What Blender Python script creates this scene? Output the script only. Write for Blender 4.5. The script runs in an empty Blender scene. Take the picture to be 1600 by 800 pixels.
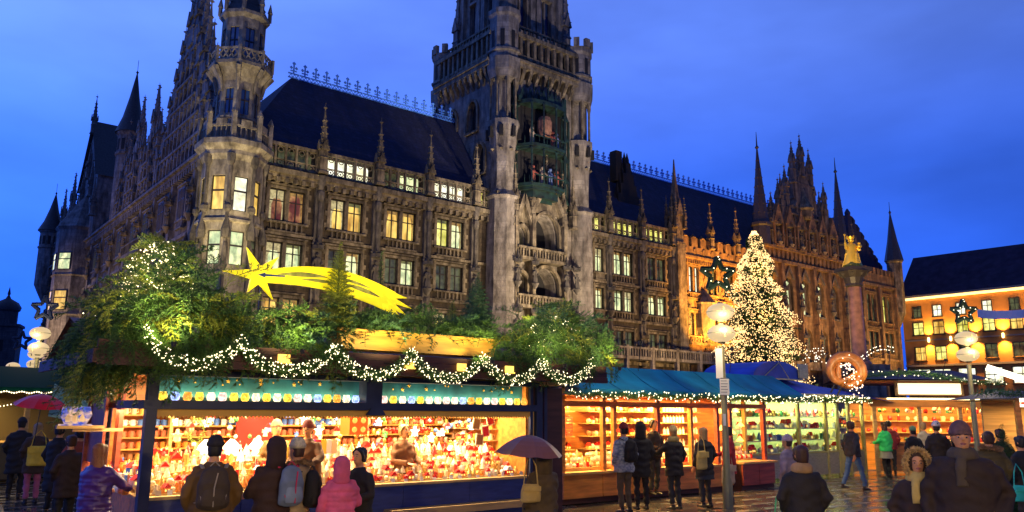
import bpy, bmesh, math, random
from math import sin, cos, pi, radians, sqrt, atan2
from mathutils import Vector, Matrix, noise
random.seed(7)
scene = bpy.context.scene
COL = scene.collection
# ------------------------------------------------------------------ camera
cam_d = bpy.data.cameras.new('camera'); cam = bpy.data.objects.new('camera', cam_d); COL.objects.link(cam)
FPX = 1230.0
cam_d.sensor_width = 36; cam_d.lens = 36 * FPX / 1600; cam_d.clip_end = 3000; cam_d.clip_start = 0.1
TH = math.atan(240 / FPX)
cam.matrix_world = Matrix.Translation((0, 0, 2)) @ Matrix.Rotation(pi/2 + TH, 4, 'X') @ Matrix.Rotation(radians(0.5), 4, 'Z')
scene.camera = cam
scene.render.resolution_x = 1024; scene.render.resolution_y = 512
# ------------------------------------------------------------------ dusk sky
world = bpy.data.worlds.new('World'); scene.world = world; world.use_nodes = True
nt = world.node_tree; nt.nodes.clear()
def N(nt, typ, **kw):
    n = nt.nodes.new(typ)
    for k, v in kw.items(): setattr(n, k, v)
    return n
def L(nt, a, b): nt.links.new(a, b)
out = N(nt, 'ShaderNodeOutputWorld'); bg = N(nt, 'ShaderNodeBackground'); tc = N(nt, 'ShaderNodeTexCoord')
sep = N(nt, 'ShaderNodeSeparateXYZ'); L(nt, tc.outputs['Generated'], sep.inputs[0])
rmp = N(nt, 'ShaderNodeValToRGB'); L(nt, sep.outputs['Z'], rmp.inputs[0])
cr = rmp.color_ramp
cr.elements[0].position = 0.0; cr.elements[0].color = (.018, .13, .90, 1)
cr.elements[1].position = 1.0; cr.elements[1].color = (.035, .085, .32, 1)
for p, c in ((.12, (.022, .125, .86, 1)), (.28, (.045, .155, .88, 1)), (.42, (.105, .222, .88, 1)), (.6, (.09, .17, .6, 1))):
    e = cr.elements.new(p); e.color = c
# lighter towards the left (after-glow), darker to the right, soft cloud veils
mp = N(nt, 'ShaderNodeMapping'); mp.inputs['Scale'].default_value = (1.2, 1.2, 3.2); L(nt, tc.outputs['Generated'], mp.inputs[0])
nz = N(nt, 'ShaderNodeTexNoise'); nz.inputs['Scale'].default_value = 1.6; nz.inputs['Detail'].default_value = 5; nz.inputs['Roughness'].default_value = .5
L(nt, mp.outputs[0], nz.inputs['Vector'])
mr = N(nt, 'ShaderNodeMapRange'); mr.inputs[1].default_value = .35; mr.inputs[2].default_value = .7; mr.inputs[3].default_value = .74; mr.inputs[4].default_value = 1.28
L(nt, nz.outputs[0], mr.inputs[0])
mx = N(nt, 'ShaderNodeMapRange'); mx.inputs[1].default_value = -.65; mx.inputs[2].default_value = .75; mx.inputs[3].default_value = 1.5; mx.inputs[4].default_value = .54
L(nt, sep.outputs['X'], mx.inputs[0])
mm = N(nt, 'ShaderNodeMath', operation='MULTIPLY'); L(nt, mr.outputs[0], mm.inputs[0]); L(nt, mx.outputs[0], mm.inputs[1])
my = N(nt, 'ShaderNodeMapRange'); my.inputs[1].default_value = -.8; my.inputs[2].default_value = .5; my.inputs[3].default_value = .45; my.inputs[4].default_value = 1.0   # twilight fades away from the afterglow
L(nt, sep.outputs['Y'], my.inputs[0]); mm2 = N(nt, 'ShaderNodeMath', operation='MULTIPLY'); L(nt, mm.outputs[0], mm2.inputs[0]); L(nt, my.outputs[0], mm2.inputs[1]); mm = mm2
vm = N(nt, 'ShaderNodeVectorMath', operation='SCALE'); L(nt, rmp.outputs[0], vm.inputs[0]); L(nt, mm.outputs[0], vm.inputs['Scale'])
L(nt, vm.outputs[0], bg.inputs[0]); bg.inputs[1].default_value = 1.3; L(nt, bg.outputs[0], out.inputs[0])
vs = scene.view_settings; vs.view_transform = 'Standard'; vs.look = 'None'; vs.exposure = 0; vs.gamma = 1; vs.use_curve_mapping = False
# ------------------------------------------------------------------ frames
PH = radians(51.5); RZ = pi/2 - PH
U = Vector((sin(PH), cos(PH), 0)); V = Vector((-cos(PH), sin(PH), 0))   # V points into the buildings
P0 = Vector((-19.79, 58, 0)); S1 = Vector((-4.6, 10.24, 0)); S2 = Vector((1.14, 17.5, 0))
def fr(P, u, v, z=0): return P + U*u + V*v + Vector((0, 0, z))
# ------------------------------------------------------------------ materials
MATS = {}
def mat(name, col, rough=.6, metal=0, var=.0, vscale=4, bump=0, bscale=30, col2=None, stretch=(1, 1, 1), alpha=1, spec=.5, trans=0):
    if name in MATS: return MATS[name]
    m = bpy.data.materials.new(name); m.use_nodes = True; nt = m.node_tree; b = nt.nodes['Principled BSDF']
    b.inputs['Base Color'].default_value = (*col, 1); b.inputs['Roughness'].default_value = rough; b.inputs['Metallic'].default_value = metal
    b.inputs['Specular IOR Level'].default_value = spec
    if trans: b.inputs['Transmission Weight'].default_value = trans
    tc = N(nt, 'ShaderNodeTexCoord'); mp = N(nt, 'ShaderNodeMapping'); mp.inputs['Scale'].default_value = stretch; L(nt, tc.outputs['Object'], mp.inputs[0])
    if var or col2:
        n = N(nt, 'ShaderNodeTexNoise'); n.inputs['Scale'].default_value = vscale; n.inputs['Detail'].default_value = 4; L(nt, mp.outputs[0], n.inputs['Vector'])
        r = N(nt, 'ShaderNodeValToRGB'); L(nt, n.outputs[0], r.inputs[0]); r.color_ramp.elements[0].position = .32; r.color_ramp.elements[1].position = .68
        c2 = col2 or tuple(c*(1-var) for c in col); r.color_ramp.elements[0].color = (*c2, 1); r.color_ramp.elements[1].color = (*[min(1, c*(1+var*.6)) for c in col], 1)
        L(nt, r.outputs[0], b.inputs['Base Color'])
    if bump:
        n = N(nt, 'ShaderNodeTexNoise'); n.inputs['Scale'].default_value = bscale; n.inputs['Detail'].default_value = 3; L(nt, mp.outputs[0], n.inputs['Vector'])
        bp = N(nt, 'ShaderNodeBump'); bp.inputs['Strength'].default_value = bump; bp.inputs['Distance'].default_value = .02; L(nt, n.outputs[0], bp.inputs['Height']); L(nt, bp.outputs[0], b.inputs['Normal'])
    MATS[name] = m; return m
def emis(name, col, strength, base=None, sample=False):
    if name in MATS: return MATS[name]
    m = bpy.data.materials.new(name); m.use_nodes = True; b = m.node_tree.nodes['Principled BSDF']
    b.inputs['Base Color'].default_value = (*(base or col), 1); b.inputs['Emission Color'].default_value = (*col, 1); b.inputs['Emission Strength'].default_value = strength
    b.inputs['Roughness'].default_value = .4
    if not sample: m.cycles.emission_sampling = 'NONE'
    MATS[name] = m; return m
def lit(name, c1, c2, strength, scale=1.5, stretch=(1, 1, 1), sharp=.12, sample=False, mid=.5):
    """lit interior seen through glass: blotchy emission of two colours"""
    if name in MATS: return MATS[name]
    m = bpy.data.materials.new(name); m.use_nodes = True; nt = m.node_tree; b = nt.nodes['Principled BSDF']
    b.inputs['Base Color'].default_value = (.03, .03, .03, 1); b.inputs['Roughness'].default_value = .15
    tc = N(nt, 'ShaderNodeTexCoord'); oi = N(nt, 'ShaderNodeObjectInfo'); mp = N(nt, 'ShaderNodeMapping'); mp.inputs['Scale'].default_value = stretch
    ad = N(nt, 'ShaderNodeVectorMath', operation='ADD'); sc = N(nt, 'ShaderNodeVectorMath', operation='SCALE'); cb = N(nt, 'ShaderNodeCombineXYZ')
    L(nt, oi.outputs['Random'], cb.inputs[0]); L(nt, oi.outputs['Random'], cb.inputs[2]); L(nt, cb.outputs[0], sc.inputs[0]); sc.inputs['Scale'].default_value = 37
    L(nt, tc.outputs['Object'], mp.inputs[0]); L(nt, mp.outputs[0], ad.inputs[0]); L(nt, sc.outputs[0], ad.inputs[1])
    n = N(nt, 'ShaderNodeTexNoise'); n.inputs['Scale'].default_value = scale; n.inputs['Detail'].default_value = 3; L(nt, ad.outputs[0], n.inputs['Vector'])
    r = N(nt, 'ShaderNodeValToRGB'); r.color_ramp.elements[0].position = mid-sharp; r.color_ramp.elements[1].position = mid+sharp
    r.color_ramp.elements[0].color = (*c1, 1); r.color_ramp.elements[1].color = (*c2, 1); L(nt, n.outputs[0], r.inputs[0])
    n3 = N(nt, 'ShaderNodeTexNoise'); n3.inputs['Scale'].default_value = scale*2.2; n3.inputs['Detail'].default_value = 2; L(nt, ad.outputs[0], n3.inputs['Vector'])
    m3 = N(nt, 'ShaderNodeMapRange'); m3.inputs[1].default_value = .32; m3.inputs[2].default_value = .62; m3.inputs[3].default_value = strength*.62; m3.inputs[4].default_value = strength*1.12; L(nt, n3.outputs[0], m3.inputs[0]); L(nt, m3.outputs[0], b.inputs['Emission Strength'])
    L(nt, r.outputs[0], b.inputs['Emission Color'])
    if not sample: m.cycles.emission_sampling = 'NONE'
    MATS[name] = m; return m
def stone(name, c1, c2, soot, brick=True, bw=1.0, rh=.42, sootmid=.5, bump=.5, bsize=1.0, mort=.45):
    """ashlar stone: courses of blocks, soot streaks running down, grain"""
    m = bpy.data.materials.new(name); m.use_nodes = True; nt = m.node_tree; b = nt.nodes['Principled BSDF']; b.inputs['Roughness'].default_value = .85
    tc = N(nt, 'ShaderNodeTexCoord'); sp = N(nt, 'ShaderNodeSeparateXYZ'); L(nt, tc.outputs['Object'], sp.inputs[0])
    ad = N(nt, 'ShaderNodeMath', operation='ADD'); L(nt, sp.outputs[0], ad.inputs[0]); L(nt, sp.outputs[1], ad.inputs[1])
    cb = N(nt, 'ShaderNodeCombineXYZ'); L(nt, ad.outputs[0], cb.inputs[0]); L(nt, sp.outputs[2], cb.inputs[1])
    if brick:
        br = N(nt, 'ShaderNodeTexBrick'); L(nt, cb.outputs[0], br.inputs['Vector']); br.inputs['Scale'].default_value = 1
        br.inputs['Brick Width'].default_value = bw; br.inputs['Row Height'].default_value = rh; br.inputs['Mortar Size'].default_value = .03
        br.inputs['Color1'].default_value = (*c1, 1); br.inputs['Color2'].default_value = (*c2, 1); br.inputs['Mortar'].default_value = (*[c*mort for c in c1], 1)
        base = br.outputs['Color']
    else:
        n0 = N(nt, 'ShaderNodeTexNoise'); n0.inputs['Scale'].default_value = 2.2; n0.inputs['Detail'].default_value = 5; L(nt, tc.outputs['Object'], n0.inputs['Vector'])
        r0 = N(nt, 'ShaderNodeValToRGB'); r0.color_ramp.elements[0].position = .35; r0.color_ramp.elements[1].position = .65
        r0.color_ramp.elements[0].color = (*c1, 1); r0.color_ramp.elements[1].color = (*c2, 1); L(nt, n0.outputs[0], r0.inputs[0]); base = r0.outputs[0]
    mp = N(nt, 'ShaderNodeMapping'); mp.inputs['Scale'].default_value = (1.6, 1.6, .5); L(nt, tc.outputs['Object'], mp.inputs[0])
    n1 = N(nt, 'ShaderNodeTexNoise'); n1.inputs['Scale'].default_value = 1.1; n1.inputs['Detail'].default_value = 7; n1.inputs['Roughness'].default_value = .65; L(nt, mp.outputs[0], n1.inputs['Vector'])
    r1 = N(nt, 'ShaderNodeValToRGB'); r1.color_ramp.elements[0].position = sootmid-.15; r1.color_ramp.elements[1].position = sootmid+.15; L(nt, n1.outputs[0], r1.inputs[0])
    mi = N(nt, 'ShaderNodeMixRGB'); L(nt, r1.outputs[0], mi.inputs[0]); mi.inputs[1].default_value = (*soot, 1); L(nt, base, mi.inputs[2])
    L(nt, mi.outputs[0], b.inputs['Base Color'])
    n2 = N(nt, 'ShaderNodeTexNoise'); n2.inputs['Scale'].default_value = 5*bsize; n2.inputs['Detail'].default_value = 6; L(nt, tc.outputs['Object'], n2.inputs['Vector'])
    bp = N(nt, 'ShaderNodeBump'); bp.inputs['Strength'].default_value = bump; bp.inputs['Distance'].default_value = .12; L(nt, n2.outputs[0], bp.inputs['Height']); L(nt, bp.outputs[0], b.inputs['Normal'])
    MATS[name] = m; return m
M_wall = stone('sooty ashlar', (.12, .085, .048), (.065, .046, .027), (.022, .016, .010), sootmid=.50)
M_trim = stone('pale carved limestone', (.37, .30, .19), (.20, .155, .095), (.045, .034, .021), brick=False, sootmid=.51)
M_tower = stone('tower limestone', (.38, .33, .27), (.26, .22, .175), (.075, .062, .05), sootmid=.50, bw=1.3, rh=.5, mort=.7)
M_west = stone('west front limestone', (.33, .30, .29), (.22, .20, .20), (.06, .052, .05), sootmid=.50, mort=.7)
M_carv = stone('dark carved stone', (.13, .11, .09), (.22, .19, .15), (.04, .035, .03), brick=False, sootmid=.5)
M_brick = stone('warm brick and stone', (.36, .22, .10), (.24, .14, .065), (.06, .036, .02), sootmid=.48, mort=.7)
M_roof = stone('slate roof', (.026, .030, .085), (.016, .019, .055), (.012, .013, .035), bw=.55, rh=.36, mort=.5, sootmid=.45)
M_turret = stone('corner turret limestone', (.50, .44, .32), (.33, .28, .20), (.09, .075, .055), brick=False, sootmid=.48)
M_spire = mat('dark spire slate', (.035, .035, .045), .6, var=.4, vscale=5, bump=.4, bscale=10)
M_crest = mat('sky tinted patina metal', (.10, .30, 1.0), .5, var=.3)  # blue of the reflected sky is put into the patina colour
M_sash = mat('dark window sash', (.035, .028, .022), .5)
M_copper = mat('verdigris copper', (.011, .034, .025), .55, var=.6, vscale=1.8, bump=.4, bscale=8, col2=(.005, .008, .007))
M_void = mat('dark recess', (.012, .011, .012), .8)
M_glassd = mat('dark glass', (.01, .015, .03), .08, spec=.8)
G_warm = lit('window warm light', (.42, .19, .02), (1.0, .70, .16), 1.5, 1.3, (1, 1, .35), sharp=.2)
G_yel = lit('window yellow green light', (.45, .42, .04), (1.0, .92, .25), 1.35, 1.2, (1, 1, .6))
G_pale = lit('window pale light', (.45, .55, .28), (1.0, .98, .5), 1.35, 1.4, (1, 1, .6))
G_white = lit('window bright white light', (.9, .85, .5), (1, 1, .85), 1.5, .9)
G_red = lit('window dim red light', (.16, .03, .015), (.75, .35, .12), .8, 1.2, (1, 1, .7))
G_dim = lit('window dim light', (.01, .012, .012), (.13, .14, .06), .8, 1.0)
# ------------------------------------------------------------------ mesh builder
class MB:
    def __init__(s): s.v = []; s.f = []; s.mi = []; s.c = 0
    def face(s, idx): s.f.append(tuple(idx)); s.mi.append(s.c)
    def box(s, x0, x1, y0, y1, z0, z1):
        b = len(s.v); s.v += [(x, y, z) for z in (z0, z1) for x, y in ((x0, y0), (x1, y0), (x1, y1), (x0, y1))]
        for q in ((3, 2, 1, 0), (4, 5, 6, 7), (0, 1, 5, 4), (1, 2, 6, 5), (2, 3, 7, 6), (3, 0, 4, 7)): s.face([b+i for i in q])
        return s
    def obox(s, c, rx, ry, rz, R):   # oriented box, half sizes
        b = len(s.v)
        for z in (-rz, rz):
            for x, y in ((-rx, -ry), (rx, -ry), (rx, ry), (-rx, ry)):
                s.v.append(tuple(Vector(c) + R @ Vector((x, y, z))))
        for q in ((3, 2, 1, 0), (4, 5, 6, 7), (0, 1, 5, 4), (1, 2, 6, 5), (2, 3, 7, 6), (3, 0, 4, 7)): s.face([b+i for i in q])
        return s
    def quad(s, *p):
        b = len(s.v); s.v += [tuple(q) for q in p]; s.face(range(b, b+len(p))); return s
    def lathe(s, cx, cy, prof, n=8, ph=0, cap=True, sx=1, sy=1):
        b = len(s.v)
        for r, z in prof:
            for k in range(n):
                a = 2*pi*k/n+ph; s.v.append((cx+r*cos(a)*sx, cy+r*sin(a)*sy, z))
        for i in range(len(prof)-1):
            for k in range(n):
                k2 = (k+1) % n; s.face((b+i*n+k, b+i*n+k2, b+(i+1)*n+k2, b+(i+1)*n+k))
        if cap:
            s.face([b+k for k in range(n)][::-1]); s.face([b+(len(prof)-1)*n+k for k in range(n)])
        return s
    def prism(s, poly, y0, y1, plane='xz'):
        """poly counter-clockwise in (x,z) seen from -y (plane xz), extruded y0..y1; plane 'xy': extruded in z; 'yz': along x"""
        b = len(s.v); n = len(poly)
        for d in (y0, y1):
            for a, c in poly:
                s.v.append({'xz': (a, d, c), 'xy': (a, c, d), 'yz': (d, a, c)}[plane])
        s.face([b+i for i in range(n)]); s.face([b+n+i for i in range(n)][::-1])
        for i in range(n):
            j = (i+1) % n; s.face((b+i, b+n+i, b+n+j, b+j))
        return s
    def tube(s, pts, rads, n=6, side=None, cap=True, squash=None):
        P = [Vector(p) for p in pts]; b = len(s.v); m = len(P); pa = None
        for i, p in enumerate(P):
            t = (P[min(i+1, m-1)] - P[max(i-1, 0)])
            t = t.normalized() if t.length > 1e-9 else Vector((0, 0, 1))
            sd = Vector(side) if side else (pa if pa else (Vector((1, 0, 0)) if abs(t.x) < .9 else Vector((0, 1, 0))))
            a = sd - t*sd.dot(t)
            if a.length < 1e-4: a = t.orthogonal()
            a.normalize(); pa = a; c = t.cross(a)
            r = rads[i] if isinstance(rads, (list, tuple)) else rads
            ra, rb = r if isinstance(r, (list, tuple)) else (r, r)
            for k in range(n):
                th = 2*pi*k/n; s.v.append(tuple(p + a*(ra*cos(th)) + c*(rb*sin(th))))
        for i in range(m-1):
            for k in range(n):
                k2 = (k+1) % n; s.face((b+i*n+k, b+i*n+k2, b+(i+1)*n+k2, b+(i+1)*n+k))
        if cap: s.face([b+k for k in range(n)][::-1]); s.face([b+(m-1)*n+k for k in range(n)])
        return s
    def ball(s, c, r, n=8, m=6, sx=1, sy=1, sz=1):
        pr = []
        b = len(s.v)
        for i in range(1, m):
            a = pi*i/m
            for k in range(n):
                t = 2*pi*k/n; s.v.append((c[0]+r*sin(a)*cos(t)*sx, c[1]+r*sin(a)*sin(t)*sy, c[2]+r*cos(a)*sz))
        s.v += [(c[0], c[1], c[2]+r*sz), (c[0], c[1], c[2]-r*sz)]; t, d = len(s.v)-2, len(s.v)-1
        for i in range(m-2):
            for k in range(n):
                k2 = (k+1) % n; s.face((b+i*n+k, b+(i+1)*n+k, b+(i+1)*n+k2, b+i*n+k2))
        for k in range(n):
            k2 = (k+1) % n; s.face((t, b+k, b+k2)); s.face((d, b+(m-2)*n+k2, b+(m-2)*n+k))
        return s
    def octa(s, c, r):
        b = len(s.v); x, y, z = c; s.v += [(x+r, y, z), (x, y+r, z), (x-r, y, z), (x, y-r, z), (x, y, z+r), (x, y, z-r)]
        for k in range(4): s.face((b+k, b+(k+1) % 4, b+4)); s.face((b+(k+1) % 4, b+k, b+5))
        return s
    def add(s, o, M=None):
        b = len(s.v); s.v += [tuple(M @ Vector(p)) for p in o.v] if M else o.v
        s.f += [tuple(i+b for i in f) for f in o.f]; s.mi += [x+s.c for x in o.mi]; return s
    def mesh(s, name, mats, smooth=False):
        me = bpy.data.meshes.new(name); me.from_pydata(s.v, [], s.f)
        if not isinstance(mats, (list, tuple)): mats = [mats]
        for m in mats: me.materials.append(m)
        if len(mats) > 1: me.polygons.foreach_set('material_index', s.mi)
        if smooth:
            me.polygons.foreach_set('use_smooth', [True]*len(me.polygons))
            try: me.set_sharp_from_angle(angle=radians(50))
            except Exception: pass
        me.update(); return me
    def build(s, name, mats, parent=None, smooth=False, kind=None, loc=(0, 0, 0), rz=0):
        return put(name, s.mesh(name, mats, smooth), parent, loc, rz, kind)
def put(name, data, parent=None, loc=(0, 0, 0), rz=0, kind=None, scale=None):
    o = bpy.data.objects.new(name, data); COL.objects.link(o); o.parent = parent; o.location = loc; o.rotation_euler = (0, 0, rz)
    if scale: o.scale = scale if isinstance(scale, (tuple, list)) else (scale,)*3
    if kind: o['kind'] = kind
    return o
def thing(name, label, cat, loc=(0, 0, 0), rz=0, group=None, data=None):
    o = put(name, data, None, loc, rz); o['label'] = label; o['category'] = cat
    if group: o['group'] = group
    return o
def wall_grid(mb, x0, x1, z0, z1, ops, depth=.35, y=0):
    """front skin at y (facing -y) with rectangular openings and reveals; optional 5th value: arch rise"""
    xs = sorted({x0, x1} | {o[0] for o in ops} | {o[1] for o in ops}); zs = sorted({z0, z1} | {o[2] for o in ops} | {o[3] for o in ops})
    for i in range(len(xs)-1):
        for j in range(len(zs)-1):
            cx, cz = (xs[i]+xs[i+1])/2, (zs[j]+zs[j+1])/2
            if any(o[0] < cx < o[1] and o[2] < cz < o[3] for o in ops): continue
            mb.quad((xs[i], y, zs[j]), (xs[i+1], y, zs[j]), (xs[i+1], y, zs[j+1]), (xs[i], y, zs[j+1]))
    for o in ops:
        a, b, c, d = o[:4]; Y = y+depth
        mb.quad((a, y, c), (a, Y, c), (b, Y, c), (b, y, c)); mb.quad((a, y, d), (b, y, d), (b, Y, d), (a, Y, d))
        mb.quad((a, y, c), (a, y, d), (a, Y, d), (a, Y, c)); mb.quad((b, y, c), (b, Y, c), (b, Y, d), (b, y, d))
        if len(o) > 4:      # pointed arch spandrels
            h = o[4]; m = (a+b)/2; w = (b-a)/2; n = 5
            L_ = [(a, d-h)]; 
            for k in range(n+1):
                t = k/n; L_.append((a+w*(1-cos(t*pi/2)), d-h+h*sin(t*pi/2)))
            for k in range(len(L_)-1):
                p, q = L_[k], L_[k+1]
                if abs(p[1]-q[1])+abs(p[0]-q[0]) < 1e-6: continue
                for sgn in (1, -1):
                    X = lambda t: t if sgn == 1 else 2*m-t
                    pts = [(X(a), y, p[1]), (X(p[0]), y, p[1]), (X(q[0]), y, q[1]), (X(a), y, q[1])]
                    mb.quad(*(pts if sgn == 1 else pts[::-1]))
                    r = [(X(p[0]), y, p[1]), (X(p[0]), Y, p[1]), (X(q[0]), Y, q[1]), (X(q[0]), y, q[1])]
                    mb.quad(*(r if sgn == 1 else r[::-1]))
# ================================================================== TOWN HALL
hall = thing('town_hall', 'sooty gothic town hall with lit windows, pinnacles and steep dark roof behind the market', 'town hall', P0, RZ)
def part(name, mb, m, parent=None, **k): return mb.build(name, m, parent or hall, **k)
# ---- shared carved pieces
def mb_pinnacle(h, w=.6, n=4, shaft=.42):
    m = MB(); hs = h*shaft; r = w/2*1.41
    m.lathe(0, 0, [(r*1.25, 0), (r*1.25, .18), (r, .3), (r, hs*.55), (r*1.2, hs*.58), (r*.92, hs*.64), (r*.92, hs-.1), (r*1.25, hs)], 4, pi/4)
    for a in range(4):                      # gablets
        R = Matrix.Rotation(a*pi/2, 4, 'Z')
        g = MB(); g.prism([(-w*.6, hs*.86), (w*.6, hs*.86), (0, hs*1.22)], -w*.66, -w*.5); m.add(g, R)
    hp = h-hs
    m.lathe(0, 0, [(r*.8, hs), (r*.52, hs+hp*.35), (r*.3, hs+hp*.68), (r*.14, hs+hp*.9), (r*.1, h)], 4, pi/4)
    for k in range(1, 5):                   # crockets
        t = k/5.4; rr = r*.8*(1-t)*.75+.03
        for a in range(4):
            an = a*pi/2+pi/4; m.octa((cos(an)*(rr+.04), sin(an)*(rr+.04), hs+hp*t*.92), .05+w*.1)
    m.lathe(0, 0, [(.03, h-.05), (w*.26, h+.06), (w*.26, h+.12), (.03, h+.2), (.02, h+.5)], 4)
    return m
D_pin = mb_pinnacle(5.3, .62).mesh('pinnacle', M_trim); D_pinw = mb_pinnacle(6.5, .8).mesh('pinnacle', M_west); D_pinb = mb_pinnacle(6.0, .8, shaft=.6).mesh('pinnacle', M_carv)
def mb_statue():
    m = MB()
    m.lathe(0, 0, [(.08, 0), (.2, .15), (.38, .45), (.42, .55), (.3, .6)], 6)                # corbel
    m.lathe(0, 0, [(.3, .6), (.27, .9), (.2, 1.3), (.25, 1.55), (.22, 1.72), (.08, 1.8)], 7, sy=.8)   # robed body
    m.ball((0, -.02, 1.95), .14, 6, 5); m.tube([(.22, 0, 1.6), (.3, -.15, 1.35), (.12, -.25, 1.3)], .06, 5); m.tube([(-.22, 0, 1.6), (-.33, -.1, 1.3), (-.3, -.2, 1.6)], .06, 5)
    m.lathe(0, 0, [(.34, 2.3), (.42, 2.35), (.42, 2.6), (.2, 2.75), (.12, 3.1), (.03, 3.5)], 6)  # canopy
    for a in range(6): m.octa((.4*cos(a*pi/3), .4*sin(a*pi/3), 2.72), .1)
    return m
D_stat = mb_statue().mesh('statue', M_carv); D_statl = mb_statue().mesh('statue', M_trim)
# ---- window units (origin: middle of sill on the wall skin, looking to -y)
def mb_surround(w, h, lights=2, t=.28, arch=False):
    m = MB(); m.box(-w/2-t, -w/2, -.12, .3, -.1, h+t); m.box(w/2, w/2+t, -.12, .3, -.1, h+t)
    for k in range(5):           # toothed quoins beside the jambs
        for s in (-1, 1):
            if k % 2 == 0: m.box(min(s*(w/2+t-.01), s*(w/2+t+.22)), max(s*(w/2+t-.01), s*(w/2+t+.22)), -.08, .1, h*k/5, h*k/5+h*.16)
    m.box(-w/2, w/2, -.13, .3, h, h+t*.8); m.box(-w/2-t-.1, w/2+t+.1, -.25, .1, h+t, h+t+.13); m.box(-w/2-t-.05, w/2+t+.05, -.28, .3, -.24, -.1)
    for i in range(1, lights):
        x = -w/2+w*i/lights; m.box(x-.15, x+.15, -.06, .3, -.1, h)
    if arch:
        lw = w/lights
        for i in range(lights):
            c = -w/2+lw*(i+.5); g = lw/2-.14
            for s in (1, -1):
                for k in range(4):
                    t0, t1 = k/4, (k+1)/4
                    x0, x1 = g*cos(t0*pi/2.2), g*cos(t1*pi/2.2); za, zb = h-g*1.3+g*1.3*sin(t0*pi/2), h-g*1.3+g*1.3*sin(t1*pi/2)
                    pts = [(c+s*g*1.06, -.03, za), (c+s*x0, -.03, za), (c+s*x1, -.03, zb), (c+s*g*1.06, -.03, zb)]
                    m.quad(*(pts if s < 0 else pts[::-1]))
    m.box(-w/2-.1, w/2+.1, -.3, -.02, -.95, -.82)            # carved apron below the sill
    for i in range(7):
        x = -w/2+w*(i+.5)/7; m.box(x-.07, x+.07, -.2, -.02, -.82, -.24)
    return m
def mb_sash(w, h, lights=2):
    m = MB(); lw = w/lights
    for i in range(lights):
        a = -w/2+lw*i+(.15 if i else 0); b = -w/2+lw*(i+1)-(.15 if i < lights-1 else 0); y0, y1 = .17, .25
        m.box(a, a+.08, y0, y1, 0, h); m.box(b-.08, b, y0, y1, 0, h); m.box(a, b, y0, y1, 0, .09); m.box(a, b, y0, y1, h-.09, h)
        if b-a > .7: m.box((a+b)/2-.045, (a+b)/2+.045, y0, y1, .09, h-.09)
        m.box(a+.08, b-.08, y0+.004, y1-.004, h*.62, h*.62+.08)
    return m
WCACHE = {}
MCUR = [lit('back lit curtain amber', (.25, .12, .02), (.55, .32, .08), .8, 3, sharp=.2), lit('back lit curtain cream', (.45, .36, .16), (.75, .62, .3), .9, 3, sharp=.2), lit('back lit curtain olive', (.10, .10, .03), (.30, .28, .08), .8, 3, sharp=.2)]
def window(cx, z0, w, h, glass, lights=2, parent=None, y=0, py=0, rz=0, x=None, m_sur=None, arch=False, cell=None):
    key = (w, h, lights, (m_sur or M_trim).name, arch)
    if key not in WCACHE:
        lw = w/lights
        WCACHE[key] = (mb_surround(w, h, lights, arch=arch).mesh('window', m_sur or M_trim), mb_sash(w, h, lights).mesh('sash', M_sash), {})
    sur, sash, panes = WCACHE[key]
    o = put('window', sur, parent or hall, (cx, y, z0), rz); put('sash', sash, o, (0, py, 0))
    gl = glass if isinstance(glass, (list, tuple)) else [glass]*lights
    for i, g in enumerate(gl):
        if (g.name, i) not in panes:
            lw = w/lights; a, b = -w/2+lw*i, -w/2+lw*(i+1)
            q = MB(); q.box(a+.02, b-.02, .27, .29, 0, h); panes[(g.name, i)] = q.mesh('pane', g)
        put('pane', panes[(g.name, i)], o, (0, py, 0))
        if g in (G_warm, G_yel, G_pale, G_red) and w/lights > .8:      # drawn curtains and a pendant lamp inside the room
            lw = w/lights; a, b = -w/2+lw*i+.1, -w/2+lw*(i+1)-.1; v = random.randrange(3); key2 = ('cur', g.name, i, v)
            if key2 not in panes:
                q = MB(); cw = (.16, .3, .1)[v]*(b-a)
                q.prism([(a, .05), (a+cw*.6, .05), (a+cw*.5, h*.5), (a+cw*1.5, h*.95), (a, h*.95)], .25, .262); q.prism([(b, .05), (b-cw*.6, .05), (b-cw*.5, h*.5), (b-cw*1.5, h*.95), (b, h*.95)], .25, .262)
                q.box(a, b, .25, .262, h*(.86 if v != 1 else .7), h*.97); panes[key2] = q.mesh('curtain', MCUR[v])
            put('curtain', panes[key2], o, (0, py, 0))
    return o
def statue(x, y, z, s=1, data=None, parent=None, rz=0): return put('statue', data or D_stat, parent or hall, (x, y, z), rz, scale=s)
def pinnacle(x, y, z, s=1, data=None, parent=None, sz=None): return put('pinnacle', data or D_pin, parent or hall, (x, y, z), 0, scale=(s, s, sz or s))
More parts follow.
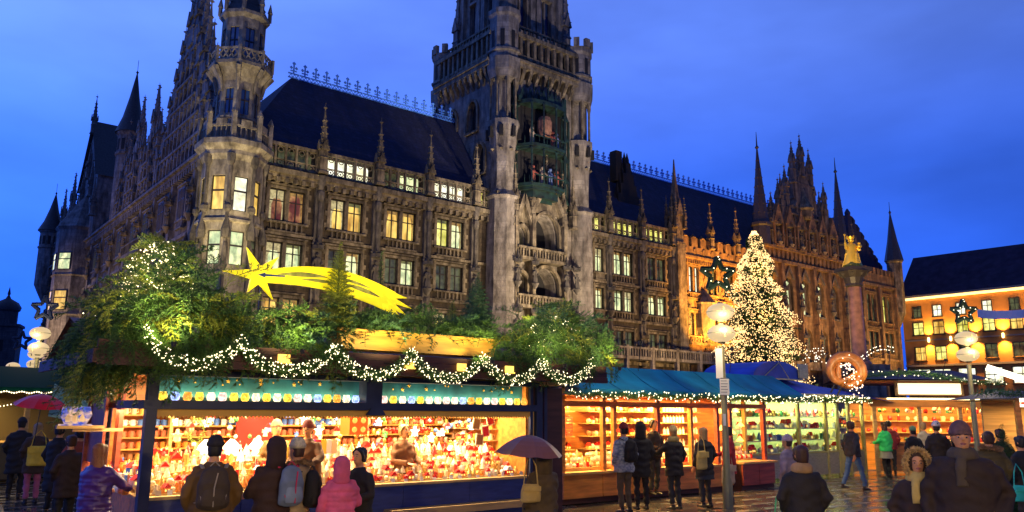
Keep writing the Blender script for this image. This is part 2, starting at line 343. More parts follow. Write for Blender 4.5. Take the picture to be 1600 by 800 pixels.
# ---- front wall, pairs of windows
rowz = [(16.25, 2.5), (12.35, 2.2), (7.95, 2.3)]
bays_l = [2.75, 7.85, 13.0, 18.1]; bays_r = [36.9, 40.5, 45.8]
gl_l = {0: [(G_red, G_red), (G_warm, G_warm), (G_warm, G_warm), (G_yel, G_pale)], 1: [(G_pale, G_pale), (G_dim, G_pale), (G_dim, G_pale), (G_dim, G_dim)],
        2: [(G_warm, G_warm), (G_dim, G_pale), (G_dim, G_dim), (G_yel, G_dim)]}
gl_r = {0: [(G_pale, G_pale), (G_pale, G_pale), (G_dim, G_dim)], 1: [(G_pale, G_pale), (G_pale, G_pale), (G_pale, G_pale)], 2: [(G_dim, G_dim), (G_dim, G_dim), (G_dim, G_dim)]}
def wfor(c): return 1.25 if c == 36.9 else 2.9
for x0, x1, bays, gl in ((-1.4, 22.4, bays_l, gl_l), (34.2, 49.2, bays_r, gl_r)):
    ops = [(c-wfor(c)/2, c+wfor(c)/2, z, z+h) for z, h in rowz for c in bays]
    ops += [(c-1.7, c+1.7, 0, 5.6, 1.8) for c in bays if wfor(c) > 2]
    m = MB(); wall_grid(m, x0, x1, 0, 20.3, ops, .4); part('wall', m, M_wall)
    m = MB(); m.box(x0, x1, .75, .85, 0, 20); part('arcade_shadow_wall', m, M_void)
    m = MB()
    for z, t, p in ((19.35, .25, .22), (19.6, .3, .4), (19.9, .4, .62), (15.05, .22, .25), (11.2, .28, .3), (6.7, .35, .5)): m.box(x0, x1, -p, .02, z, z+t)
    n = int((x1-x0)/.7)
    for i in range(n): m.box(x0+.2+i*.7, x0+.5+i*.7, -.5, -.02, 19.2, 19.6)
    part('cornice', m, M_trim)
    for r, (z, h) in enumerate(rowz):
        for b, c in enumerate(bays):
            g = gl[r][b]; w = wfor(c)
            window(c, z, w, h, g if w > 2 else g[0], 2 if w > 2 else 1)
# bay piers with shafts, ball corbels and statues
piers_l = [5.35, 10.55, 15.6, 20.7]; piers_r = [38.2, 43.3, 48.4]
pm = MB(); pm.box(-.38, .38, -.3, 0, 6.5, 19.3); pm.lathe(0, -.35, [(.16, 15.2), (.16, 18.2), (.26, 18.3), (.34, 18.7), (.3, 19.0), (.16, 19.1), (.3, 19.5), (.46, 20.3)], 8)
pm.lathe(0, -.35, [(.2, 6.6), (.2, 11), (.3, 11.1), (.3, 11.4)], 6)
D_pier = pm.mesh('pier', M_carv)
for x in piers_l+piers_r:
    put('pier', D_pier, hall, (x, 0, 0)); statue(x, -.45, 11.6, 1.15); statue(x, -.45, 6.9, 1.15, D_statl); pinnacle(x, -.35, 20.5, 1.05)
# attic gallery: lit strip behind tracery
def gal_bay(w):
    m = MB(); n = max(1, round(w/.85)); s = w/n
    m.box(-w/2, w/2, -.3, .05, 0, .16); m.box(-w/2, w/2, -.25, .05, 1.75, 2.0)
    for i in range(n+1):
        x = -w/2+s*i; m.box(x-.08, x+.08, -.24, .0, .16, 1.75)
    for i in range(n):
        c = -w/2+s*(i+.5)
        m.box(c-s/2+.08, c+s/2-.08, -.2, -.05, .62, .7)
        k = 8                                       # ring of tracery
        for j in range(k):
            a0, a1 = 2*pi*j/k, 2*pi*(j+1)/k; r0, r1 = .2, .29
            m.quad(*[(c+r*cos(a)*1.0, -.15, .39+r*sin(a)*.8) for r, a in ((r1, a0), (r1, a1), (r0, a1), (r0, a0))][::-1])
            m.quad(*[(c+r*cos(a)*.9, -.15, 1.45+r*sin(a)*.9) for r, a in ((r1, a0), (r1, a1), (r0, a1), (r0, a0))][::-1])
        m.octa((c, -.14, .39), .1)
    return m
GD = {}
def gallery(x0, x1, glass):
    w = round(x1-x0, 2); c = (x0+x1)/2
    if w not in GD: GD[w] = (gal_bay(w).mesh('gallery_tracery', M_trim), {})
    t = put('gallery_tracery', GD[w][0], hall, (c, 0, 20.45)); n = max(1, round(w/1.7))
    for i in range(n):
        k = (glass.name, n, w)
        if k not in GD[w][1]:
            q = MB(); q.box(-w/n/2+.06, w/n/2-.06, 0, .02, 0, 1.75); GD[w][1][k] = q.mesh('gallery_pane', glass)
        put('gallery_pane', GD[w][1][k], t, (-w/2+w/n*(i+.5), .85, 0))
for x0, x1, g in ((.6, 4.95, G_dim), (5.75, 10.15, G_white), (10.95, 13.2, G_dim), (13.2, 15.2, G_pale), (16.0, 20.3, G_white), (21.1, 22.4, G_yel), (34.3, 37.8, G_yel), (38.6, 42.9, G_yel), (43.7, 48.0, G_yel)):
    gallery(x0, x1, g)
m = MB(); m.box(-.5, 22.4, .9, 1.0, 20.3, 22.5); m.box(34.2, 49, .9, 1.0, 20.3, 22.5); m.box(-.5, 22.4, -.1, 1.0, 20.28, 20.46); m.box(34.2, 49, -.1, 1.0, 20.28, 20.46); part('gallery_back_wall', m, M_carv, kind='stuff')
# ---- roofs
RZ_, RY_ = 31.0, 6.5
m = MB()
for x0, x1 in ((-1.0, 22.6), (34.0, 92)):
    e = .55
    xr = 5 if x0 < 0 else x0
    m.quad((x0, e, 22.4), (x1, e, 22.4), (x1, RY_, RZ_), (xr, RY_, RZ_)); m.quad((xr, RY_, RZ_), (x1, RY_, RZ_), (x1, 12.5, 22.4), (x0, 12.5, 22.4))
    m.box(x0, x1, e-.15, e+.1, 22.3, 22.5)
m.quad((34.0, .55, 22.4), (34.0, RY_, RZ_), (34.0, 12.5, 22.4)); m.quad((22.6, .55, 22.4), (22.6, 12.5, 22.4), (22.6, RY_, RZ_))
# west wing roof, set back behind its gables
m.quad((-1, .55, 22.4), (-1, 80, 22.4), (5, 80, RZ_), (5, RY_, RZ_)); m.quad((5, RY_, RZ_), (5, 80, RZ_), (11, 80, 22.4), (11, 12, 22.4))
part('roof', m, M_roof)
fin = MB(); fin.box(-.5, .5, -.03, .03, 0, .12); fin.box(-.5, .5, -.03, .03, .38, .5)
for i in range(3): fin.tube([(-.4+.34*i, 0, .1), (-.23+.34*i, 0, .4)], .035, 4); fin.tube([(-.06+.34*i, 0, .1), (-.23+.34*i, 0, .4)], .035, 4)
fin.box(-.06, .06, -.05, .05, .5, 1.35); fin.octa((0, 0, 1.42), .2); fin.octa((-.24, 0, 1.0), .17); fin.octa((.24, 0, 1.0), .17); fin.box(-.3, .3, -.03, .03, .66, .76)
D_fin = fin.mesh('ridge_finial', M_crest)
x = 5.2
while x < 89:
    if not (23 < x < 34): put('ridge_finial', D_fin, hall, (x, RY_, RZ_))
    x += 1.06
# dark stepped dormer gables on the right-hand roof
def stepped(mb, cx, hw, z0, h, n, y0, y1, tw=.5):
    for i in range(n):
        w0 = hw*(1-i/n); mb.box(cx-w0, cx+w0, y0, y1, z0+h*i/n, z0+h*(i+1)/n)
        for s in (-1, 1): mb.lathe(cx+s*(w0-.2), (y0+y1)/2, [(tw*.5, z0+h*(i+1)/n), (tw*.45, z0+h*(i+1)/n+.5), (.03, z0+h*(i+1)/n+1.4)], 4, pi/4)
m = MB(); stepped(m, 44.5, 2.6, 22.6, 7.6, 6, 2.6, 3.4); m.box(42.6, 46.4, 3.4, 6.5, 22.5, 26); m.box(42.9, 43.9, 3, 4, 28, 31.6); part('dormer_gable', m, M_void)
# ---- corner turret
tur = put('corner_turret', None, hall, (-1.55, .25, 0)); n8 = pi/8
ops = []
def oct_wall(mb, r, z0, z1, wins, n=8, depth=.3):
    """octagonal drum with window openings on each face; wins = (z0, z1, halfwidth)"""
    fw = r*cos(pi/n)                        # face distance
    hw = r*sin(pi/n)
    for k in range(n):
        g = MB(); wall_grid(g, -hw, hw, z0, z1, [(-w, w, a, b) for a, b, w in wins], depth, -fw)
        mb.add(g, Matrix.Rotation(2*pi*k/n, 4, 'Z'))
m = MB(); oct_wall(m, 2.25, 0, 20.0, [(16.0, 18.6, .5), (12.0, 14.5, .5), (7.6, 10.0, .5)]); 
m.lathe(0, 0, [(2.25, 19.8), (2.5, 20.2), (2.5, 20.5), (2.85, 20.9), (2.85, 21.3), (2.3, 21.35), (1.6, 21.5)], 8, n8)
for z in (15.1, 11.2, 6.8): m.lathe(0, 0, [(2.25, z), (2.45, z+.08), (2.45, z+.26), (2.25, z+.34)], 8, n8, cap=False)
tw_ = part('turret_wall', m, M_turret, tur)
for (z, h, gs) in ((16.0, 2.6, [G_warm, G_white, G_warm]), (12.0, 2.5, [G_pale, G_pale, G_dim]), (7.6, 2.4, [G_dim, G_dim, G_dim])):
    for k in range(-3, 4):
        g = gs[(k+1) % 3] if -1 <= k <= 1 else G_dim
        # face centre angle: face k=0 faces -y ; camera side is around k = -0.5
        a = k*pi/4; q = MB(); q.box(-.5, .5, -1.88, -1.86, z, z+h); s_ = MB(); s_.box(-.5, -.43, -1.98, -1.9, z, z+h); s_.box(.43, .5, -1.98, -1.9, z, z+h); s_.box(-.43, .43, -1.98, -1.9, z+h*.55, z+h*.6); s_.box(-.43, .43, -1.98, -1.9, z, z+.07); s_.box(-.43, .43, -1.98, -1.9, z+h-.07, z+h)
        q.build('pane', g, tur, rz=a); s_.build('sash', M_sash, tur, rz=a)
m = MB()
for k in range(8):                          # corner shafts, canopied niches
    a = k*pi/4+n8; x, y = 2.3*cos(a), 2.3*sin(a)
    m.lathe(x, y, [(.14, 2), (.14, 15.8), (.3, 16), (.3, 16.3), (.14, 16.5), (.14, 19.3), (.28, 19.6), (.34, 20.2)], 6)
    m.lathe(x*1.05, y*1.05, [(.32, 13.9), (.36, 14.2), (.36, 14.5), (.1, 15.4), (.02, 15.8)], 5); m.lathe(x*1.07, y*1.07, [(.1, 11.4), (.26, 11.8), (.2, 12.4), (.16, 13.2), (.1, 13.5)], 6)
part('turret_niche_carving', m, M_carv, tur)
m = MB()                                    # balustrade with openwork, middle drum, flared balcony, upper drum
for k in range(8):
    a = k*pi/4+n8; x, y = 2.5*cos(a), 2.5*sin(a); m.box(x-.16, x+.16, y-.16, y+.16, 21.3, 23.3); m.lathe(x, y, [(.2, 23.3), (.26, 23.4), (.03, 23.9)], 4)
    g = MB(); f = 2.5*cos(n8); h_ = 2.5*sin(n8)
    g.box(-h_, h_, -f, -f+.14, 21.35, 21.5); g.box(-h_, h_, -f, -f+.14, 22.3, 22.45)
    for i in range(5): g.box(-h_+(i+.5)*h_*.4-.05, -h_+(i+.5)*h_*.4+.05, -f+.02, -f+.12, 21.5, 22.3)
    g.box(-.4, .4, -f-.02, -f+.1, 22.45, 22.9)
    m.add(g, Matrix.Rotation(k*pi/4, 4, 'Z'))
part('turret_balustrade', m, M_turret, tur)
m = MB(); oct_wall(m, 1.62, 21.4, 26.2, [(23.6, 25.6, .32)], depth=.15)
m.lathe(0, 0, [(1.62, 23.2), (1.72, 23.25), (1.72, 23.4), (1.62, 23.45)], 8, n8, cap=False)
m.lathe(0, 0, [(1.62, 26.2), (1.75, 26.5), (2.15, 27.1), (2.4, 27.35), (2.4, 27.6)], 8, n8)
oct_wall(m, 1.62, 27.6, 31.6, [(28.3, 30.6, .34)], depth=.15); m.lathe(0, 0, [(1.62, 31.4), (1.9, 31.7), (1.9, 31.95), (1.6, 32)], 8, n8)
part('turret_drum', m, M_turret, tur)
m = MB()
for k in range(8):
    a = k*pi/4+n8
    m.tube([(1.64*cos(a), 1.64*sin(a), 25.4), (1.8*cos(a), 1.8*sin(a), 26.4), (2.35*cos(a), 2.35*sin(a), 27.2)], [.1, .16, .22], 5)
    x, y = 2.32*cos(a), 2.32*sin(a); m.box(x-.1, x+.1, y-.1, y+.1, 27.6, 28.75)
    g = MB(); f = 2.32*cos(n8); h_ = 2.32*sin(n8); g.box(-h_, h_, -f, -f+.1, 28.5, 28.65); g.box(-h_, h_, -f, -f+.1, 27.6, 27.75)
    for i in range(4):
        c = -h_+(i+.5)*h_/2
        for s in (-1, 1): g.obox((c, -f+.05, 28.12), .04, .04, .5, Matrix.Rotation(s*.5, 3, 'Y'))
    m.add(g, Matrix.Rotation(k*pi/4, 4, 'Z'))
    x, y = 1.85*cos(a), 1.85*sin(a); m.lathe(x, y, [(.16, 31.9), (.16, 32.6), (.22, 32.65), (.02, 33.5)], 4)
part('turret_balcony', m, M_turret, tur, kind='stuff')
for k in range(8):
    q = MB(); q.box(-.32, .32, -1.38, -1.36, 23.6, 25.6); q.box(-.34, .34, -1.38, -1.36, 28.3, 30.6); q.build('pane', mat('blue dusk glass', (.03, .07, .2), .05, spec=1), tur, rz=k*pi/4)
    q = MB(); q.box(-.03, .03, -1.46, -1.38, 23.6, 25.6); q.box(-.34, .34, -1.46, -1.38, 24.7, 24.78); q.box(-.03, .03, -1.46, -1.38, 28.3, 30.6); q.box(-.34, .34, -1.46, -1.38, 29.5, 29.58); q.build('sash', M_sash, tur, rz=k*pi/4)
m = MB(); m.lathe(0, 0, [(1.85, 31.95), (1.5, 32.6), (1.15, 34), (.75, 37), (.35, 40), (.05, 42.5)], 8, n8)
for k in range(8):
    a = k*pi/4+n8
    for j in range(9):
        z = 32.8+j; r = 1.45-(z-32.6)*.15; m.octa((r*cos(a), r*sin(a), z), .13)
part('turret_spire', m, M_spire, tur)
# ---- west front (runs away to the left)
west = put('west_front', None, hall, (-1.5, 0, 0), -pi/2)
wb = [6.0, 12.2, 18.6, 24.0, 28.8, 34.8, 40.8, 46.6, 64, 70, 76]
ops = []
for c in wb:
    for z, h in ((18.0, 2.7), (13.2, 2.1), (9.0, 2.2)): ops.append((-c-.9, -c+.9, z, z+h))
    ops.append((-c-1.4, -c+1.4, 0, 5.5, 1.6))
m = MB(); wall_grid(m, -82, -1, 0, 22.2, ops, .4)
m.box(-82, -1, .8, .9, 0, 22); part('west_wall', m, M_west, west)
gw = {12.2: (G_warm, G_dim, G_dim), 18.6: (G_warm, G_dim, G_dim), 28.8: (G_yel, G_dim, G_dim), 34.8: (G_yel, G_dim, G_warm), 40.8: (G_warm, G_dim, G_dim), 24.0: (G_yel, G_dim, G_dim), 46.6: (G_pale, G_dim, G_dim), 6.0: (G_dim, G_dim, G_dim)}
for c in wb:
    gs = gw.get(c, (G_dim, G_dim, G_dim))
    for (z, h), g in zip(((18.0, 2.7), (13.2, 2.1), (9.0, 2.2)), gs): window(-c, z, 1.8, h, g, 2, west, y=-.2, py=-.36, m_sur=M_west, arch=True)
m = MB()
for z, t, p in ((21.9, .25, .3), (22.15, .3, .55), (22.45, .25, .8), (16.2, .3, .35), (15.9, .2, .2), (11.9, .25, .3), (7.4, .4, .6)): m.box(-82, -2, -p, .02, z, z+t)
for i in range(110): m.box(-81.5+i*.72, -81.2+i*.72, -.55, -.02, 21.6, 22.1)
part('west_cornice', m, M_west, west)
for c in [3.2, 9, 15.4, 21.4, 26.4, 31.8, 37.8, 43.7, 49.8, 61, 67, 73, 79]:
    q = MB(); q.box(-.35, .35, -.45, 0, 0, 17.5); q.box(-.3, .3, -.4, 0, 17.5, 22); q.lathe(0, -.6, [(.12, 7.5), (.12, 12), (.3, 12.3), (.12, 12.5), (.12, 16)], 5)
    q.build('buttress', M_west, west, loc=(-c, 0, 0)); statue(-c, -.6, 12.4, 1.1, None, west); statue(-c, -.5, 17.2, 1.1, D_statl, west)
# big openwork gable near the corner
def gothic_gable(cx, hw, z0, h, n, m_, name='gable', y0=-.2, y1=.7, pin=D_pinw, parent=None, ps=.8, niche=True):
    m = MB()
    for i in range(n):
        a, b = hw*(1-i/n), hw*(1-(i+1)/n)
        m.prism([(cx-a, z0+h*i/n), (cx+a, z0+h*i/n), (cx+a*.93, z0+h*(i+.75)/n), (cx+b, z0+h*(i+1)/n), (cx-b, z0+h*(i+1)/n), (cx-a*.93, z0+h*(i+.75)/n)], y0, y1)
        if niche and i < n-1:
            k = max(1, int(b*2/1.1))
            for j in range(k+1):
                x = cx-b+2*b*j/k if k else cx
                m.box(x-.11, x+.11, y0-.28, y0, z0+h*i/n+.2, z0+h*(i+1)/n-.2)
                m.prism([(x-.45, z0+h*(i+1)/n-.5), (x+.45, z0+h*(i+1)/n-.5), (x, z0+h*(i+1)/n+.5)], y0-.24, y0-.02)
            m.box(cx-a*.9, cx+a*.9, y0-.34, y0, z0+h*i/n, z0+h*i/n+.22)
    g = m.build(name, m_, parent)
    for i in range(n):
        a = hw*(1-i/n)
        for s in (-1, 1): put('pinnacle', pin, g, (cx+s*(a-.25), (y0+y1)/2, z0+h*(i+.5)/n), 0, scale=(ps, ps, ps*(.8+.5*i/n)))
    put('pinnacle', pin, g, (cx, (y0+y1)/2, z0+h*.97), 0, scale=ps*1.1)
    return g
gothic_gable(-14.3, 8.2, 22.7, 12.5, 6, M_west, parent=west, ps=1.15)
for c, hw, h in ((26.4, 2.6, 7.2), (32.4, 2.6, 7.8), (38.2, 2.4, 6.8), (64, 3, 8), (71, 3, 8), (78, 2.6, 7)):
    gothic_gable(-c, hw, 22.7, h, 4, M_west, parent=west, ps=.75)
    window(-c, 23.6, 1.6, 2.2, G_dim, 2, west, y=-.2, m_sur=M_west, arch=True)
for c in (23.2, 29.4, 35.4): q = MB(); q.box(-.1, .1, 0, 4, 27.2, 27.5); q.box(-.25, .25, 0, .5, 22.7, 28.4); q.build('flying_buttress', M_west, west, loc=(-c, -.2, 0)); put('pinnacle', D_pinw, west, (-c, 0, 27.5), scale=(.7, .7, .6))
# round tower with a cone, oriel tower, balcony
def round_turret(x, y, r, z0, z1, zt, parent, m_w, n=12, corb=True, name='stair_turret'):
    m = MB(); pr = ([(.3, z0-2.5), (r*.7, z0-1)] if corb else [])+[(r, z0), (r, z1-2.9), (r*1.1, z1-2.8), (r*1.1, z1-2.55), (r, z1-2.5), (r, z1-.5), (r*1.15, z1-.2), (r*1.15, z1)]
    m.lathe(x, y, pr, n); t = m.build(name, m_w, parent)
    w = MB()
    for k in range(n):
        a = 2*pi*(k+.5)/n; w.obox((x+r*cos(pi/n)*cos(a), y+r*cos(pi/n)*sin(a), z1-1.6), .05, r*.13, .65, Matrix.Rotation(a, 3, 'Z'))
    w.build('turret_window', M_void, t)
    c = MB(); c.lathe(x, y, [(r*1.28, z1-.05), (r*.8, z1+(zt-z1)*.25), (r*.42, z1+(zt-z1)*.58), (.06, zt)], n); c.lathe(x, y, [(.03, zt-.1), (.18, zt+.1), (.03, zt+.3), (.03, zt+1.6), (.01, zt+1.7)], 5)
    c.build('turret_cone', M_spire, t, smooth=True)
    return t
round_turret(-39.2, .6, 1.35, 23, 33.4, 41.0, west, M_west)
m = MB(); m.prism([(-61.5, 22.5), (-50.5, 22.5), (-50.5, 31), (-56, 39), (-61.5, 31)], -.4, 5); part('west_tower_block', m, M_west, west)
m = MB(); m.quad((-61.9, -.8, 30.8), (-56, -.8, 39.6), (-56, 5.4, 39.6), (-61.9, 5.4, 30.8)); m.quad((-56, -.8, 39.6), (-50.1, -.8, 30.8), (-50.1, 5.4, 30.8), (-56, 5.4, 39.6)); part('west_tower_roof', m, M_spire, west)
put('pinnacle', D_pinw, west, (-56, -.6, 37.8), scale=.8)
for i in range(5): put('pinnacle', D_pinw, west, (-61.6+i*2.75, -.6, 25.5+[0, 3, 6, 3, 0][i]), scale=.75)
m = MB(); m.lathe(-55.5, -.6, [(2.9, 0), (2.9, 13), (3.1, 13.2), (2.9, 13.5), (2.9, 18), (3.1, 18.2), (2.9, 18.4), (2.9, 24), (3.2, 24.4), (2.2, 26), (.2, 29)], 8, n8); part('oriel_tower', m, M_west, west)
for z, h, g in ((18.9, 2.0, G_pale), (13.8, 2.3, G_warm)):
    for k in (2, 3, 4):
        q = MB(); f = 2.9*cos(n8); q.box(-.75, .75, -f-.06, -f+.05, z, z+h); q.build('pane', g, west, loc=(-55.5, -.6, 0), rz=(k-3)*pi/4)
        q = MB(); q.box(-.85, -.75, -f-.12, -f, z-.1, z+h+.1); q.box(.75, .85, -f-.12, -f, z-.1, z+h+.1); q.box(-.75, .75, -f-.12, -f, z+h, z+h+.1); q.box(-.75, .75, -f-.12, -f, z-.1, z); q.box(-.75, .75, -f-.1, -f, z+h*.6, z+h*.66); q.build('sash', M_sash, west, loc=(-55.5, -.6, 0), rz=(k-3)*pi/4)
m = MB(); m.box(-27.5, -20.2, -1.6, 0, 16.3, 16.7); m.box(-27.5, -20.2, -1.6, -1.5, 17.5, 17.65)
for i in range(14): m.box(-27.4+i*.54, -27.3+i*.54, -1.58, -1.5, 16.7, 17.5)
part('west_balcony', m, M_carv, west)
round_turret(-80, -.8, 1.5, 20, 28.5, 34.5, west, M_west)
# ================================================================== CLOCK TOWER
tower = thing('clock_tower', 'tall square limestone tower with corner turrets and a green copper bay, rising from the roofs', 'tower', fr(P0, 28.4, 4.4), RZ)
TX, TY = 5.8, 5.6       # half sizes; front skin at y=-TY
def tpart(n, mb, m, p=None, **k): return mb.build(n, m, p or tower, **k)
m = MB()
wall_grid(m, -TX, TX, 0, 34.0, [(-1.9, 1.3, 16.9, 20.6, 2.2), (-3.9, -2.7, 16.9, 18.9, .9), (-1.9, 1.3, 12.4, 15.3, 1.8), (-3.9, -2.7, 12.4, 14.5, .8), (-2.4, 1.8, 0, 6.2, 2)], 1.5, -TY)
for rz in (-pi/2, pi/2, pi):
    g = MB(); wall_grid(g, -TY, TY, 0, 34.0, [(-3.0, -1.5, 29.0, 32.2, 1.2), (.6, 2.1, 29.0, 32.2, 1.2), (2.0, 3.4, 24.4, 27.4, 1.2)], .5, -TX); m.add(g, Matrix.Rotation(rz, 4, 'Z'))
tpart('wall', m, M_tower)
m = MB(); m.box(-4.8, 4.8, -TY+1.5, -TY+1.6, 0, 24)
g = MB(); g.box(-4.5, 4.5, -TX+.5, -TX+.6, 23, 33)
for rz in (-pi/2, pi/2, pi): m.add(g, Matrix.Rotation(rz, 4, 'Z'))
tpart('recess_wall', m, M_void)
m = MB()
for x, z, h in ((-1.2, 17, 1.9), (-3.5, 17, 1.5)):
    m.box(x-.32, x+.32, -TY+1.35, -TY+1.42, z, z+h)
tpart('pane', m, G_pale)
m = MB()
for x, z, h in ((-1.2, 17, 1.9), (-3.5, 17, 1.5)):
    m.box(x-.04, x+.04, -TY+1.28, -TY+1.35, z, z+h); m.box(x-.32, x+.32, -TY+1.28, -TY+1.35, z+h*.6, z+h*.66)
tpart('sash', m, M_sash)
# light arch surrounds on the left face windows
def arch_band(cx, w, z0, zs, rise, y, t=.28, d=.2, rz=0):
    g = MB(); g.box(cx-w/2-t, cx-w/2, y-d, y+.02, z0, zs); g.box(cx+w/2, cx+w/2+t, y-d, y+.02, z0, zs); g.box(cx-w/2-t, cx+w/2+t, y-d-.1, y+.02, z0-.2, z0)
    n = 6
    for s in (1, -1):
        for k in range(n):
            P = []
            for q, e in ((k/n, 0), ((k+1)/n, 0), ((k+1)/n, t), (k/n, t)):
                P.append((cx+s*(w/2+e)*cos(q*pi/2), zs+(rise+e)*sin(q*pi/2)))
            if s < 0: P = P[::-1]
            g.prism(P[::-1], y-d, y+.02)
    if rz:
        o = MB(); o.add(g, Matrix.Rotation(rz, 4, 'Z')); return o
    return g
m = MB()
for cx, z0, zs in ((-2.25, 29, 31), (1.35, 29, 31), (2.7, 24.4, 26.2)): tpart('window_arch', arch_band(cx, 1.5, z0, zs, 1.2, -TX, rz=-pi/2), M_trim)
for cx, w, z0, zs, r in ((-.3, 3.2, 16.9, 18.4, 2.2), (-3.3, 1.2, 16.9, 18, .9), (-.3, 3.2, 12.4, 13.5, 1.8), (-3.3, 1.2, 12.4, 13.7, .8)): tpart('balcony_arch', arch_band(cx, w, z0, zs, r, -TY-.3, .3, .35), M_trim)
for cx, w in ((-.3, 3.2), (-3.3, 1.2)):
    for z in (16.0, 11.5):
        m.box(cx-w/2-.4, cx+w/2+.4, -TY-1.3, -TY, z-.3, z); m.box(cx-w/2-.4, cx+w/2+.4, -TY-1.3, -TY-1.05, z+.75, z+.95)
        for i in range(int(w/.35)+1): m.box(cx-w/2-.2+i*.35, cx-w/2-.05+i*.35, -TY-1.25, -TY-1.1, z, z+.75)
tpart('balcony_balustrade', m, M_trim, kind='stuff')
m = MB()                                     # steep gables over the balcony, side shafts
for cx, hw, z0, z1 in ((-.3, 2.1, 20.0, 24.2), (-3.3, 1.0, 18.8, 21.8)):
    for s in (-1, 1):
        a = Vector((cx+s*hw, z0)); b = Vector((cx, z1)); 
        m.prism([(cx+s*hw, z0), (cx+s*(hw+.4), z0), (cx+s*.12, z1+.3), (cx, z1-.7)][::s], -TY-1.0, -TY-.2)
        for i in range(5): t = (i+.5)/5; m.octa((cx+s*(hw+.4)*(1-t), -TY-.6, z0+.15+(z1-z0)*t), .17)
    m.prism([(cx-hw*.8, z0+.6), (cx+hw*.8, z0+.6), (cx, z1-.6)], -TY-.55, -TY-.4)
for x in (-4.3, -2.25, 1.75): m.box(x-.2, x+.2, -TY-1.1, -TY, 6, 20.2)
tpart('porch_gable', m, M_trim)
for x in (-4.3, -2.25, 1.75, 3.1):
    put('pinnacle', D_pin, tower, (x, -TY-.7, 19.6), scale=(.85, .85, 1.0))
    put('statue', D_stat, tower, (x, -TY-1.2, 13), scale=1.0); put('statue', D_stat, tower, (x, -TY-1.2, 8.2), scale=1.1)
put('pinnacle', D_pin, tower, (-.3, -TY-.6, 23.6), scale=(.6, .6, .55))
m = MB()
for z, p, h in ((6.8, .5, .4), (10.8, .35, .35), (21.6, .4, .4)):
    m.box(-TX-p, -TX+2.2, -TY-p, -TY, z, z+h); m.box(TX-2.6, TX+p, -TY-p, -TY, z, z+h); m.box(-TX-p, -TX, -TY, TY, z, z+h)
tpart('string_course', m, M_trim)
# corner buttress columns / turrets
for sx, sy in ((-1, -1), (1, -1), (-1, 1), (1, 1)):
    x, y = sx*(TX-.9), sy*(TY-.7)-(.25 if sy < 0 else 0)
    m = MB(); m.lathe(0, 0, [(2.0, 0), (2.0, 6.5), (1.75, 7), (1.7, 10.6), (1.55, 11.2), (1.5, 21.3), (1.7, 21.6), (1.15, 22.2), (1.15, 23.8), (1.2, 25.5), (1.45, 27.8), (1.62, 28.6), (1.62, 29.1), (1.2, 29.15), (.75, 29.2), (.75, 33.2), (1.5, 33.4), (1.7, 34.2), (1.75, 35.4), (1.5, 35.5), (1.5, 40.0 if sy < 0 and sx < 0 else 38.9)], 8, n8)
    c = m.build('corner_turret', M_tower, tower, loc=(x, y, 0))
    m = MB()
    for k in range(8):
        a = k*pi/4+n8; m.lathe(1.3*cos(a), 1.3*sin(a), [(.16, 29), (.13, 29.3), (.13, 32.6), (.22, 33), (.22, 33.5)], 5)
        a = k*pi/4; 
        for z in (28.2, 26.2): m.octa((1.5*cos(a)*(1 if z > 27 else .86), 1.5*sin(a)*(1 if z > 27 else .86), z), .22)
    m.build('turret_colonnette', M_trim, c, kind='stuff')
    m = MB(); r = 1.5*cos(n8)
    for k in range(8):
        a = k*pi/4; R = Matrix.Rotation(a, 3, 'Z')
        m.obox((r*cos(a), r*sin(a), 37.4), .04, .2, .85, R)
        m.obox(((r+.02)*cos(a), (r+.02)*sin(a), 27.9), .3, .17, .5, R)
    m.build('turret_window', M_void, c, kind='stuff')
    m = MB(); zt = 40.0 if sy < 0 and sx < 0 else 38.9
    m.lathe(0, 0, [(1.5, 36.0), (1.7, 36.1), (1.7, 36.3), (1.5, 36.4)], 8, n8, cap=False)
    m.lathe(0, 0, [(1.5, zt-.3), (1.68, zt), (1.68, zt+.5), (1.3, zt+.5)], 8, n8)
    if sx < 0 and sy < 0: m.lathe(0, 0, [(1.3, zt+.4), (1.3, zt+3.5), (1.6, zt+3.7), (1.5, zt+5), (.9, zt+6), (.1, zt+6.6)], 8, n8)
    else:
        for k in range(8):
            a = k*pi/4; m.obox((1.5*cos(a), 1.5*sin(a), zt+.95), .2, .3, .5, Matrix.Rotation(a, 3, 'Z'))
    m.build('turret_crown', M_tower, c)
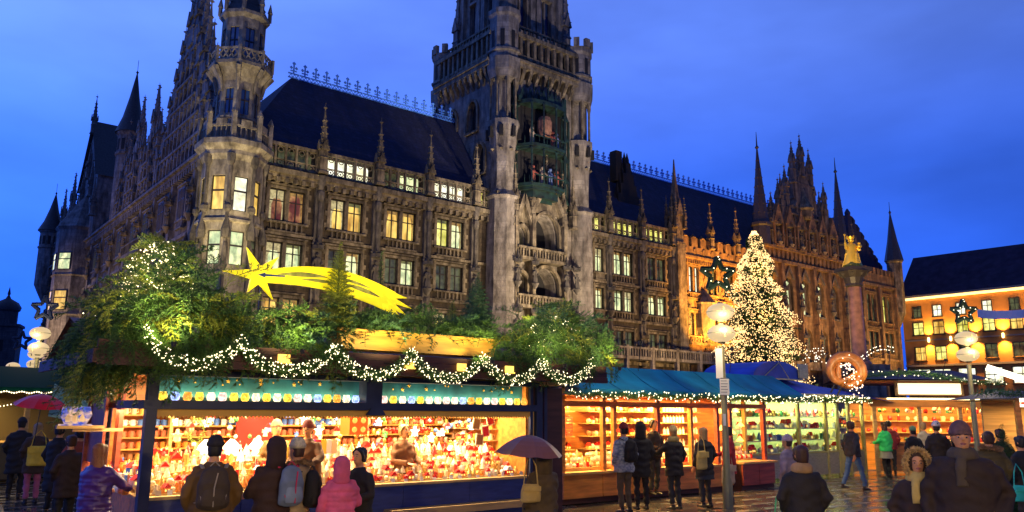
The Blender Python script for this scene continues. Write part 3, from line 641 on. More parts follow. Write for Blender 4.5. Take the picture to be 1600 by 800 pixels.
# machicolation, gallery storey, upper stage
m = MB()
for rz, W, D in ((0, TX, TY), (-pi/2, TY, TX), (pi/2, TY, TX), (pi, TX, TY)):
    g = MB(); n = 9; w = 2*(W-1.6)/n
    for i in range(n+1):
        x = -(W-1.6)+w*i; g.prism([(-D-.75, 34.6), (-D-.75, 35.0), (-D+.1, 35.0), (-D+.1, 33.2), (-D-.2, 33.5)], x-.17, x+.17, 'yz')
    for i in range(n):
        cx = -(W-1.6)+w*(i+.5)
        for s in (1, -1):
            for k in range(4):
                t0, t1 = k/4*pi/2, (k+1)/4*pi/2; ww = w/2-.1
                pts = [(cx+s*w/2, -D-.72, 34.2+.6*sin(t0)), (cx+s*ww*cos(t0), -D-.72, 34.2+.6*sin(t0)), (cx+s*ww*cos(t1), -D-.72, 34.2+.6*sin(t1)), (cx+s*w/2, -D-.72, 34.2+.6*sin(t1))]
                g.quad(*(pts if s < 0 else pts[::-1]))
    g.box(-W+.8, W-.8, -D-.8, -D+.2, 34.82, 35.3); g.box(-W+.8, W-.8, -D-.95, -D+.2, 35.3, 35.55)
    for i in range(11):
        x = -(W-1.4)+i*2*(W-1.4)/10; g.box(x-.16, x+.16, -D-.55, -D-.15, 35.55, 38.4)
        if i < 10:
            g.box(x+.16, x+2*(W-1.4)/10-.16, -D-.5, -D-.2, 35.55, 36.3)
            for q in range(2): g.octa((x+.4+q*.35, -D-.52, 35.9), .13)
    g.box(-W+.8, W-.8, -D-.65, -D-.1, 38.1, 38.5)
    m.add(g, Matrix.Rotation(rz, 4, 'Z'))
m.box(-TX+.2, TX-.2, -TY+.2, TY-.2, 34.0, 34.6)
tpart('machicolation', m, M_trim)
m = MB(); m.box(-4.6, 4.6, -4.4, 4.4, 34.6, 38.6); tpart('gallery_core', m, M_carv)
m = MB()
for rz, W, D in ((0, TX, TY), (-pi/2, TY, TX), (pi/2, TY, TX), (pi, TX, TY)):
    g = MB(); g.box(-W+.8, W-.8, -D+.1, -D+.4, 38.5, 38.8); g.box(-W+1, W-1, -D+.1, -D+.3, 39.5, 39.7)
    for i in range(16): x = -(W-1.5)+i*2*(W-1.5)/15; g.box(x-.07, x+.07, -D+.12, -D+.28, 38.8, 39.5)
    m.add(g, Matrix.Rotation(rz, 4, 'Z'))
tpart('tower_balustrade', m, M_trim)
m = MB(); S_ = 3.75
for rz in (0, -pi/2, pi/2, pi):
    g = MB(); wall_grid(g, -S_, S_, 38.5, 52, [(-2.5, -.9, 40.2, 50, 1.4), (.9, 2.5, 40.2, 50, 1.4)], .6, -S_-.001)
    for x in (-3.4, -.4, .4, 3.4): g.box(x-.3, x+.3, -S_-.45, -S_, 38.5, 52)
    for x in (-1.7, 1.7):
        g.box(x-.1, x+.1, -S_+.2, -S_+.5, 40.2, 50)
        for z in (40.2, 45): g.box(x-.8, x+.8, -S_-.2, -S_+.4, z-.2, z+.1)
        g.prism([(x-1, 49), (x+1, 49), (x, 52)], -S_-.4, -S_-.2)
    m.add(g, Matrix.Rotation(rz, 4, 'Z'))
m.box(-S_, S_, -S_, S_, 51.9, 52.3)
tpart('belfry', m, M_tower)
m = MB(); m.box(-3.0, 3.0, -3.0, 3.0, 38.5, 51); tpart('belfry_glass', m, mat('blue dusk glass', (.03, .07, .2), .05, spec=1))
for sx in (-1, 1):
    for sy in (-1, 1): put('pinnacle', D_pinw, tower, (sx*4.1, sy*4.1, 38.6), scale=(1.1, 1.1, 1.6))
# glockenspiel bay
gs = put('copper_bay', None, tower, (-.85, -TY, 0))
m = MB(); pr = 1.6
def hexd(z0, z1, r, d=1.0): m.prism([(-r, 0), (-r*.72, -pr*d*.85), (-r*.25, -pr*d), (r*.25, -pr*d), (r*.72, -pr*d*.85), (r, 0)], z0, z1, 'xy')
for z0, z1, r, d in ((21.6, 21.9, 1.6, .5), (21.9, 22.6, 2.2, .8), (22.6, 22.9, 2.6, 1), (22.9, 23.2, 2.9, 1.1), (26.6, 26.8, 2.9, 1.1), (26.8, 27.1, 3.05, 1.2), (31.2, 31.6, 3.0, 1.1)): hexd(z0, z1, r, d)
for z0, z1 in ((23.2, 26.6), (27.1, 31.2)):
    for x, y in ((-2.9, -.2), (-2.1, -1.5), (-.8, -1.75), (.8, -1.75), (2.1, -1.5), (2.9, -.2)):
        m.lathe(x, y, [(.13, z0), (.09, z0+.3), (.09, z1-.3), (.16, z1)], 6)
    for i in range(13):
        x = -2.6+i*.43; y = -1.85 if abs(x) < 1 else -1.85+(abs(x)-1)*.5; m.box(x-.03, x+.03, y, y+.05, z0, z0+.7)
    m.box(-2.0, 2.0, -1.85, -1.75, z0+.68, z0+.78)
for i, x in enumerate((-2.9, -2.1, -1.4, -.8, 0, .8, 1.4, 2.1, 2.9)):
    h = 34.3-abs(x)*.8 if i % 2 == 0 else 32.9-abs(x)*.2; y = -1.5+abs(x)*.35
    m.lathe(x, y, [(.16, 31.4), (.12, 32), (.03, h)], 5); m.octa((x, y, h-.5), .13); m.octa((x, y, h-1.1), .16)
    if i < 8: m.prism([(x-.1, 31.5), (x+.9, 31.5), (x+.4, 32.9)], y-.05, y+.05)
for s in (-1, 1):
    m.box(s*3.3-.18, s*3.3+.18, -.3, .02, 20.8, 33.2); m.box(s*3.9-.1, s*3.9+.1, -.2, .02, 21.5, 31)
    for k in range(5): m.prism([(s*3.3-.4, 22+k*2.2), (s*3.3+.4, 22+k*2.2), (s*3.3, 23+k*2.2)], -.4, -.3)
m.build('copper_frame', M_copper, gs)
m = MB(); m.box(-2.8, 2.8, -.12, -.01, 22.9, 31.5); m.build('copper_bay_recess', M_void, gs)
m = MB(); m.lathe(0, -.9, [(.6, 28.2), (.75, 29), (.75, 29.8), (.6, 30.2)], 10); m.build('bell_drum', mat('dull red plaster', (.28, .14, .09), .7, var=.4), gs)
for i, (x, y, z) in enumerate(((-1.5, -1.0, 23.2), (-.5, -1.2, 23.2), (.5, -1.2, 23.2), (1.5, -1.0, 23.2), (-1.6, -.9, 27.1), (1.6, -.9, 27.1), (.9, -1.1, 27.1))):
    m = MB(); m.lathe(0, 0, [(.3, 0), (.22, .7), (.26, 1.3), (.1, 1.5)], 7, sy=.8); m.ball((0, 0, 1.7), .18, 6, 5); m.tube([(.25, 0, 1.25), (.5, -.2, 1.0)], .06, 4); m.tube([(-.25, 0, 1.25), (-.4, -.2, 1.5)], .06, 4)
    m.build('carillon_figure', [mat('painted figure red', (.3, .08, .05), .5), mat('painted figure pale', (.45, .35, .25), .5), mat('painted figure blue', (.1, .15, .3), .5)][i % 3], gs, loc=(x, y, z))
# ================================================================== hall, right part
# slim pinnacled tower between the parts
m = MB(); m.box(48.6, 50.0, -.9, .6, 0, 21); m.box(48.75, 49.85, -.75, .45, 21, 25.2)
m.lathe(49.3, -.15, [(1.0, 20.6), (1.1, 20.8), (1.0, 21)], 4, pi/4)
for s in (0, 1, 2, 3):
    g = MB(); g.prism([(-.62, 24.2), (.62, 24.2), (0, 26.2)], -.75, -.6); T_ = Matrix.Translation((49.3, -.15, 0)) @ Matrix.Rotation(s*pi/2, 4, 'Z'); m.add(g, T_)
m.lathe(49.3, -.15, [(.7, 25.2), (.42, 27), (.2, 29), (.06, 31)], 4, pi/4)
for s in (-1, 1):
    for t in (-1, 1): m.add(mb_pinnacle(3.6, .35), Matrix.Translation((49.3+s*.75, -.15+t*.7, 22.6)))
part('pinnacle_tower', m, M_trim)
# warm brick part
bx0, bx1 = 50.0, 66.2; wz = [(15.6, 3.0), (10.6, 2.6)]
cs = [52.3, 55.6, 58.9, 62.2]
m = MB(); ops = [(c-.95, c+.95, z, z+h) for c in cs for z, h in wz]+[(c-1.1, c+1.1, 0, 6, 1.1) for c in cs]
wall_grid(m, bx0, bx1, 0, 20, ops, .4); part('brick_wall', m, M_brick)
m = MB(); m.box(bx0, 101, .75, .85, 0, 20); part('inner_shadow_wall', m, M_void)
for i, c in enumerate(cs):
    for j, (z, h) in enumerate(wz): window(c, z, 1.9, h, [[G_white, G_warm, G_dim, G_dim], [G_warm, G_dim, G_warm, G_dim]][j][i], 2, m_sur=M_brick, arch=True)
m = MB()
for z, t, p in ((19.2, .3, .25), (19.5, .3, .45), (14.6, .3, .3), (9.4, .3, .4)): m.box(bx0, bx1, -p, .02, z, z+t)
for i in range(40): m.box(bx0+.1+i*.4, bx0+.28+i*.4, -.36, -.02, 18.9, 19.2)
m.box(bx0, bx1, -.3, .2, 19.8, 20.9)
n = 10
for i in range(n):
    x = bx0+.3+i*(bx1-bx0)/n; m.box(x, x+1.05, -.3, .2, 20.9, 22.0); m.lathe(x+.52, -.05, [(.3, 22), (.42, 22.1), (.03, 22.5)], 4, pi/4)
    g = MB(); g.lathe(0, 0, [(.34, 0), (.34, .1)], 8); m.add(g, Matrix.Translation((x+.52, -.28, 20.4)) @ Matrix.Rotation(pi/2, 4, 'X'))
part('brick_parapet', m, M_brick)
for x in (55.6, 60.8): pinnacle(x, -.2, 21, 1.05)
m = MB(); m.lathe(54.0, -.1, [(.1, 9.5), (1.2, 11.5), (1.3, 14.2), (1.4, 14.4), (.2, 16)], 8, n8); part('oriel', m, M_carv)
for x in (50.7, 54, 57.3, 60.6, 63.9): statue(x, -.3, 11, 1.1); statue(x, -.3, 6.9, 1.1, D_statl)
# gabled part
gx0, gx1 = 66.2, 90.6
tall = [68.4, 72.2, 76.0, 79.8, 83.6, 87.4]
m = MB(); ops = [(c-.85, c+.85, 14.8, 19.6, 1.2) for c in tall]+[(c-1.1, c+1.1, 8.6, 13.0, 1.3) for c in tall]+[(c-1.4, c+1.4, 0, 6, 1.5) for c in tall]
wall_grid(m, gx0, gx1, 0, 21.4, ops, .5); part('gabled_wall', m, M_brick)
for i, c in enumerate(tall):
    g = G_pale if i in (1, 2, 3) else G_dim
    w = MB(); w.box(-.85, -.3, .35, .45, 0, 4.8); w.box(.3, .85, .35, .45, 0, 4.8); w.box(-.3, .3, .36, .44, 3.4, 3.6); w.box(-.85, .85, -.15, .1, -.25, 0)
    for s in (1, -1): w.prism([(s*.85, 4.5), (s*1.15, 4.5), (0, 6.3), (0, 5.8)][::s], -.22, .02)
    o = w.build('window', M_carv, hall, loc=(c, 0, 14.8)); q = MB(); q.box(-.3, .3, .38, .42, 0, 3.4); q.octa((0, .35, 3.95), .32); q.build('pane', g, o)
    q = MB(); q.box(-1.1, 1.1, .45, .5, 0, 4.4); q2 = MB(); q2.box(-.06, .06, .3, .44, 0, 4.2); q2.box(-1.1, 1.1, .3, .44, 1.6, 1.7); o = q2.build('window', M_carv, hall, loc=(c, 0, 8.6)); q.build('pane', G_dim, o)
for i in range(7):
    x = gx0+.3+i*3.83; q = MB(); q.box(-.45, .45, -.8, 0, 0, 13.5); q.box(-.35, .35, -.5, 0, 13.5, 21.4); q.lathe(0, -.5, [(.3, 13.4), (.42, 13.6), (.1, 15)], 4, pi/4); q.build('buttress', M_brick, hall, loc=(x, 0, 0))
    statue(x, -.9, 9, 1.1); statue(x, -.6, 15, 1.1)
m = MB(); m.box(gx0-.2, gx1, -.5, .3, 21.2, 21.6); m.box(gx0-.2, gx1, -.6, .3, 23.0, 23.3); m.box(gx0, gx1, -.1, .3, 21.6, 23.0)
for i in range(24): m.box(gx0+.3+i*1.01, gx0+.75+i*1.01, -.3, -.1, 21.6, 23)
part('frieze', m, M_brick)
m = MB()
for c in tall: m.box(c-1.3, c+1.3, -.75, -.6, 7.7, 8.5); m.box(c-1.4, c+1.4, -.9, 0, 7.4, 7.7)
part('balustrade', m, M_trim)
g = gothic_gable(76.4, 9.0, 23.2, 8.4, 5, M_carv, pin=D_pinb, parent=hall, ps=.9)
m = MB(); m.box(74.6, 79.0, -.3, .7, 30, 33.2); m.prism([(75.2, 33.2), (78.4, 33.2), (76.8, 36)], -.25, .6); m.box(71.1, 72, -.3, .6, 27, 30); m.box(81.8, 82.9, -.3, .6, 27, 30.5); part('gable_top', m, M_carv)
for x, z, s in ((74.7, 33, .95), (76.9, 34.2, 1.0), (79.0, 33, .92), (71.5, 29, .75), (82.4, 29.5, .8)): put('pinnacle', D_pinb, hall, (x, 0, z), scale=(s*.9, s*.9, s))
m = MB()                                     # niche figures of the gable
for i in range(6):
    x = 69.6+i*2.7; m.box(x-.8, x+.8, -.8, -.2, 23.3, 23.6); m.prism([(x-1.1, 26.6), (x+1.1, 26.6), (x, 29.2)], -.75, -.22); m.box(x-1.05, x-.85, -.7, -.2, 23.6, 26.6); m.box(x+.85, x+1.05, -.7, -.2, 23.6, 26.6)
part('niche_frame', m, M_brick)
for i in range(6): statue(69.6+i*2.7, -.5, 23.2, 1.3, D_statl)
m = MB(); m.lathe(0, 0, [(.8, 0), (.95, .3), (.95, 1.2), (1.3, 1.5), (.4, 3.2), (.1, 4.4)], 8); part('gable_medallion', m, M_trim, loc=(76.6, -.3, 28))
def spire(x, y, z0, zt, r):
    m = MB(); m.lathe(x, y, [(r, z0), (r, z0+2.4), (r*1.15, z0+2.6), (r*1.15, z0+2.9), (r*.95, z0+3), (r*.5, z0+(zt-z0)*.55), (.1, zt-1.2), (.28, zt-1.0), (.1, zt-.7), (.03, zt+1.2)], 8, n8)
    for k in range(8):
        for j in range(7):
            a = k*pi/4+n8; t = (j+1)/8.5; m.octa((x+r*.95*(1-t)*cos(a), y+r*.95*(1-t)*sin(a), z0+3+(zt-4-z0)*t), .12)
    return part('spire', m, M_spire)
spire(66.8, .2, 23.2, 37.4, 1.15); spire(86.5, .2, 23.2, 38, 1.15)
for x in (68.6, 83.5, 89.5): pinnacle(x, -.1, 23.3, 1.0, D_pinb)
# low end part with stepped roof line
ex0, ex1 = 90.6, 101.2
m = MB(); ops = [(c-1.4, c+1.4, 15.4, 19.6, 1.4) for c in (93.6, 98.3)]+[(c-1.3, c+1.3, 10.8, 13.8) for c in (93.6, 98.3)]+[(c-1.5, c+1.5, 0, 6.4, 1.5) for c in (93.6, 98.3)]
wall_grid(m, ex0, ex1, 0, 21, ops, .5); m.box(ex0, ex1, -.2, .3, 21, 22.6)
for i in range(9): m.box(ex0+.3+i*1.2, ex0+1.0+i*1.2, -.3, .3, 22.6, 23.5)
m.box(ex0, ex1, -.4, .1, 20.6, 21.0); m.box(ex0, ex1, -.3, .1, 14.3, 14.6); m.box(ex0, ex1, -.4, .1, 9.6, 9.9)
for x in (91, 96, 101): m.box(x-.35, x+.35, -.45, 0, 0, 21)
part('end_wall', m, M_brick)
for c in (93.6, 98.3):
    window(c, 15.4, 2.6, 4.0, [G_dim, G_dim] if c < 95 else [G_yel, G_dim], 2, m_sur=M_brick, arch=True); window(c, 10.8, 2.6, 3.0, G_dim, 2, m_sur=M_brick)
m = MB()
for i in range(8):
    a = 91.5+i*1.25; z = 31.5-i*1.05; m.box(a, a+1.3, 1.5, 10, 22.4, z); m.lathe(a+.65, 1.8, [(.4, z), (.45, z+.5), (.1, z+1.1)], 4, pi/4)
part('stepped_roof', m, M_roof)
m = MB(); m.lathe(102.0, 0, [(.2, 15), (1.1, 17.2), (1.1, 25.0), (1.25, 25.2), (1.25, 25.5)], 8, n8); t = part('end_turret', m, M_trim)
m = MB(); m.lathe(102.0, 0, [(1.4, 25.4), (.75, 28.6), (.1, 33), (.2, 33.3), (.05, 33.6), (.03, 35)], 8, n8); m.build('turret_cone', M_spire, t)
# long balcony over the ground floor, right of the tower
m = MB(); m.box(34.4, 66, -2.2, 0, 7.2, 7.5); m.box(34.4, 66, -2.3, -2.0, 8.25, 8.45)
for i in range(79): m.box(34.5+i*.4, 34.65+i*.4, -2.25, -2.1, 7.5, 8.25)
for i in range(9): m.box(34.5+i*3.9, 34.9+i*3.9, -2.3, -1.9, 0, 8.6)
part('long_balcony', m, M_tower)
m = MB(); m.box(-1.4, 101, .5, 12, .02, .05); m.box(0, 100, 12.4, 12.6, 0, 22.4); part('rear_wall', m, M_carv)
# ================================================================== NEIGHBOURING BUILDING (right)
rb = thing('office_building', 'orange lit plain building with square windows, dark roof and bright cornice at the right edge', 'building', fr(P0, 104.5, 0), RZ-pi/2)
M_ochre = mat('ochre plaster', (.50, .22, .05), .85, var=.25, vscale=.5, bump=.2, bscale=6)
def rpart(n, m, mt, **k): return m.build(n, mt, rb, **k)
xs = [1.6+3.4*i for i in range(13)]   # local x runs towards the camera
xs = [1.7, 4.7, 8.1, 11.7, 15.3, 18.9, 22.5, 26.1]
rz_ = [(16.6, 1.6, 1.2), (13.9, 1.8, 1.5), (10.0, 1.9, 1.5), (6.3, 2.2, 2.3)]
m = MB(); ops = [(x-w/2, x+w/2, z, z+h) for x in xs for z, h, w in rz_]
wall_grid(m, -.6, 30, 0, 19.3, ops, .3); rpart('wall', m, M_ochre)
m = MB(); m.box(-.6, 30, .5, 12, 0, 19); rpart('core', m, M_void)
m = MB(); m.box(-.6, 30, -.9, .5, 19.6, 19.9); m.box(-.6, 30, -.15, 0, 12.9, 13.1); m.box(-.6, 30, -.2, 0, 9.0, 9.3); rpart('cornice', m, mat('grey cornice', (.3, .25, .18), .7))
m = MB(); m.box(-.6, 30, -.55, -.05, 19.3, 19.6); rpart('cornice_light', m, emis('cornice light', (1, .82, .38), 1.5))
m = MB(); m.quad((-.6, -.9, 19.9), (30, -.9, 19.9), (30, 7, 27.0), (-.6, 5.5, 27.0)); m.quad((-.6, 5.5, 27), (30, 7, 27), (30, 14, 20), (-.6, 14, 20)); m.quad((-.6, -.9, 19.9), (-.6, 5.5, 27), (-.6, 14, 20)); rpart('roof', m, mat('plum roof', (.03, .024, .045), .9, spec=.1, var=.3, vscale=1))
lights = {0: [G_dim, G_white, G_white, G_white, G_dim, G_warm, G_dim, G_warm], 1: [G_yel, G_warm, G_yel, G_yel, G_warm, G_yel, G_dim, G_warm], 2: [G_warm, G_yel, G_dim, G_dim, G_dim, G_warm, G_dim, G_dim], 3: [G_white]*8}
for r, (z, h, w) in enumerate(rz_):
    for i, x in enumerate(xs):
        f = MB(); f.box(-w/2-.12, -w/2, -.08, .2, -.1, h+.12); f.box(w/2, w/2+.12, -.08, .2, -.1, h+.12); f.box(-w/2, w/2, -.08, .2, h, h+.12); f.box(-w/2-.2, w/2+.2, -.18, .2, -.22, -.1); f.box(-.035, .035, .1, .18, 0, h); f.box(-w/2, w/2, .1, .18, h*.55, h*.6)
        o = rpart('window', f, M_sash, loc=(x, 0, z)); q = MB(); q.box(-w/2, w/2, .2, .24, 0, h); q.build('pane', lights[r][i], o)
for i, x in enumerate([3.2, 6.4, 9.9, 13.5, 17.1, 20.7]):
    m = MB(); m.lathe(0, 0, [(.1, -.35), (.16, -.3), (.16, .3), (.1, .35)], 8); o = rpart('wall_lamp', m, emis('sconce', (1, .75, .25), 6), loc=(x, -.3, 13.0))
    for s in (-1, 1):
        d = bpy.data.lights.new('wall_lamp_light', 'SPOT'); d.energy = 3300; d.color = (1, .52, .10); d.spot_size = radians(110); d.spot_blend = 1; d.shadow_soft_size = .1
        l = bpy.data.objects.new('wall_lamp_light', d); COL.objects.link(l); l.parent = rb; l.location = (x, -.75, 13.0+s*.4); l.rotation_euler = (0 if s < 0 else pi, 0, 0); l.rotation_euler.x += -s*radians(12)
# ================================================================== far left: onion-domed tower
ft = thing('church_tower', 'distant dark stone tower with a small dome at the left edge', 'tower', (-116.5, 181, 0), .4)
m = MB(); m.box(-3.2, 3.2, -3.2, 3.2, 0, 20); m.box(-3.5, 3.5, -3.5, 3.5, 19.6, 20.2); m.lathe(0, 0, [(2.4, 20), (2.4, 23.3), (2.8, 23.5)], 8, n8); ft_w = m.build('wall', stone('far stone', (.10, .09, .10), (.07, .06, .07), (.03, .03, .04)), ft)
m = MB(); m.lathe(0, 0, [(2.7, 23.4), (2.9, 24.2), (2.2, 25.3), (.6, 26.2), (.2, 27), (.35, 27.3), (.03, 29)], 10); m.build('dome', M_spire, ft, smooth=True)
for z in (7, 14): 
    m = MB(); m.box(-.6, .6, -3.3, -3.18, z, z+2.5); m.build('window', M_void, ft)
# ================================================================== Column with the golden statue
cb = Vector((22.0, 50, 0)); col_o = thing('statue_column', 'tall red marble column carrying a gilded figure behind the market stalls', 'column', cb, .3)
m = MB(); m.box(-1.6, 1.6, -1.6, 1.6, 0, .8); m.box(-1.0, 1.0, -1.0, 1.0, .8, 4.6); m.box(-1.2, 1.2, -1.2, 1.2, 4.6, 4.95); m.build('pedestal', M_tower, col_o)
m = MB(); m.lathe(0, 0, [(.7, 4.95), (.7, 5.1), (.47, 5.3), (.41, 9.9)], 16); m.build('shaft', mat('red marble', (.28, .135, .075), .35, var=.35, vscale=3), col_o, smooth=True)
m = MB(); m.lathe(0, 0, [(.47, 9.9), (.55, 10.0), (.5, 10.1), (.62, 10.5), (.95, 10.9)], 12); m.box(-.8, .8, -.8, .8, 10.9, 11.15)
for k in range(8): m.octa((.75*cos(k*pi/4), .75*sin(k*pi/4), 10.75), .18)
m.build('capital', mat('dark bronze', (.05, .04, .03), .5), col_o)
m = MB(); m.lathe(0, 0, [(.42, 11.15), (.5, 11.3), (.36, 11.8), (.27, 12.3), (.3, 12.65), (.14, 12.8)], 10, sy=.8)
m.ball((0, -.02, 12.97), .15, 10, 8); m.tube([(-.26, 0, 12.6), (-.42, -.15, 12.35), (-.5, -.2, 12.75)], [.09, .07, .05], 6); m.tube([(.26, 0, 12.6), (.4, -.12, 12.35), (.2, -.3, 12.3)], [.09, .08, .06], 6)
m.ball((.26, -.25, 12.55), .13, 8, 6); m.ball((.26, -.25, 12.75), .08, 8, 6); m.tube([(-.5, -.2, 12.3), (-.5, -.2, 13.2)], .025, 5); m.octa((-.5, -.2, 13.25), .08)
m.lathe(0, 0, [(.15, 13.05), (.2, 13.2), (.14, 13.2)], 8)
for k in range(6): m.octa((.17*cos(k), .17*sin(k), 13.25), .05)
for k in range(7): a = k*.9; m.tube([(.4*cos(a), .35*sin(a), 11.2), (.3*cos(a+.4), .25*sin(a+.4), 12.1)], .06, 4)
gf = m.build('gilded_figure', mat('gilding', (.95, .60, .05), .35, .35), col_o, smooth=True); gf.scale = (1.35, 1.35, 1.0); gf.location.z = 0
# ================================================================== Christmas tree
ct = thing('christmas_tree', 'tall fir covered in white fairy lights in front of the town hall', 'christmas tree', (21.4, 68, 0), 0)
m = MB(); m.tube([(0, 0, 0), (.1, 0, 8), (0, 0, 17)], [.35, .22, .04], 8); m.build('trunk', mat('bark', (.06, .04, .025), .9, bump=.5), ct)
rnd = random.Random(3); fm = MB(); lm = MB(); H_ = 17.6
def tree_r(z): 
    t = min(1, max(0, (z-1.5)/(H_-1.5))); return (3.95*(1-t)**.75+.15)*(1+.15*sin(z*2.6))
for i in range(620):
    z = 1.6+(H_-1.8)*rnd.random()**1.2; a = rnd.random()*2*pi; R = tree_r(z)*(1+.19*sin(a*3+z*.9))*rnd.uniform(.7, 1.1)
    d = Vector((cos(a), sin(a), 0)); tip = d*R+Vector((0, 0, z-.18*R-rnd.random()*.25)); root = Vector((0, 0, z+.1)); side = Vector((-sin(a), cos(a), 0))
    nk = 7
    for k in range(1, nk+1):
        t = .25+.75*k/nk; c = root.lerp(tip, t)+Vector((0, 0, -.25*sin(t*pi)*.5)); w = .55*(1.15-t)+.12
        for s in (-1, 1):
            e = c+side*s*w+d*.25+Vector((0, 0, -.12+rnd.uniform(-.1, .1)))
            fm.quad(c+d*-.12, e, c+d*.22+Vector((0, 0, .06)))
            fm.quad(c+d*-.1, e+Vector((0, 0, -.25)), c+d*.1+Vector((0, 0, -.2)))
for i in range(12000):
    z = 1.7+(H_-1.6)*rnd.random()**1.05; a = rnd.random()*2*pi; R = tree_r(z)*(1+.19*sin(a*3+z*.9))*rnd.uniform(.72, 1.12)
    lm.octa((R*cos(a), R*sin(a), z-.15*R), rnd.uniform(.028, .058))
fm.build('crown', mat('fir green', (.035, .075, .02), .8, var=.4, vscale=2), ct, kind='stuff')
lm.build('fairy_lights', emis('fairy light', (1, .66, .27), 2.1), ct, kind='stuff')
# ================================================================== SHARED MARKET BITS
M_navy = mat('navy painted wood', (.035, .05, .17), .4, var=.3, vscale=3, stretch=(1, 1, 6), bump=.2)
M_navyd = mat('dark navy post', (.02, .03, .075), .45, var=.3, vscale=3)
M_ppine = mat('pine board', (.55, .33, .11), .5, var=.3, vscale=3, stretch=(.4, 6, 6), bump=.2)
M_owood = mat('orange varnished wood', (.60, .23, .045), .35, var=.4, vscale=2.5, stretch=(.5, 5, 5), bump=.15)
M_rwood = mat('red varnished wood', (.30, .06, .03), .35, var=.4, vscale=2.5, stretch=(.5, 5, 5))
M_dwood = mat('dark red brown board', (.07, .022, .015), .6, var=.4, vscale=3, stretch=(.5, 5, 5))
M_black = mat('black metal', (.015, .015, .017), .45)
M_teal = mat('teal awning canvas', (.0, .22, .36), .8, var=.4, vscale=1.1, bump=.3, bscale=5)
M_blue = mat('blue tarpaulin', (.015, .05, .42), .5, var=.3, vscale=2, bump=.3, bscale=5)
M_gold = mat('gold star paint', (.85, .55, .08), .4)
M_bulb = emis('bulb glow', (1, .84, .5), 4.5)
def area(name, loc, sx, sy, w, col, rz=0, rx=0):
    d = bpy.data.lights.new(name, 'AREA'); d.shape = 'RECTANGLE'; d.size = sx; d.size_y = sy; d.energy = w; d.color = col
    o = bpy.data.objects.new(name, d); COL.objects.link(o); o.location = loc; o.rotation_euler = (rx, 0, rz); return o
def point(name, loc, w, col, r=.08, parent=None):
    d = bpy.data.lights.new(name, 'POINT'); d.energy = w; d.color = col; d.shadow_soft_size = r
    o = bpy.data.objects.new(name, d); COL.objects.link(o); o.location = loc; o.parent = parent; return o
# fir branches: a few shared drooping fronds
M_fir = [mat('fir needles dark', (.035, .10, .02), .65, var=.4, vscale=4), mat('fir needles green', (.08, .19, .03), .6, var=.4, vscale=4), mat('fir needles yellow green', (.24, .30, .03), .6, var=.4, vscale=4), mat('fir needles blue green', (.05, .14, .06), .6, var=.4, vscale=4)]
def frond(seed, L_=.7, droop=.35, side_n=15, needle=.025):
    r = random.Random(seed); m = MB()
    def pt(t): return Vector((L_*t*(1-.15*t), 0, .12*sin(t*2)-droop*t*t))
    def needles(p, q, n, ln):
        d = (q-p); dn = d.normalized(); o = dn.orthogonal().normalized(); c = dn.cross(o)
        for i in range(n):
            b = p+d*(i+r.random())/n
            a = r.random()*2*pi; v = (o*cos(a)+c*sin(a)); tip = b+v*ln+dn*ln*.8
            w = v.cross(dn)*.0065
            m.quad(b-w, b+w, tip)
    pts = [pt(i/8) for i in range(9)]; m.tube(pts, [.008*(1-i/9)+.002 for i in range(9)], 3, cap=False)
    for i in range(8): needles(pts[i], pts[i+1], 10, needle)
    for i in range(side_n):
        t = .12+.85*i/side_n; s = 1 if i % 2 else -1; l = .42*L_*(1.08-t)+.05
        p = pt(t); a = s*(.85+r.uniform(-.15, .15)); q = p+Vector((cos(a)*l, sin(a)*l, -.3*droop*l+r.uniform(-.02, .02)))
        needles(p, q, 30, needle)
        for u, v in ((.45, 1), (.7, -1)):
            p2 = p.lerp(q, u); q2 = p2+Vector((cos(a+v*.7)*l*.45, sin(a+v*.7)*l*.45, -.02)); needles(p2, q2, 9, needle*.9)
    return m
FR = [[frond(s+10*k, (.75, .6, .9)[k], (.25, .5, .75)[k]).mesh('fir_branch', M_fir[s]) for s in range(4)] for k in range(3)]
def branch(parent, loc, yaw, pitch=0, roll=0, s=1, kind=0, tone=0):
    o = bpy.data.objects.new('fir_branch', FR[kind][tone]); COL.objects.link(o); o.parent = parent
    o.location = loc; o.rotation_euler = (roll, pitch, yaw); o.scale = (s, s, s); return o
def fir_stuff(m, p, n, r, rnd, ln=.05):
    """loose needles round a point"""
    for i in range(n):
        a = rnd.random()*2*pi; b = rnd.uniform(-1, 1); d = Vector((cos(a)*sqrt(1-b*b), sin(a)*sqrt(1-b*b), b)); q = Vector(p)+d*r*.3; t = q+d*r+Vector((rnd.uniform(-1, 1), rnd.uniform(-1, 1), rnd.uniform(-1, 1)))*ln*.5
        w = d.orthogonal().normalized()*.011; m.quad(q-w, q+w, t)
def garland(name, label, pts, r, parent_loc, nd, bulbs, seed=1, group=None, brad=.011, rz=0):
    rnd = random.Random(seed); t = thing(name, label, 'garland', parent_loc, rz, group); g = MB(); b = MB(); P = [Vector(p) for p in pts]
    for i in range(len(P)-1):
        d = (P[i+1]-P[i]).length; n = max(1, int(d*nd))
        for k in range(n):
            p = P[i].lerp(P[i+1], (k+rnd.random())/n); fir_stuff(g, p, 9, r*rnd.uniform(.8, 1.25), rnd)
        for k in range(int(d*bulbs)):
            p = P[i].lerp(P[i+1], rnd.random()); a = rnd.random()*2*pi
            q = p+Vector((cos(a)*.3*r, -abs(rnd.gauss(0, .8))*r*.9, sin(a)*r*.8)); b.octa(q, brad*rnd.uniform(.8, 1.3))
    g.build('greenery', M_fir[1], t, kind='stuff'); b.build('fairy_lights', M_bulb, t, kind='stuff'); return t
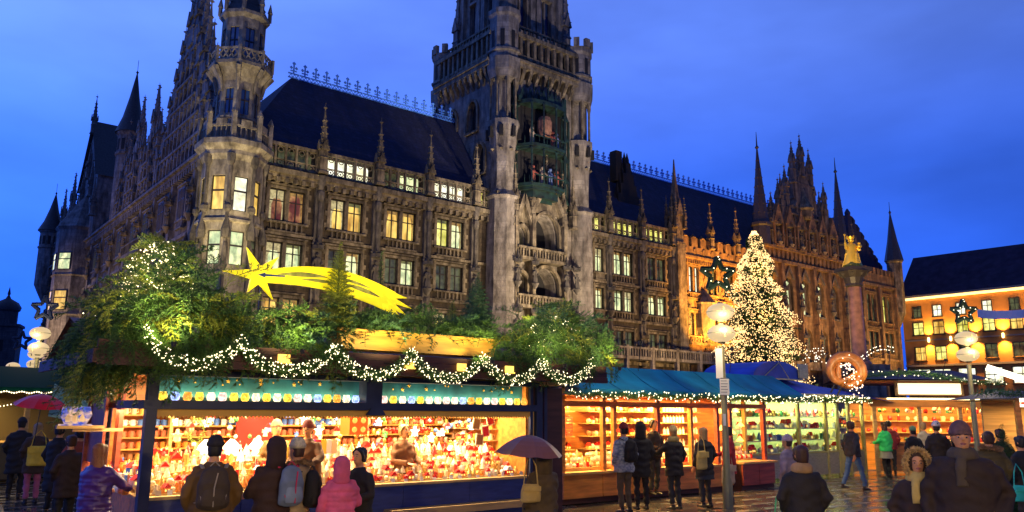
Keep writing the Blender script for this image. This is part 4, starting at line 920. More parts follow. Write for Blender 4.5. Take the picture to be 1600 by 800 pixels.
# ================================================================== STALL 1 (big ornament stall)
st = thing('ornament_stall', 'long navy market stall with glowing ornament display and fir branches on its roof', 'market stall', S1, RZ)
def sp(n, m, mt, p=None, **k): return m.build(n, mt, p or st, **k)
L1 = 6.3; DP = 2.5
for i in range(5):
    m = MB(); a, b = L1*i/5+.004, L1*(i+1)/5-.004; m.box(a, b, 0, .05, .12, .84); sp('counter_panel', m, M_navy)
m = MB(); m.box(.02, L1, .05, .12, 0, .84); m.box(.02, L1, .02, .06, 0, .11); sp('counter_frame', m, M_navyd)
m = MB(); m.box(-.03, L1+.02, -.04, .12, .84, .88); m.box(-.03, .12, .12, DP, .84, .88); sp('counter_edge', m, M_ppine)
m = MB(); m.box(3.45, 6.2, -.26, -.01, .47, .51); m.box(3.45, 6.2, -.25, -.21, .40, .47); sp('bag_ledge', m, M_ppine)
for i in range(5): m = MB(); a = DP*i/5; m.box(0, .05, .12+a*.95, .12+(a+.49)*.95, .1, .84); sp('side_panel', m, M_owood)
for i in range(6): m = MB(); m.box(.12, L1-.1, .12+i*.16, .12+(i+1)*.16, .8, .90+i*.075); sp('display_step', m, M_ppine)
m = MB(); m.box(-.06, .07, -.07, .06, 0, 2.42); sp('corner_post', m, M_navyd)
m = MB(); m.box(6.42, 6.55, -.07, .06, 0, 2.42); m.box(L1, L1+.06, -.03, .03, 0, 2.42); m.box(L1+.35, L1+.42, 0, .06, 0, 2.4); sp('end_post', m, M_navyd)
m = MB(); m.box(6.55, 7.35, .3, .36, 0, 2.4); m.box(6.3, 6.42, .0, .04, .84, 2.4); sp('end_wall', m, M_dwood)
m = MB(); m.box(6.36, 6.39, -.02, 0, 1.3, 2.0)
sp('notice_strip', m, M_gold)
m = MB(); m.box(6.63, 6.78, .2, .3, 2.02, 2.32); m.prism([(6.63, 2.02), (6.705, 1.93), (6.78, 2.02)], .2, .3); sp('crest_plate', m, M_gold)
m = MB(); m.box(-.1, L1+.1, -.09, .04, 1.97, 2.08); m.box(-.1, -.0, .04, DP, 1.97, 2.08); sp('header_beam', m, M_navyd)
m = MB(); m.box(-.12, L1+.15, -.1, .3, 2.40, 2.47); sp('header_top', m, M_navyd)
M_night = mat('painted night sky board', (.02, .17, .24), .5, var=.5, vscale=3)
m = MB(); m.box(.07, 3.05, .2, .22, 2.08, 2.40); sp('night_board', m, M_night)
m = MB(); m.box(3.32, L1, .2, .22, 2.08, 2.40); sp('night_board', m, M_night)
m = MB(); m.box(3.05, 3.32, -.05, .22, 2.08, 2.40); m.prism([(3.02, 1.9), (3.35, 1.9), (3.28, 2.0), (3.1, 2.0)], -.13, -.09); sp('header_post', m, M_navyd)
m = MB(); m.box(-.05, L1, -.02, .0, 1.885, 1.97); m2 = MB()
for i in range(120): m.prism([(i*.0525-.02, 1.885), (i*.0525+.0325-.005, 1.885), (i*.0525+.006, 1.85)][::1], -.02, 0)
sp('fringe', m, mat('gold fringe', (.75, .42, .06), .5))
def star(mb, cx, cz, R, y0, y1, n=5, inner=.42, ph=pi/2):
    P = [(cx+(R if i % 2 == 0 else R*inner)*cos(ph+i*pi/n), cz+(R if i % 2 == 0 else R*inner)*sin(ph+i*pi/n)) for i in range(2*n)]
    b = len(mb.v)
    for y in (y0, y1):
        for p in P: mb.v.append((p[0], y, p[1]))
    mb.v += [(cx, y0-(y1-y0)*.4, cz), (cx, y1, cz)]; k = 2*n
    for i in range(k):
        j = (i+1) % k; mb.face((b+i, b+j, b+2*k)); mb.face((b+k+j, b+k+i, b+2*k+1)); mb.face((b+i, b+k+i, b+k+j, b+j))
rnd = random.Random(5)
for i in range(34):
    x = rnd.uniform(.2, L1-.1)
    if 3.0 < x < 3.4: continue
    m = MB(); R = .032 if i % 3 == 0 else .014; star(m, x, rnd.uniform(2.3, 2.385), R, .185, .2); sp('painted_star', m, M_gold)
# interior
m = MB(); m.box(.1, L1+.9, DP, DP+.06, 0, 2.45); m.box(L1, L1+.06, .1, DP, .8, 2.4); sp('back_wall', m, M_owood)
m = MB(); m.box(-.1, L1+.9, 0, DP+.1, 2.44, 2.5); sp('ceiling', m, mat('light ceiling wood', (.6, .4, .18), .6))
m = MB(); m.box(.1, L1, .1, DP, .02, .15); sp('stall_floor', m, M_dwood)
for z in (1.2, 1.37, 1.54, 1.71, 1.88):
    m = MB(); m.box(.2, L1-.05, DP-.28, DP, z-.022, z); sp('shelf', m, M_owood)
for x in (.9, 2.15, 3.2, 4.3, 5.3): m = MB(); m.box(x-.025, x+.025, DP-.3, DP, .9, 2.4); sp('shelf_upright', m, M_ppine)
m = MB()
for y in (1.45, 1.52, 1.60): m.box(-.03, .03, y, y+.05, .84, 2.4)
m.box(-.2, -.16, 1.55, DP, 1.2, 2.4); m.box(-.25, .0, DP-.05, DP, 0, 2.4); sp('side_upright', m, M_rwood)
# roof: dark boards, eave, fascia
m = MB(); m.quad((-.8, -.62, 2.62), (7.6, -.62, 2.62), (7.6, 1.4, 3.2), (-.8, 1.4, 3.2)); m.quad((-.8, 1.4, 3.2), (7.6, 1.4, 3.2), (7.6, 3.2, 2.6), (-.8, 3.2, 2.6)); m.quad((-.8, -.62, 2.58), (-.8, 1.4, 3.15), (7.6, 1.4, 3.15), (7.6, -.62, 2.58)); sp('roof', m, M_dwood)
for i, (z0, z1) in enumerate(((2.48, 2.58), (2.585, 2.68), (2.685, 2.78))):
    m = MB(); m.box(-.8, 7.6, -.66+.02*i, -.62+.02*i, z0, z1); sp('fascia_board', m, M_dwood)
m = MB(); m.box(-.85, -.8, -.66, 3.2, 2.5, 2.66); sp('fascia_board', m, M_dwood)
for u in (1.45, 3.4, 4.35, 5.3): m = MB(); m.box(u-.08, u+.08, -.70, -.665, 2.6, 2.70); m.box(u-.1, u+.1, -.71, -.70, 2.58, 2.6); sp('eave_lamp', m, emis('eave lamp', (1, .6, .1), 2.0))
m = MB(); m.prism([(2.5, 2.86), (5.25, 2.86), (5.35, 3.12), (2.42, 3.12)], -.3, .15); m.box(2.4, 5.37, -.34, .18, 3.12, 3.16)
tr = thing('planter_trough', 'long yellow lit wooden trough holding fir branches on the stall roof', 'planter', S1, RZ, data=m.mesh('planter_trough', mat('yellow pine trough', (.75, .42, .06), .5, var=.35, vscale=3, stretch=(.5, 4, 4))))
# ---- jars in the header niche: each one a thing
def lathe_mesh(name, prof, mats, n=10, smooth=True):
    m = MB(); m.lathe(0, 0, prof, n); return m.mesh(name, mats, smooth)
jar_prof = [(.03, 0), (.05, .012), (.058, .05), (.052, .085), (.042, .1), (.046, .112)]
jar_cols = {'yellow': (1.0, .62, .05), 'cream': (1.0, .85, .55), 'orange': (1.0, .35, .04), 'pale blue': (.35, .5, 1.0), 'pink': (1, .6, .5)}
JM = {}
for k, c in jar_cols.items():
    a = lit('jar '+k, tuple(x*.45 for x in c), c, 2.6, 22, sharp=.1); JM[k] = lathe_mesh('glowing_jar', jar_prof, a, 12)
order = ['yellow', 'pale blue', 'orange', 'yellow', 'cream', 'pink', 'yellow', 'yellow', 'cream', 'yellow', 'cream', 'yellow', 'pink', 'cream', 'pale blue', 'yellow', 'orange', 'cream', 'pale blue']
order2 = ['pink', 'yellow', 'cream', 'pale blue', 'yellow', 'cream', 'cream', 'pink', 'cream', 'pale blue', 'orange', 'yellow', 'cream', 'pink', 'yellow', 'cream', 'yellow', 'orange']
def ordn(i): return ['first', 'second', 'third', 'fourth', 'fifth', 'sixth', 'seventh', 'eighth', 'ninth', 'tenth', 'eleventh', 'twelfth', 'thirteenth', 'fourteenth', 'fifteenth', 'sixteenth', 'seventeenth', 'eighteenth', 'nineteenth', 'twentieth'][i]
for nm, od, x0, dx in (('left', order, .16, .154), ('right', order2, 3.42, .166)):
    for i, k in enumerate(od):
        x = x0+i*dx
        o = thing('glowing_jar', f'{k} glowing jar, {ordn(i)} from the left in the {nm} niche above the counter', 'jar', fr(S1, x, .07, 2.08), RZ, 'glowing jars in the niche over the stall opening', JM[k])
        o.rotation_euler.z = RZ+rnd.random()*6
for x0, x1 in ((.1, 3.0), (3.35, 6.25)): area('niche_light', fr(S1, (x0+x1)/2, .15, 2.12), x1-x0, .04, 16, (1, .7, .3), RZ, pi)
# ---- goods
GM = {
 'red': mat('red glaze', (.6, .03, .02), .25), 'white': mat('white porcelain', (.8, .76, .66), .3), 'cream': mat('cream wax', (.75, .62, .38), .4), 'gold': mat('gold glaze', (.8, .5, .12), .25, .4),
 'orange': mat('orange glaze', (.75, .25, .04), .3), 'brown': mat('brown clay', (.3, .13, .05), .5), 'green': mat('green glaze', (.06, .25, .06), .3), 'blue': mat('blue glaze', (.08, .18, .5), .3), 'terracotta': mat('terracotta', (.55, .16, .07), .5)}
glow = {'white': emis('glow white', (1, .9, .65), 2.2), 'yellow': emis('glow yellow', (1, .65, .15), 2.0), 'orange': emis('glow orange', (1, .35, .06), 1.6)}
def g_house():
    m = MB(); m.box(-.04, .04, -.03, .03, 0, .06); m.c = 1; m.prism([(-.05, .058), (.05, .058), (0, .11)], -.036, .036); m.c = 0; m.box(.015, .03, -.01, .01, .08, .115); m.c = 2; m.box(-.03, -.012, -.032, -.03, .02, .042); m.box(.012, .03, -.032, -.03, .02, .042); return m
def g_candle(): m = MB(); m.lathe(0, 0, [(.024, 0), (.024, .08), (.02, .083)], 8); m.c = 1; m.lathe(0, 0, [(.003, .083), (.009, .095), (.001, .115)], 5); return m
def g_jar(): m = MB(); m.lathe(0, 0, [(.025, 0), (.038, .015), (.038, .055), (.028, .07), (.03, .08)], 8); return m
def g_bauble(): m = MB(); m.ball((0, 0, .036), .036, 8, 6); m.c = 1; m.lathe(0, 0, [(.008, .07), (.008, .082)], 5); return m
def g_angel(): m = MB(); m.lathe(0, 0, [(.035, 0), (.028, .03), (.012, .075)], 8); m.ball((0, 0, .088), .016, 6, 5); m.prism([(-.045, .04), (-.005, .05), (-.005, .075), (-.04, .09)], .008, .014); m.prism([(.005, .05), (.045, .04), (.04, .09), (.005, .075)], .008, .014); return m
def g_mug(): m = MB(); m.lathe(0, 0, [(.034, 0), (.038, .01), (.038, .085), (.033, .085), (.033, .02)], 10); m.tube([(.036, 0, .07), (.06, 0, .065), (.06, 0, .03), (.036, 0, .02)], .006, 4); return m
def g_cone(): m = MB(); m.lathe(0, 0, [(.01, 0), (.01, .02), (.045, .02), (.03, .05), (.034, .05), (.018, .08), (.02, .08), (.002, .12)], 8); return m
kinds = {'toy_house': (g_house, 'ornament house'), 'candle': (g_candle, 'candle'), 'small_jar': (g_jar, 'jar'), 'bauble': (g_bauble, 'bauble'), 'angel_figurine': (g_angel, 'figurine'), 'tree_figurine': (g_cone, 'figurine'), 'mug': (g_mug, 'mug')}
DM = {}
def goods(kind, colour):
    if (kind, colour) not in DM:
        c = GM[colour]; mats = {'toy_house': [c, GM['red'] if colour != 'red' else GM['white'], glow['yellow']], 'candle': [c, glow['yellow']], 'bauble': [c, GM['gold']]}.get(kind, [c])
        DM[(kind, colour)] = kinds[kind][0]().mesh(kind, mats, smooth=kind not in ('toy_house',))
    return DM[(kind, colour)]
nice = {'toy_house': 'toy house', 'candle': 'candle', 'small_jar': 'pottery jar', 'bauble': 'bauble', 'angel_figurine': 'angel figurine', 'tree_figurine': 'toy fir tree', 'mug': 'mug'}
CNT = {}
def place_good(kind, colour, S, x, y, z, where, s=1.0):
    k_ = (kind, colour, where); CNT[k_] = CNT.get(k_, 0)+1; n_ = CNT[k_]; w_ = ordn(n_-1) if n_ <= 20 else f'{n_}th'
    o = thing(kind, f'{w_} {colour} {nice[kind]} from the left {where}', kinds[kind][1], fr(S, x, y, z), RZ+rnd.uniform(-.4, .4), f'{colour} {nice[kind]}s {where}'[:90], goods(kind, colour)); o.scale = (s, s, s*rnd.uniform(.9, 1.15)); return o
step_word = ['on the front step', 'on the second step', 'on the third step', 'on the fourth step', 'on the fifth step', 'on the top step']
secs = ['left', 'middle', 'right']
bycol = [['white', 'cream', 'orange', 'gold', 'red', 'cream'], ['white', 'gold', 'cream', 'cream'], ['white', 'cream', 'white', 'gold', 'cream', 'red', 'gold']]
for j in range(6):
    x = .2+rnd.random()*.05
    while x < L1-.15:
        sct = min(2, int(x/L1*3)); kd = rnd.choice(['toy_house', 'candle', 'small_jar', 'bauble', 'angel_figurine', 'tree_figurine'] if j < 4 else ['toy_house', 'angel_figurine', 'tree_figurine', 'candle'])
        cl = rnd.choice(bycol[sct] if j > 0 else bycol[sct]+['red', 'orange'])
        s = rnd.uniform(1.0, 1.35)*(1.25 if j > 3 else 1); place_good(kd, cl, S1, x, .2+j*.16+rnd.uniform(-.02, .02), .90+j*.075, f'{step_word[j]} of the big stall', s); x += rnd.uniform(.085, .12)*(1 if j < 4 else 1.2)
for zi, z in enumerate((1.2, 1.37, 1.54, 1.71, 1.88)):
    x = .25
    while x < L1-.15:
        sct = min(2, int(x/L1*3)); cl = [['gold', 'brown'], ['orange', 'terracotta'], ['terracotta'], ['white', 'blue'], ['gold', 'cream']][zi]
        if abs((x-.9)) > .06 and abs(x-2.15) > .06 and abs(x-3.2) > .06: place_good('mug' if (sct < 2) else 'small_jar', rnd.choice(cl if sct < 2 else ['red', 'gold', 'terracotta', 'cream']), S1, x, DP-.16, z, f'on {["the lowest", "the second", "the middle", "the fourth", "the topmost"][zi]} back shelf of the big stall', 1.1 if sct < 2 else 1.3)
        x += .115
# hanging lit stars, lantern, paper lamps above the counter
def lampstar(x, y, z, R, col, what):
    m = MB()
    for k in range(3):
        g = MB(); star(g, 0, 0, R, -.02, .02, 5, .45); m.add(g, Matrix.Rotation(k*pi/3, 4, 'Z'))
    t = thing('hanging_star', what, 'star lamp', fr(S1, x, y, z), RZ, None, m.mesh('hanging_star', glow[col])); g = MB(); g.tube([(0, 0, R*.8), (0, 0, 2.44-z)], .003, 3); g.build('cord', M_black, t)
for i, (x, y, z, R, c, w) in enumerate([(3.7, .7, 1.78, .07, 'white', 'small white hanging star nearest the red lantern'), (4.45, .8, 1.62, .09, 'white', 'white hanging star in front of the red baubles, highest of its trio'), (4.75, .75, 1.52, .08, 'white', 'white hanging star low over the toy houses'), (5.0, .8, 1.6, .07, 'white', 'white hanging star over the right end of the display'), (4.25, .6, 1.5, .06, 'yellow', 'yellow hanging star low in the right opening'), (5.55, .7, 1.7, .07, 'white', 'white hanging star beside the framed pictures'), (2.55, 1.0, 1.82, .09, 'white', 'round white star lamp left of the red cloth'), (2.75, .9, 1.65, .08, 'white', 'white star lamp hanging over the middle of the display'), (.62, .9, 1.6, .09, 'yellow', 'yellow star lamp at the left end of the opening')]): lampstar(x, y, z, R, c, w)
m = MB(); m.box(-.16, .16, -.16, .16, -.15, .15); t = thing('red_lantern', 'square orange red paper lantern glowing with four round lights', 'lantern', fr(S1, 3.28, .75, 1.74), RZ, None, m.mesh('red_lantern', emis('red lantern', (.85, .10, .01), .8)))
for sx in (-1, 1):
    for sz in (-1, 1): m = MB(); m.ball((sx*.075, -.165, sz*.07), .045, 8, 6, sy=.3); m.build('round_light', glow['orange'], t)
m = MB(); m.tube([(0, 0, .15), (0, 0, .7)], .004, 3); m.build('cord', M_black, t)
for i, (x, c) in enumerate(((2.5, (.0, .45, .6)), (2.59, (.65, .02, .45)), (2.68, (.6, .03, .05)), (2.77, (.8, .55, .05)), (2.86, (.85, .8, .7)), (2.95, (.85, .6, .3)))):
    m = MB(); m.box(-.04, .04, -.02, .02, 0, .22); nmc = ['turquoise', 'magenta', 'dark red', 'yellow', 'white', 'honey'][i]
    thing('candle_pack', f'{nmc} pack of candles standing upright in the middle of the display', 'candle pack', fr(S1, x, .75, 1.30), RZ, None, m.mesh('candle_pack', mat('pack '+nmc, c, .4)))
for i in range(12): m = MB(); m.lathe(0, 0, [(.012, 0), (.01, .2), (.002, .24)], 6); thing('taper_candle', f'thin yellow taper candle, {ordn(i)} from the left beside the coloured candle packs', 'candle', fr(S1, 1.95+i*.045, .7, 1.22), RZ, 'taper candles left of the coloured packs', m.mesh('taper_candle', mat('yellow wax', (.8, .5, .08), .4)))
# white paper-roofed houses near the left post, framed pictures at the right end, wreath, red cloth
for i, x in enumerate((1.05, 1.42, 1.8)):
    m = MB(); m.box(-.08, .08, -.06, .06, 0, .1); m.prism([(-.13, .1), (.13, .1), (0, .24)], -.09, .09); thing('paper_house', f'white glowing house lamp with a broad roof, {["left", "middle", "right"][i]} of three behind the backpack', 'lamp', fr(S1, x, .95, 1.3), RZ, None, m.mesh('paper_house', glow['white']))
for i, (x, z) in enumerate(((5.55, 1.75), (5.75, 1.62), (5.62, 1.48), (5.85, 1.82))):
    m = MB(); m.box(-.08, .08, -.012, .012, -.1, .1); t = thing('framed_picture', f'tilted framed picture at the right end of the display, {["upper left", "right", "lowest", "upper right"][i]} of four', 'picture', fr(S1, x, .55, z), RZ, None, m.mesh('framed_picture', GM['cream'])); m = MB(); m.box(-.06, .06, -.016, -.012, -.08, .08); m.build('picture', GM['red' if i % 2 else 'brown'], t); t.rotation_euler.y = (.2, -.15, .1, -.25)[i]
wr = MB(); r2 = random.Random(2)
for k in range(24): a = k*pi/12; fir_stuff(wr, (cos(a)*.1, 0, sin(a)*.17), 8, .045, r2, .03)
thing('wreath', 'small green fir wreath hanging left of the mug shelves', 'wreath', fr(S1, 1.0, 1.3, 1.65), RZ, None, wr.mesh('wreath', M_fir[2]))
m = MB(); m.box(1.9, 2.5, DP-.36, DP-.32, 1.35, 2.3); sp('red_cloth', m, GM['red'])
for i in range(26):
    zz = 1.9-(i//13)*.2; x = 4.35+(i % 13)*.075
    place_good('bauble', 'red', S1, x, 1.6, zz-.1, 'hanging at the back right of the big stall', 1.0)
# hanging ornaments in front of the shelves and on the end wall
for i in range(120):
    x = rnd.uniform(.3, L1-.1); kd = rnd.choice(['bauble', 'angel_figurine', 'bauble', 'tree_figurine', 'toy_house']); z = rnd.uniform(1.32, 1.88)
    place_good(kd, rnd.choice(['gold', 'gold', 'white', 'cream', 'green', 'brown', 'blue']), S1, x, rnd.uniform(1.1, 1.3), z, 'hanging before the shelves of the big stall', rnd.uniform(.8, 1.2))
for j, z in enumerate((1.25, 1.45, 1.65, 1.85)):
    m = MB(); m.box(L1-.18, L1, .9, 2.3, z-.02, z); sp('shelf', m, M_ppine)
    for i in range(11): place_good(rnd.choice(['small_jar', 'toy_house', 'mug', 'angel_figurine']), rnd.choice(['red', 'white', 'gold', 'brown', 'cream']), S1, L1-.1, 1.0+i*.12, z, f'on the {["lowest", "second", "third", "top"][j]} end wall shelf', 1.25)
# jug sign at the left end
m = MB(); m.box(-.2, .2, -.02, .02, -.12, -.1); m.prism([(-.13, -.1), (.13, -.1), (.19, .02), (.16, .13), (-.16, .13), (-.19, .02)], -.03, .03)
bw = thing('bowl_sign', 'blue lit sign shaped like a round bowl with a village picture at the stall corner', 'sign', fr(S1, -.62, 1.2, 1.86), RZ, None, m.mesh('bowl_sign', lit('bowl picture', (.02, .08, .6), (.9, .55, .35), .9, 9, (1, 1, 1.6))))
m = MB(); m.box(-.22, .35, -.05, .05, -.16, -.12); m.box(-.02, .6, -.0, .03, -.2, -.16); m.build('bracket', M_ppine, bw)
m = MB(); 
for x in (-.1, -.02, .07): m.prism([(x-.03, -.07), (x+.03, -.07), (x+.03, -.01), (x, .04), (x-.03, -.01)], -.036, -.03)
m.build('village_picture', mat('village white', (.8, .6, .4), .5), bw)
# side display goods along the left side
for j in range(3):
    for i in range(13): place_good(rnd.choice(['toy_house', 'candle', 'small_jar']), rnd.choice(['white', 'cream', 'orange', 'blue']), S1, -.02+j*.12-.12, .25+i*.16, .9+.1*j, f'on the {["outer", "middle", "inner"][j]} side counter row', 1.4)
# stall lights
for x in (.8, 2.3, 3.9, 5.4): area('stall_light', fr(S1, x, .75, 2.4), 1.2, .35, 115, (1, .82, .48), RZ)
area('stall_side_light', fr(S1, -.02, 1.2, 1.95), .2, 1.8, 45, (1, .74, .38), RZ)
area('stall_back_light', fr(S1, 3.1, 1.8, 2.42), 5.6, .2, 130, (1, .76, .36), RZ)
m = MB()
for i in range(9): m.lathe(.4+i*.7, .8, [(.045, 2.36), (.055, 2.39), (.03, 2.44)], 8)
sp('ceiling_lamps', m, M_bulb, kind=None)
# ---- garland of swags along the eave
pk = [(-.35, 2.92), (.83, 2.84), (2.14, 2.84), (3.39, 2.82), (4.7, 2.82), (5.95, 2.84), (7.1, 2.86)]
pts = []
for (a, za), (b, zb) in zip(pk[:-1], pk[1:]):
    for k in range(14): t = k/14; pts.append((a+(b-a)*t, -.72, za+(zb-za)*t-.36*(1-(2*t-1)**2)**.8))
pts.append((pk[-1][0], -.72, pk[-1][1]))
garland('light_garland', 'swagged fir garland thick with white fairy lights along the eave of the big stall', pts, .105, S1, 85, 120, rz=RZ, brad=.0088)
# ---- greenery on the roof
GRS = [thing('roof_greenery', f'mass of drooping fir branches on the roof of the big stall, {w}', 'greenery', S1, RZ) for w in ('left of the trough', 'in the yellow trough', 'right of the trough')]
rnd = random.Random(11)
def px(u): return u
n = 0
for i in range(640):
    u = rnd.uniform(-.6, 7.9)
    if i < 60: u = rnd.uniform(-.6, 1.0)
    top = (2.98 if 2.5 < u < 5.25 else 3.05)+.12*sin(u*2.1)+.1*sin(u*5+1)+(.35 if u < .9 else 0)+(.28 if u > 6 else 0)
    if 2.5 < u < 5.25: base = 3.12; y = rnd.uniform(-.3, .12)
    else: base = 2.85; y = rnd.uniform(-.55, .2)
    z = rnd.uniform(base, max(base+.05, top+.12))
    tone = rnd.choice([0, 1, 0, 1, 3, 2]) if u > 1 else rnd.choice([0, 0, 1, 1, 2])
    yaw = rnd.gauss(-pi/2, .75); kd = rnd.choice([0, 1, 2])
    if u < -.2: yaw = rnd.gauss(-pi*.8, .5)
    s = rnd.uniform(.65, 1.1)*(.7 if 2.5 < u < 5.25 else 1)
    trough = 2.5 < u < 5.25
    pitch = rnd.uniform(-1.3, -.25) if (trough and rnd.random() < .8) or (y > -.3 and rnd.random() < .45) else rnd.uniform(.25, 1.05)
    if trough: y = rnd.uniform(-.22, .12); tone = rnd.choice([0, 1, 3, 1])
    if pitch > .2: kd = rnd.choice([1, 2]); s *= .72 if u > .6 else .85
    branch(GRS[0 if u < 2.5 else (1 if u < 5.25 else 2)], (u, y, z), yaw, pitch, rnd.uniform(-.5, .5), s, kd, tone)
for i in range(60):      # boughs hanging over the left end of the fascia
    branch(GRS[0], (rnd.uniform(-.8, .7), rnd.uniform(-.68, -.5), rnd.uniform(2.72, 2.95)), rnd.gauss(-pi/2, .6), rnd.uniform(.5, 1.1), rnd.uniform(-.5, .5), rnd.uniform(.4, .6), rnd.choice([1, 2]), rnd.choice([0, 1, 1]))
# overhanging corner fronds at the far left, hanging low
hg = thing('corner_greenery', 'long fir branches hanging down past the left corner of the big stall', 'greenery', S1, RZ)
for i in range(220):
    a = rnd.random(); u = -.05-.6*a+rnd.uniform(-.1, .1); v = rnd.uniform(-.3, 1.5)
    branch(hg, (u, v, rnd.uniform(2.5, 3.25)-.2*a), rnd.gauss(pi, .6), rnd.uniform(.1, .9), rnd.uniform(-.5, .5), rnd.uniform(.5, .8), rnd.choice([1, 2]), rnd.choice([0, 0, 1, 2, 2]))
# lit bushes
def _unused(): pass
def bush(u, v, z, rx, rz_, nb, nl, label, tones, seed):
    r = random.Random(seed); t = thing('lit_fir_bush', label, 'fir bush', fr(S1, u, v, z), RZ)
    m = MB(); m.tube([(0, 0, -.4), (0, 0, rz_*.6)], [.04, .015], 6); m.build('stem', MATS['bark'], t)
    for i in range(nb):
        a = r.random()*2*pi; e = r.random()**.8; rr = rx*sqrt(max(.05, 1-e*e))
        branch(t, (cos(a)*rr*.55, sin(a)*rr*.45, e*rz_-.05), a, -e*1.1+.25+r.uniform(-.3, .3), r.uniform(-.5, .5), rx*r.uniform(.8, 1.3), r.choice([0, 1, 1]), r.choice(tones))
    b = MB()
    for i in range(nl):
        a = r.random()*2*pi; e = r.random(); rr = rx*sqrt(max(.05, 1-e*e))*r.uniform(.75, 1.1); b.octa((cos(a)*rr, sin(a)*rr*.9, e*rz_*1.05), r.uniform(.008, .014))
    b.build('fairy_lights', M_bulb, t, kind='stuff')
    if nl > 50:
        for k in range(5): a = k*1.25-pi/2-.6; point('bulb_glow', (cos(a)*rx*.95, sin(a)*rx*.95, rz_*(.35+.17*k)), 9, (1, .85, .35), .12, t)
bush(.05, .35, 3.35, .46, .82, 140, 420, 'big round fir bush full of fairy lights at the left end of the stall roof', [2, 2, 1], 4)
bush(7.15, .3, 3.15, .58, .58, 115, 260, 'lit fir bush on the right end of the stall roof beside the teal awning', [2, 1, 1], 9)
bush(-.25, .9, 3.0, .5, .5, 60, 10, 'dark fir bush behind the left corner of the stall roof', [0, 1], 14)
# small upright conifers
def conifer(u, v, z, h, r0, label, tone, seed, lean=0):
    r = random.Random(seed); t = thing('small_conifer', label, 'conifer', fr(S1, u, v, z), RZ); t.rotation_euler.y = lean
    m = MB(); m.tube([(0, 0, -.1), (0, 0, h)], [.022, .006], 5); m.build('trunk', MATS['bark'], t)
    n = int(80*h)
    for i in range(n):
        k = i/n; a = i*2.4; R = r0*(1-k)**.8+.05
        branch(t, (0, 0, h*k*.95), a, -.55-.4*k, r.uniform(-.3, .3), R*1.5, 0, tone)
    branch(t, (0, 0, h-.08), 0, -1.5, 0, .22, 0, tone)
conifer(2.42, -.2, 3.1, 1.3, .34, 'upright young conifer standing in front of the comet tail', 2, 1)
conifer(5.05, -.1, 3.1, 1.15, .38, 'bluish young conifer with spread arms at the right end of the trough', 3, 2)
conifer(4.75, .2, 3.15, .62, .2, 'shorter thin conifer just left of the bluish one on the roof', 2, 3)
conifer(3.35, .2, 3.15, 1.3, .1, 'thin tall conifer sprig above the comet tail', 1, 6)
conifer(14.17, -4.68, 0, 1.75, .42, 'dark fir standing on the ground at the right-edge stall', 0, 21)
conifer(14.9, -4.3, 0, 1.5, .40, 'second smaller dark fir at the picture edge beside the corner stall', 0, 22)
# comet
M_comet = emis('comet yellow', (1, .80, .005), .72, base=(.9, .75, .02))
cm = thing('comet_sign', 'large flat yellow comet with a curved streaming tail above the big stall', 'decoration', fr(S1, 0, -.1, 0), RZ)
def arc(t): return (1.2+2.25*t, 3.80+.15*sin(t*pi*.85)-.25*t*t)
m = MB(); cx, cz = 1.24, 3.83
ang = [180, 118, 47, -55, -118]; P = []
seq = sorted(ang, key=lambda a: -a)
star_pts = []
AL = {180: .50, 118: .42, 47: .40, -55: .40, -118: .30}
order_a = [180, 118, 47, -10, -55, -118]
for i, a in enumerate(order_a):
    nxt = order_a[(i+1) % len(order_a)]
    if a != -10: star_pts.append((cx+AL[a]*cos(radians(a)), cz+AL[a]*sin(radians(a))))
    d = ((nxt-a+180) % 360)-180; mid = a+d/2; star_pts.append((cx+.13*cos(radians(mid)), cz+.13*sin(radians(mid))))
m.prism(star_pts[::-1], -.02, .02); m.build('star', M_comet, cm)
m = MB(); up, dn = [], []
for k in range(13):
    t = k/12; x, z = arc(t); w = .08+.10*sin(min(1, t*1.4)*pi/2); up.append((x, z+w)); dn.append((x, z-w))
for k in range(12): m.prism([dn[k], dn[k+1], up[k+1], up[k]], -.017, .017)
x, z = arc(1)
for i, (o, l, dz) in enumerate(((.13, .22, -.02), (.05, .30, -.1), (-.04, .22, -.13), (-.12, .20, -.2))): m.prism([(x-.02, z+o-.045), (x+l, z+o+dz-.0), (x-.02, z+o+.045)], -.014, .014)
m.build('tail', M_comet, cm)
m = MB(); m.prism([(1.22, 3.83), (1.33, 3.80), (1.33, 3.82), (1.62, 3.84), (1.62, 3.86), (1.33, 3.85), (1.33, 3.87)], -.028, -.021); m.build('arrow', mat('arrow blue', (.01, .05, .25), .5), cm)
m = MB()
for s_, e_, o, w in ((.14, .48, .02, .03), (.3, .55, -.05, .02), (.6, .88, -.02, .03), (.55, .8, .05, .018)):
    for k in range(8):
        t0, t1 = s_+(e_-s_)*k/8, s_+(e_-s_)*(k+1)/8; a, b = arc(t0), arc(t1); w0, w1 = w*sin(pi*k/8)+.005, w*sin(pi*(k+1)/8)+.005
        m.quad((a[0], -.022, a[1]+o-w0), (b[0], -.022, b[1]+o-w1), (b[0], -.022, b[1]+o+w1), (a[0], -.022, a[1]+o+w0))
m.build('tail_stripe', mat('comet stripe grey green', (.42, .44, .09), .6, var=.6, vscale=6), cm)
m = MB()
for x in (1.3, 3.1): m.tube([(x, .05, 2.9), (x, .02, 3.75)], .02, 5)
m.build('stand', M_black, cm)

